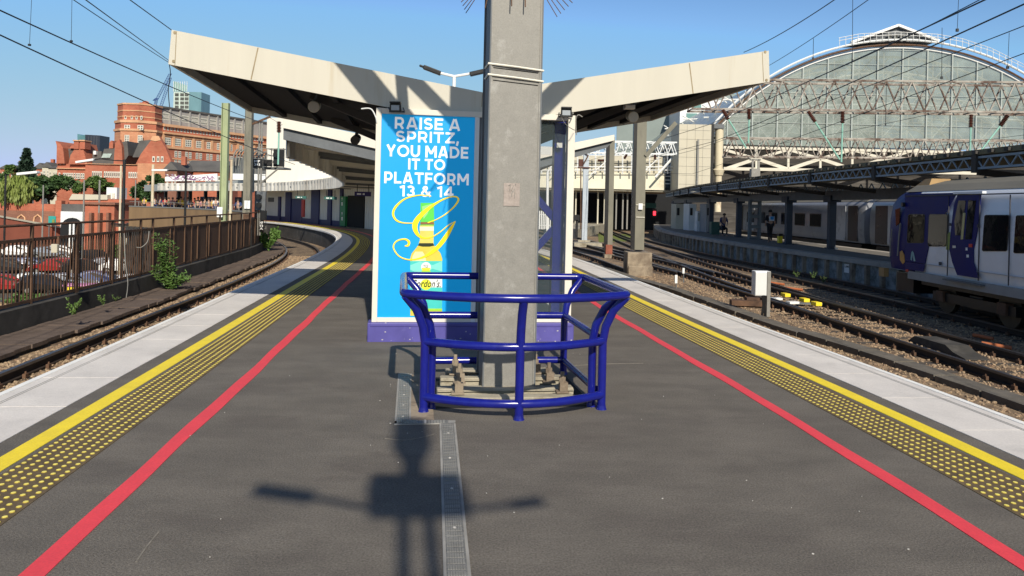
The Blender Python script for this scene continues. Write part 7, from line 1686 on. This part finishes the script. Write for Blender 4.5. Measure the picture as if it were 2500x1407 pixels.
# pediment and walkways on top
zt_ = zc_ + Rr; q = Pl((P(2072, 100, YS).x, YS - .5), (P(2293, 100, YS).x, YS - .5)); h_ = [q.hit(*p) for p in ((2078, 104), (2193, 62), (2292, 100))]
mb = MB(); mb.ppoly(q, h_, -3, -.3); build('lantern_gable', mb, M['galv_dark'], ts)
mb = MB(); mb.beam(q.w(*h_[0]), q.w(*h_[1]), .3, .28); mb.beam(q.w(*h_[1]), q.w(*h_[2]), .3, .28); build('lantern_bargeboard', mb, M['white_sign'], ts)
mb = MB(); [mb.fb(x, 84, x + 9, 100, YS - .6, .06) for x in (2168, 2182, 2196, 2210)]; build('lantern_window', mb, wpane, ts)
mb = MB(); top = [(2048, 93), (2100, 83), (2190, 78), (2290, 84), (2350, 95), (2420, 118), (2500, 158)]
for dy in (0, 7): mb.tube([P(x, y + dy, YS - .8) for x, y in top], .035, 4)
for i in range(30):
    x = 2050 + i * 15; y = None
    for (x0, y0), (x1, y1) in zip(top, top[1:]):
        if x0 <= x <= x1: y = y0 + (y1 - y0) * (x - x0) / (x1 - x0)
    if y: mb.tube([P(x, y, YS - .8), P(x, y + 20, YS - .8)], .03, 4)
build('walkway_rail', mb, M['white_sign'], ts)
# lower screen: dark void with white crossed braces and posts
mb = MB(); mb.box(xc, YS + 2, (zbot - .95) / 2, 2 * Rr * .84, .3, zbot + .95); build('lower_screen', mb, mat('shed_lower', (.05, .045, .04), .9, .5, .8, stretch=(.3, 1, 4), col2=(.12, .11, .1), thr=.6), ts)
crm = mat('truss_cream', (.62, .58, .48), .6, .1, 1, col2=(.35, .2, .12), thr=.68)
for k in range(8):
    x0, x1 = 1768 + k * 78, 1768 + (k + 1) * 78; mb = MB(); Yk = YS - 1
    lo, up_ = 414, 366
    if k % 2 == 0: mb.beam(P(x0, lo, Yk), P(x1, 388, Yk), .3, .38); mb.beam(P(x0, 366, Yk), P(x1, 388, Yk), .22, .3)
    else: mb.beam(P(x0, 388, Yk), P(x1, lo, Yk), .3, .38); mb.beam(P(x0, 388, Yk), P(x1, 366, Yk), .22, .3)
    mb.beam(P(x1, 363, Yk), P(x1, 416, Yk), .25, .25); build('cross_brace', mb, crm, ts)
mb = MB(); mb.beam(P(1766, 412, YS - 1.2), P(2420, 424, YS - 1.2), .3, .35); mb.beam(P(1766, 360, YS - 1), P(2700, 380, YS - 1), .3, .3); build('lower_beam', mb, crm, ts)
e = thing('iron_column', 'ornate cream iron column with rust and leafy capital at the foot of the trainshed', 'column', P(1754, 430, 80)); Y = 80
mb = MB(); c = P(1754, 430, Y); zt_ = P(1754, 312, Y).z; zq = P(1754, 412, Y).z; mb.tube([(c.x, Y, zq), (c.x, Y, zt_)], .42, 14); build('shaft', mb, M['cream_rust'], e, True)
mb = MB(); mb.lathe((c.x, Y, zq), [(.42, 0), (.62, -.15), (.5, -.5), (.45, -.7)], 14); mb.lathe((c.x, Y, zq - 4.5), [(.35, 0), (.35, 3.8)], 12); build('capital', mb, M['cream_rust'], e, True); mb = MB(); mb.fb(1742, 303, 1768, 314, Y - .5, 1.2); build('head_block', mb, M['galv_dark'], e)
# white clad tower and office building bridging the tracks
e = thing('clad_tower', 'cream panel-clad stair tower left of the ornate column', 'building', P(1700, 440, 78)); Y = 78
mb = MB(); mb.fb(1657, 304, 1735, 470, Y, 4); build('cladding', mb, M['cream'], e); mb = MB(); [mb.fb(1657, y, 1735, y + .8, Y - .02, .02) for y in range(318, 460, 22)]; [mb.fb(x, 304, x + .8, 470, Y - .02, .02) for x in (1676, 1696, 1715)]; build('panel_joint', mb, mat('joint', (.35, .33, .28), .8, .1, 1), e)
mb = MB(); mb.fb(1702, 340, 1706, 452, Y - .3, .1); build('downpipe', mb, M['galv'], e); mb = MB(); mb.fb(1735, 303, 1742, 470, Y + 1, 1); build('edge_pier', mb, M['black'], e)
e = thing('office_building', 'white office block with ribbon windows far behind the right canopy wing', 'building', P(1760, 300, 140)); Y = 140
mb = MB(); mb.fb(1660, 245, 1830, 320, Y, 10); build('wall', mb, M['white_cool'], e)
for x0, x1, y0, y1 in ((1676, 1702, 277, 290), (1728, 1752, 270, 275), (1728, 1752, 282, 287), (1728, 1752, 293, 297), (1776, 1800, 258, 264), (1776, 1800, 275, 280), (1690, 1712, 256, 266)): mb = MB(); mb.fb(x0, y0, x1, y1, Y - .1, .1); build('window', mb, mat('pane_teal', (.15, .28, .27), .2, .1, 1), e)
e = thing('bridge_building', 'long cream low building spanning the tracks with white scaffold frame behind the masts', 'building', P(1500, 460, 82)); Y = 82
mb = MB(); mb.fb(1290, 380, 1625, 462, Y, 6); build('wall', mb, M['cream'], e); mb = MB(); mb.fb(1290, 421, 1622, 461, Y - .5, .5); build('lower_band', mb, mat('cream_bright', (.7, .66, .52), .6, .08, .6, col2=(.5, .42, .3), thr=.64), e)
mb = MB(); mb.fb(1290, 392, 1610, 410, Y - .05, .05); build('ribbon_window', mb, mat('ribbon', (.3, .28, .22), .4, .2, .6), e)
mb = MB(); mb.fb(1610, 372, 1655, 460, Y + .5, 3); build('dark_bay', mb, mat('bay_blue', (.07, .1, .14), .4, .2, .6), e)
mb = MB()
for x in range(1300, 1652, 22): mb.tube([P(x, 372, Y - 1.2), P(x, 425, Y - 1.2)], .07, 4)
for y in (380, 408, 416): mb.tube([P(1295, y, Y - 1.2), P(1660, y, Y - 1.2)], .06, 4)
for x in (1345, 1440, 1560): mb.tube([P(x, 430, Y - 1.2), P(x + 50, 385, Y - 1.2)], .06, 4)
mb.tube([P(1600, 433, Y - 2), P(1640, 388, Y - 2)], .12, 5); build('scaffold', mb, M['white_sign'], e)
mb = MB()
for y in range(395, 455, 9): mb.tube([P(1622, y, Y - .2), P(1638, y, Y - .2)], .05, 4)
mb.tube([P(1622, 385, Y - .2), P(1622, 458, Y - .2)], .06, 4); mb.tube([P(1638, 385, Y - .2), P(1638, 458, Y - .2)], .06, 4); build('ladder', mb, M['white_cool'], e)
mb = MB(); mb.fb(1290, 462, 1660, 466, Y - .3, 12); build('underside', mb, M['concrete_warm'], e)
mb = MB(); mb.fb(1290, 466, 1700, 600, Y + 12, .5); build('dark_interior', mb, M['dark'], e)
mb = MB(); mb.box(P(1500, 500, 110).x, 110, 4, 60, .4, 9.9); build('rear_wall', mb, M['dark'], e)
for i, x in enumerate((1404, 1458, 1474, 1503, 1519, 1530)):
    mb = MB(); mb.fb(x, 466, x + 3.2, 560, Y + 1, .3); build('support_column', mb, M['cream'] if x < 1500 else M['galv'], e)
e = thing('green_lit_sign', 'faint teal sign deep in the dark space under the bridge building', 'sign', P(1582, 500, 90)); mb = MB(); mb.fb(1568, 496, 1602, 508, 90, .1); build('panel', mb, mat('teal_dim', (.02, .09, .07), .6, .1, 1), e)
e = thing('red_signal_light', 'glowing red signal light deep in the dark under the bridge building', 'signal', P(1598, 520, 92)); mb = MB(); mb.fb(1595, 516, 1601, 526, 92, .1); build('lamp', mb, mat('red_glow', (1, .03, .05), .5, .0, 1, emit=2.5), e); mb = MB(); mb.fb(1593, 510, 1603, 530, 92.12, .2); build('backplate', mb, M['black'], e)
mb = MB(); g = G(1430, 548, 0); 
mb.prism([(P(1392, 545, 70).x, 62, -.95), (P(1550, 545, 70).x, 88, -.95), (P(1480, 545, 70).x, 100, -.95), (P(1330, 545, 70).x, 72, -.95)], [(P(1392, 545, 70).x, 62, -.1), (P(1550, 545, 70).x, 88, -.1), (P(1480, 545, 70).x, 100, -.1), (P(1330, 545, 70).x, 72, -.1)]); struct('platform', mb, M['concrete_warm'])
mb = MB(); g = [G(1462, 592, -.92), G(1560, 588, -.92), G(1548, 573, -.92), G(1460, 571, -.92)]; mb.hexa([(p.x, p.y, -.95) for p in g] + [(p.x, p.y, -.915) for p in g]); struct('grass_patch', mb, mat('moss', (.14, .17, .03), .9, .3, 2), kind='stuff')
# ---- overhead wires
def wire(a, b, lab, r=.012, sag=.0, n=12, Ya=None, Yb=None, grp='overhead wires above the right tracks'):
    A_, B_ = P(a[0], a[1], Ya), P(b[0], b[1], Yb); ext = (A_ - B_) * .0
    pts = [A_.lerp(B_, t / n) - Vector((0, 0, sag * 4 * (t / n) * (1 - t / n) if t > 0 else 0)) for t in range(-6 if Ya < 14 else 0, n + 1)]
    mb = MB(); mb.tube(pts, r, 5); o = build('overhead_wire', mb, M['wire']); tag(o, lab, 'wire', grp); return o
LG = 'overhead wires above the left track'
wire((-160, -48), (640, 300), 'thick upper left contact wire running from the left edge to the concrete mast', .012, .1, Ya=9.5, Yb=34, grp=LG)
wire((-150, 16), (720, 402), 'thick lower left contact wire crossing in front of the red block', .012, .1, Ya=10, Yb=36, grp=LG)
wire((120, -40), (600, 262), 'thin left wire crossing above the red block to the concrete mast', .007, .1, Ya=10, Yb=34, grp=LG)
wire((160, -36), (412, 148), 'left wire ending at the lower corner of the left canopy tip', .009, .0, Ya=10, Yb=22, grp=LG)
wire((262, -40), (600, 205), 'left wire passing behind the top corner of the left canopy tip', .009, .0, Ya=11, Yb=30, grp=LG)
wire((414, 150), (760, 345), 'left wire continuing behind the canopy towards the insulator', .008, .0, Ya=22, Yb=45, grp=LG)
for a, b, Y, l in (((78, -20), (72, 110), 12, 'leftmost thin dropper wire hanging to the lower left contact wire'), ((176, -20), (174, 101), 12.5, 'second thin dropper wire hanging to the upper left contact wire')):
    mb = MB(); mb.tube([P(*a, Y), P(*b, Y)], .004, 4); c = P(*b, Y); mb.box(c.x, c.y, c.z, .035, .03, .03); o = build('dropper', mb, M['wire']); tag(o, l, 'dropper wire')
cable([P(412, 150, 22), P(416, 180, 22), P(411, 220, 22), P(414, 262, 22)], .012, 'looping jumper cable hanging from the left canopy tip to the lower wire')
W = [((2060, -16), (1816, 128), 11, 17, .008, 'uppermost right wire rising from the right canopy tip'), ((2230, -80), (1878, 160), 12, 24, .008, 'second right wire rising from the right canopy tip'), ((2540, -64), (1740, 300), 10, 33, .013, 'thick right contact wire crossing the trainshed roof lantern'), ((2540, -8), (1745, 345), 10.5, 36, .013, 'thick right contact wire crossing the middle of the arch'),
     ((2420, -15), (1990, 190), 11, 22, .008, 'thin right catenary wire joining the thick contact wire'), ((2560, 40), (1700, 365), 12, 40, .009, 'right wire crossing the right shoulder of the arch'), ((2560, 108), (1690, 425), 13, 44, .009, 'right wire crossing low over the arch glass'), ((2560, 216), (1900, 352), 20, 36, .008, 'right wire dropping to the lower lattice gantry'), ((2560, 322), (1880, 402), 24, 50, .007, 'right wire skimming the top of the lower lattice gantry'),
     ((1745, 300), (1400, 402), 33, 60, .012, 'wire running from the clad tower to the mast group'), ((1745, 345), (1410, 425), 36, 60, .012, 'wire running below it from the column to the mast group'), ((1700, 365), (1380, 440), 40, 62, .01, 'lower wire in front of the cream bridge building'), ((1690, 425), (1450, 415), 44, 60, .01, 'flat wire in front of the clad tower')]
for a, b, ya, yb, r_, l in W: wire(a, b, l, r_, .06, Ya=ya, Yb=yb)
for a, b, Y, l in (((2082, -20), (2081, 147), 22, 'long thin dropper wire above the trainshed shoulder'), ((2341, -20), (2337, 74), 13, 'dropper wire with clamp at the top right'), ((1986, 94), (1985, 143), 18, 'short dropper wire below the second right wire'), ((2464, 80), (2460, 165), 14, 'dropper wire near the right edge'), ((2300, 68), (2299, 190), 16, 'dropper wire crossing the arch rim'), ((2164, 208), (2162, 305), 28, 'dropper wire in front of the arch glass')):
    mb = MB(); mb.tube([P(*a, Y), P(*b, Y)], .005 * Y / 14, 4); c = P(*b, Y); mb.box(c.x, c.y, c.z, .04, .03, .05); o = build('dropper', mb, M['wire']); tag(o, l, 'dropper wire')
clean_props()
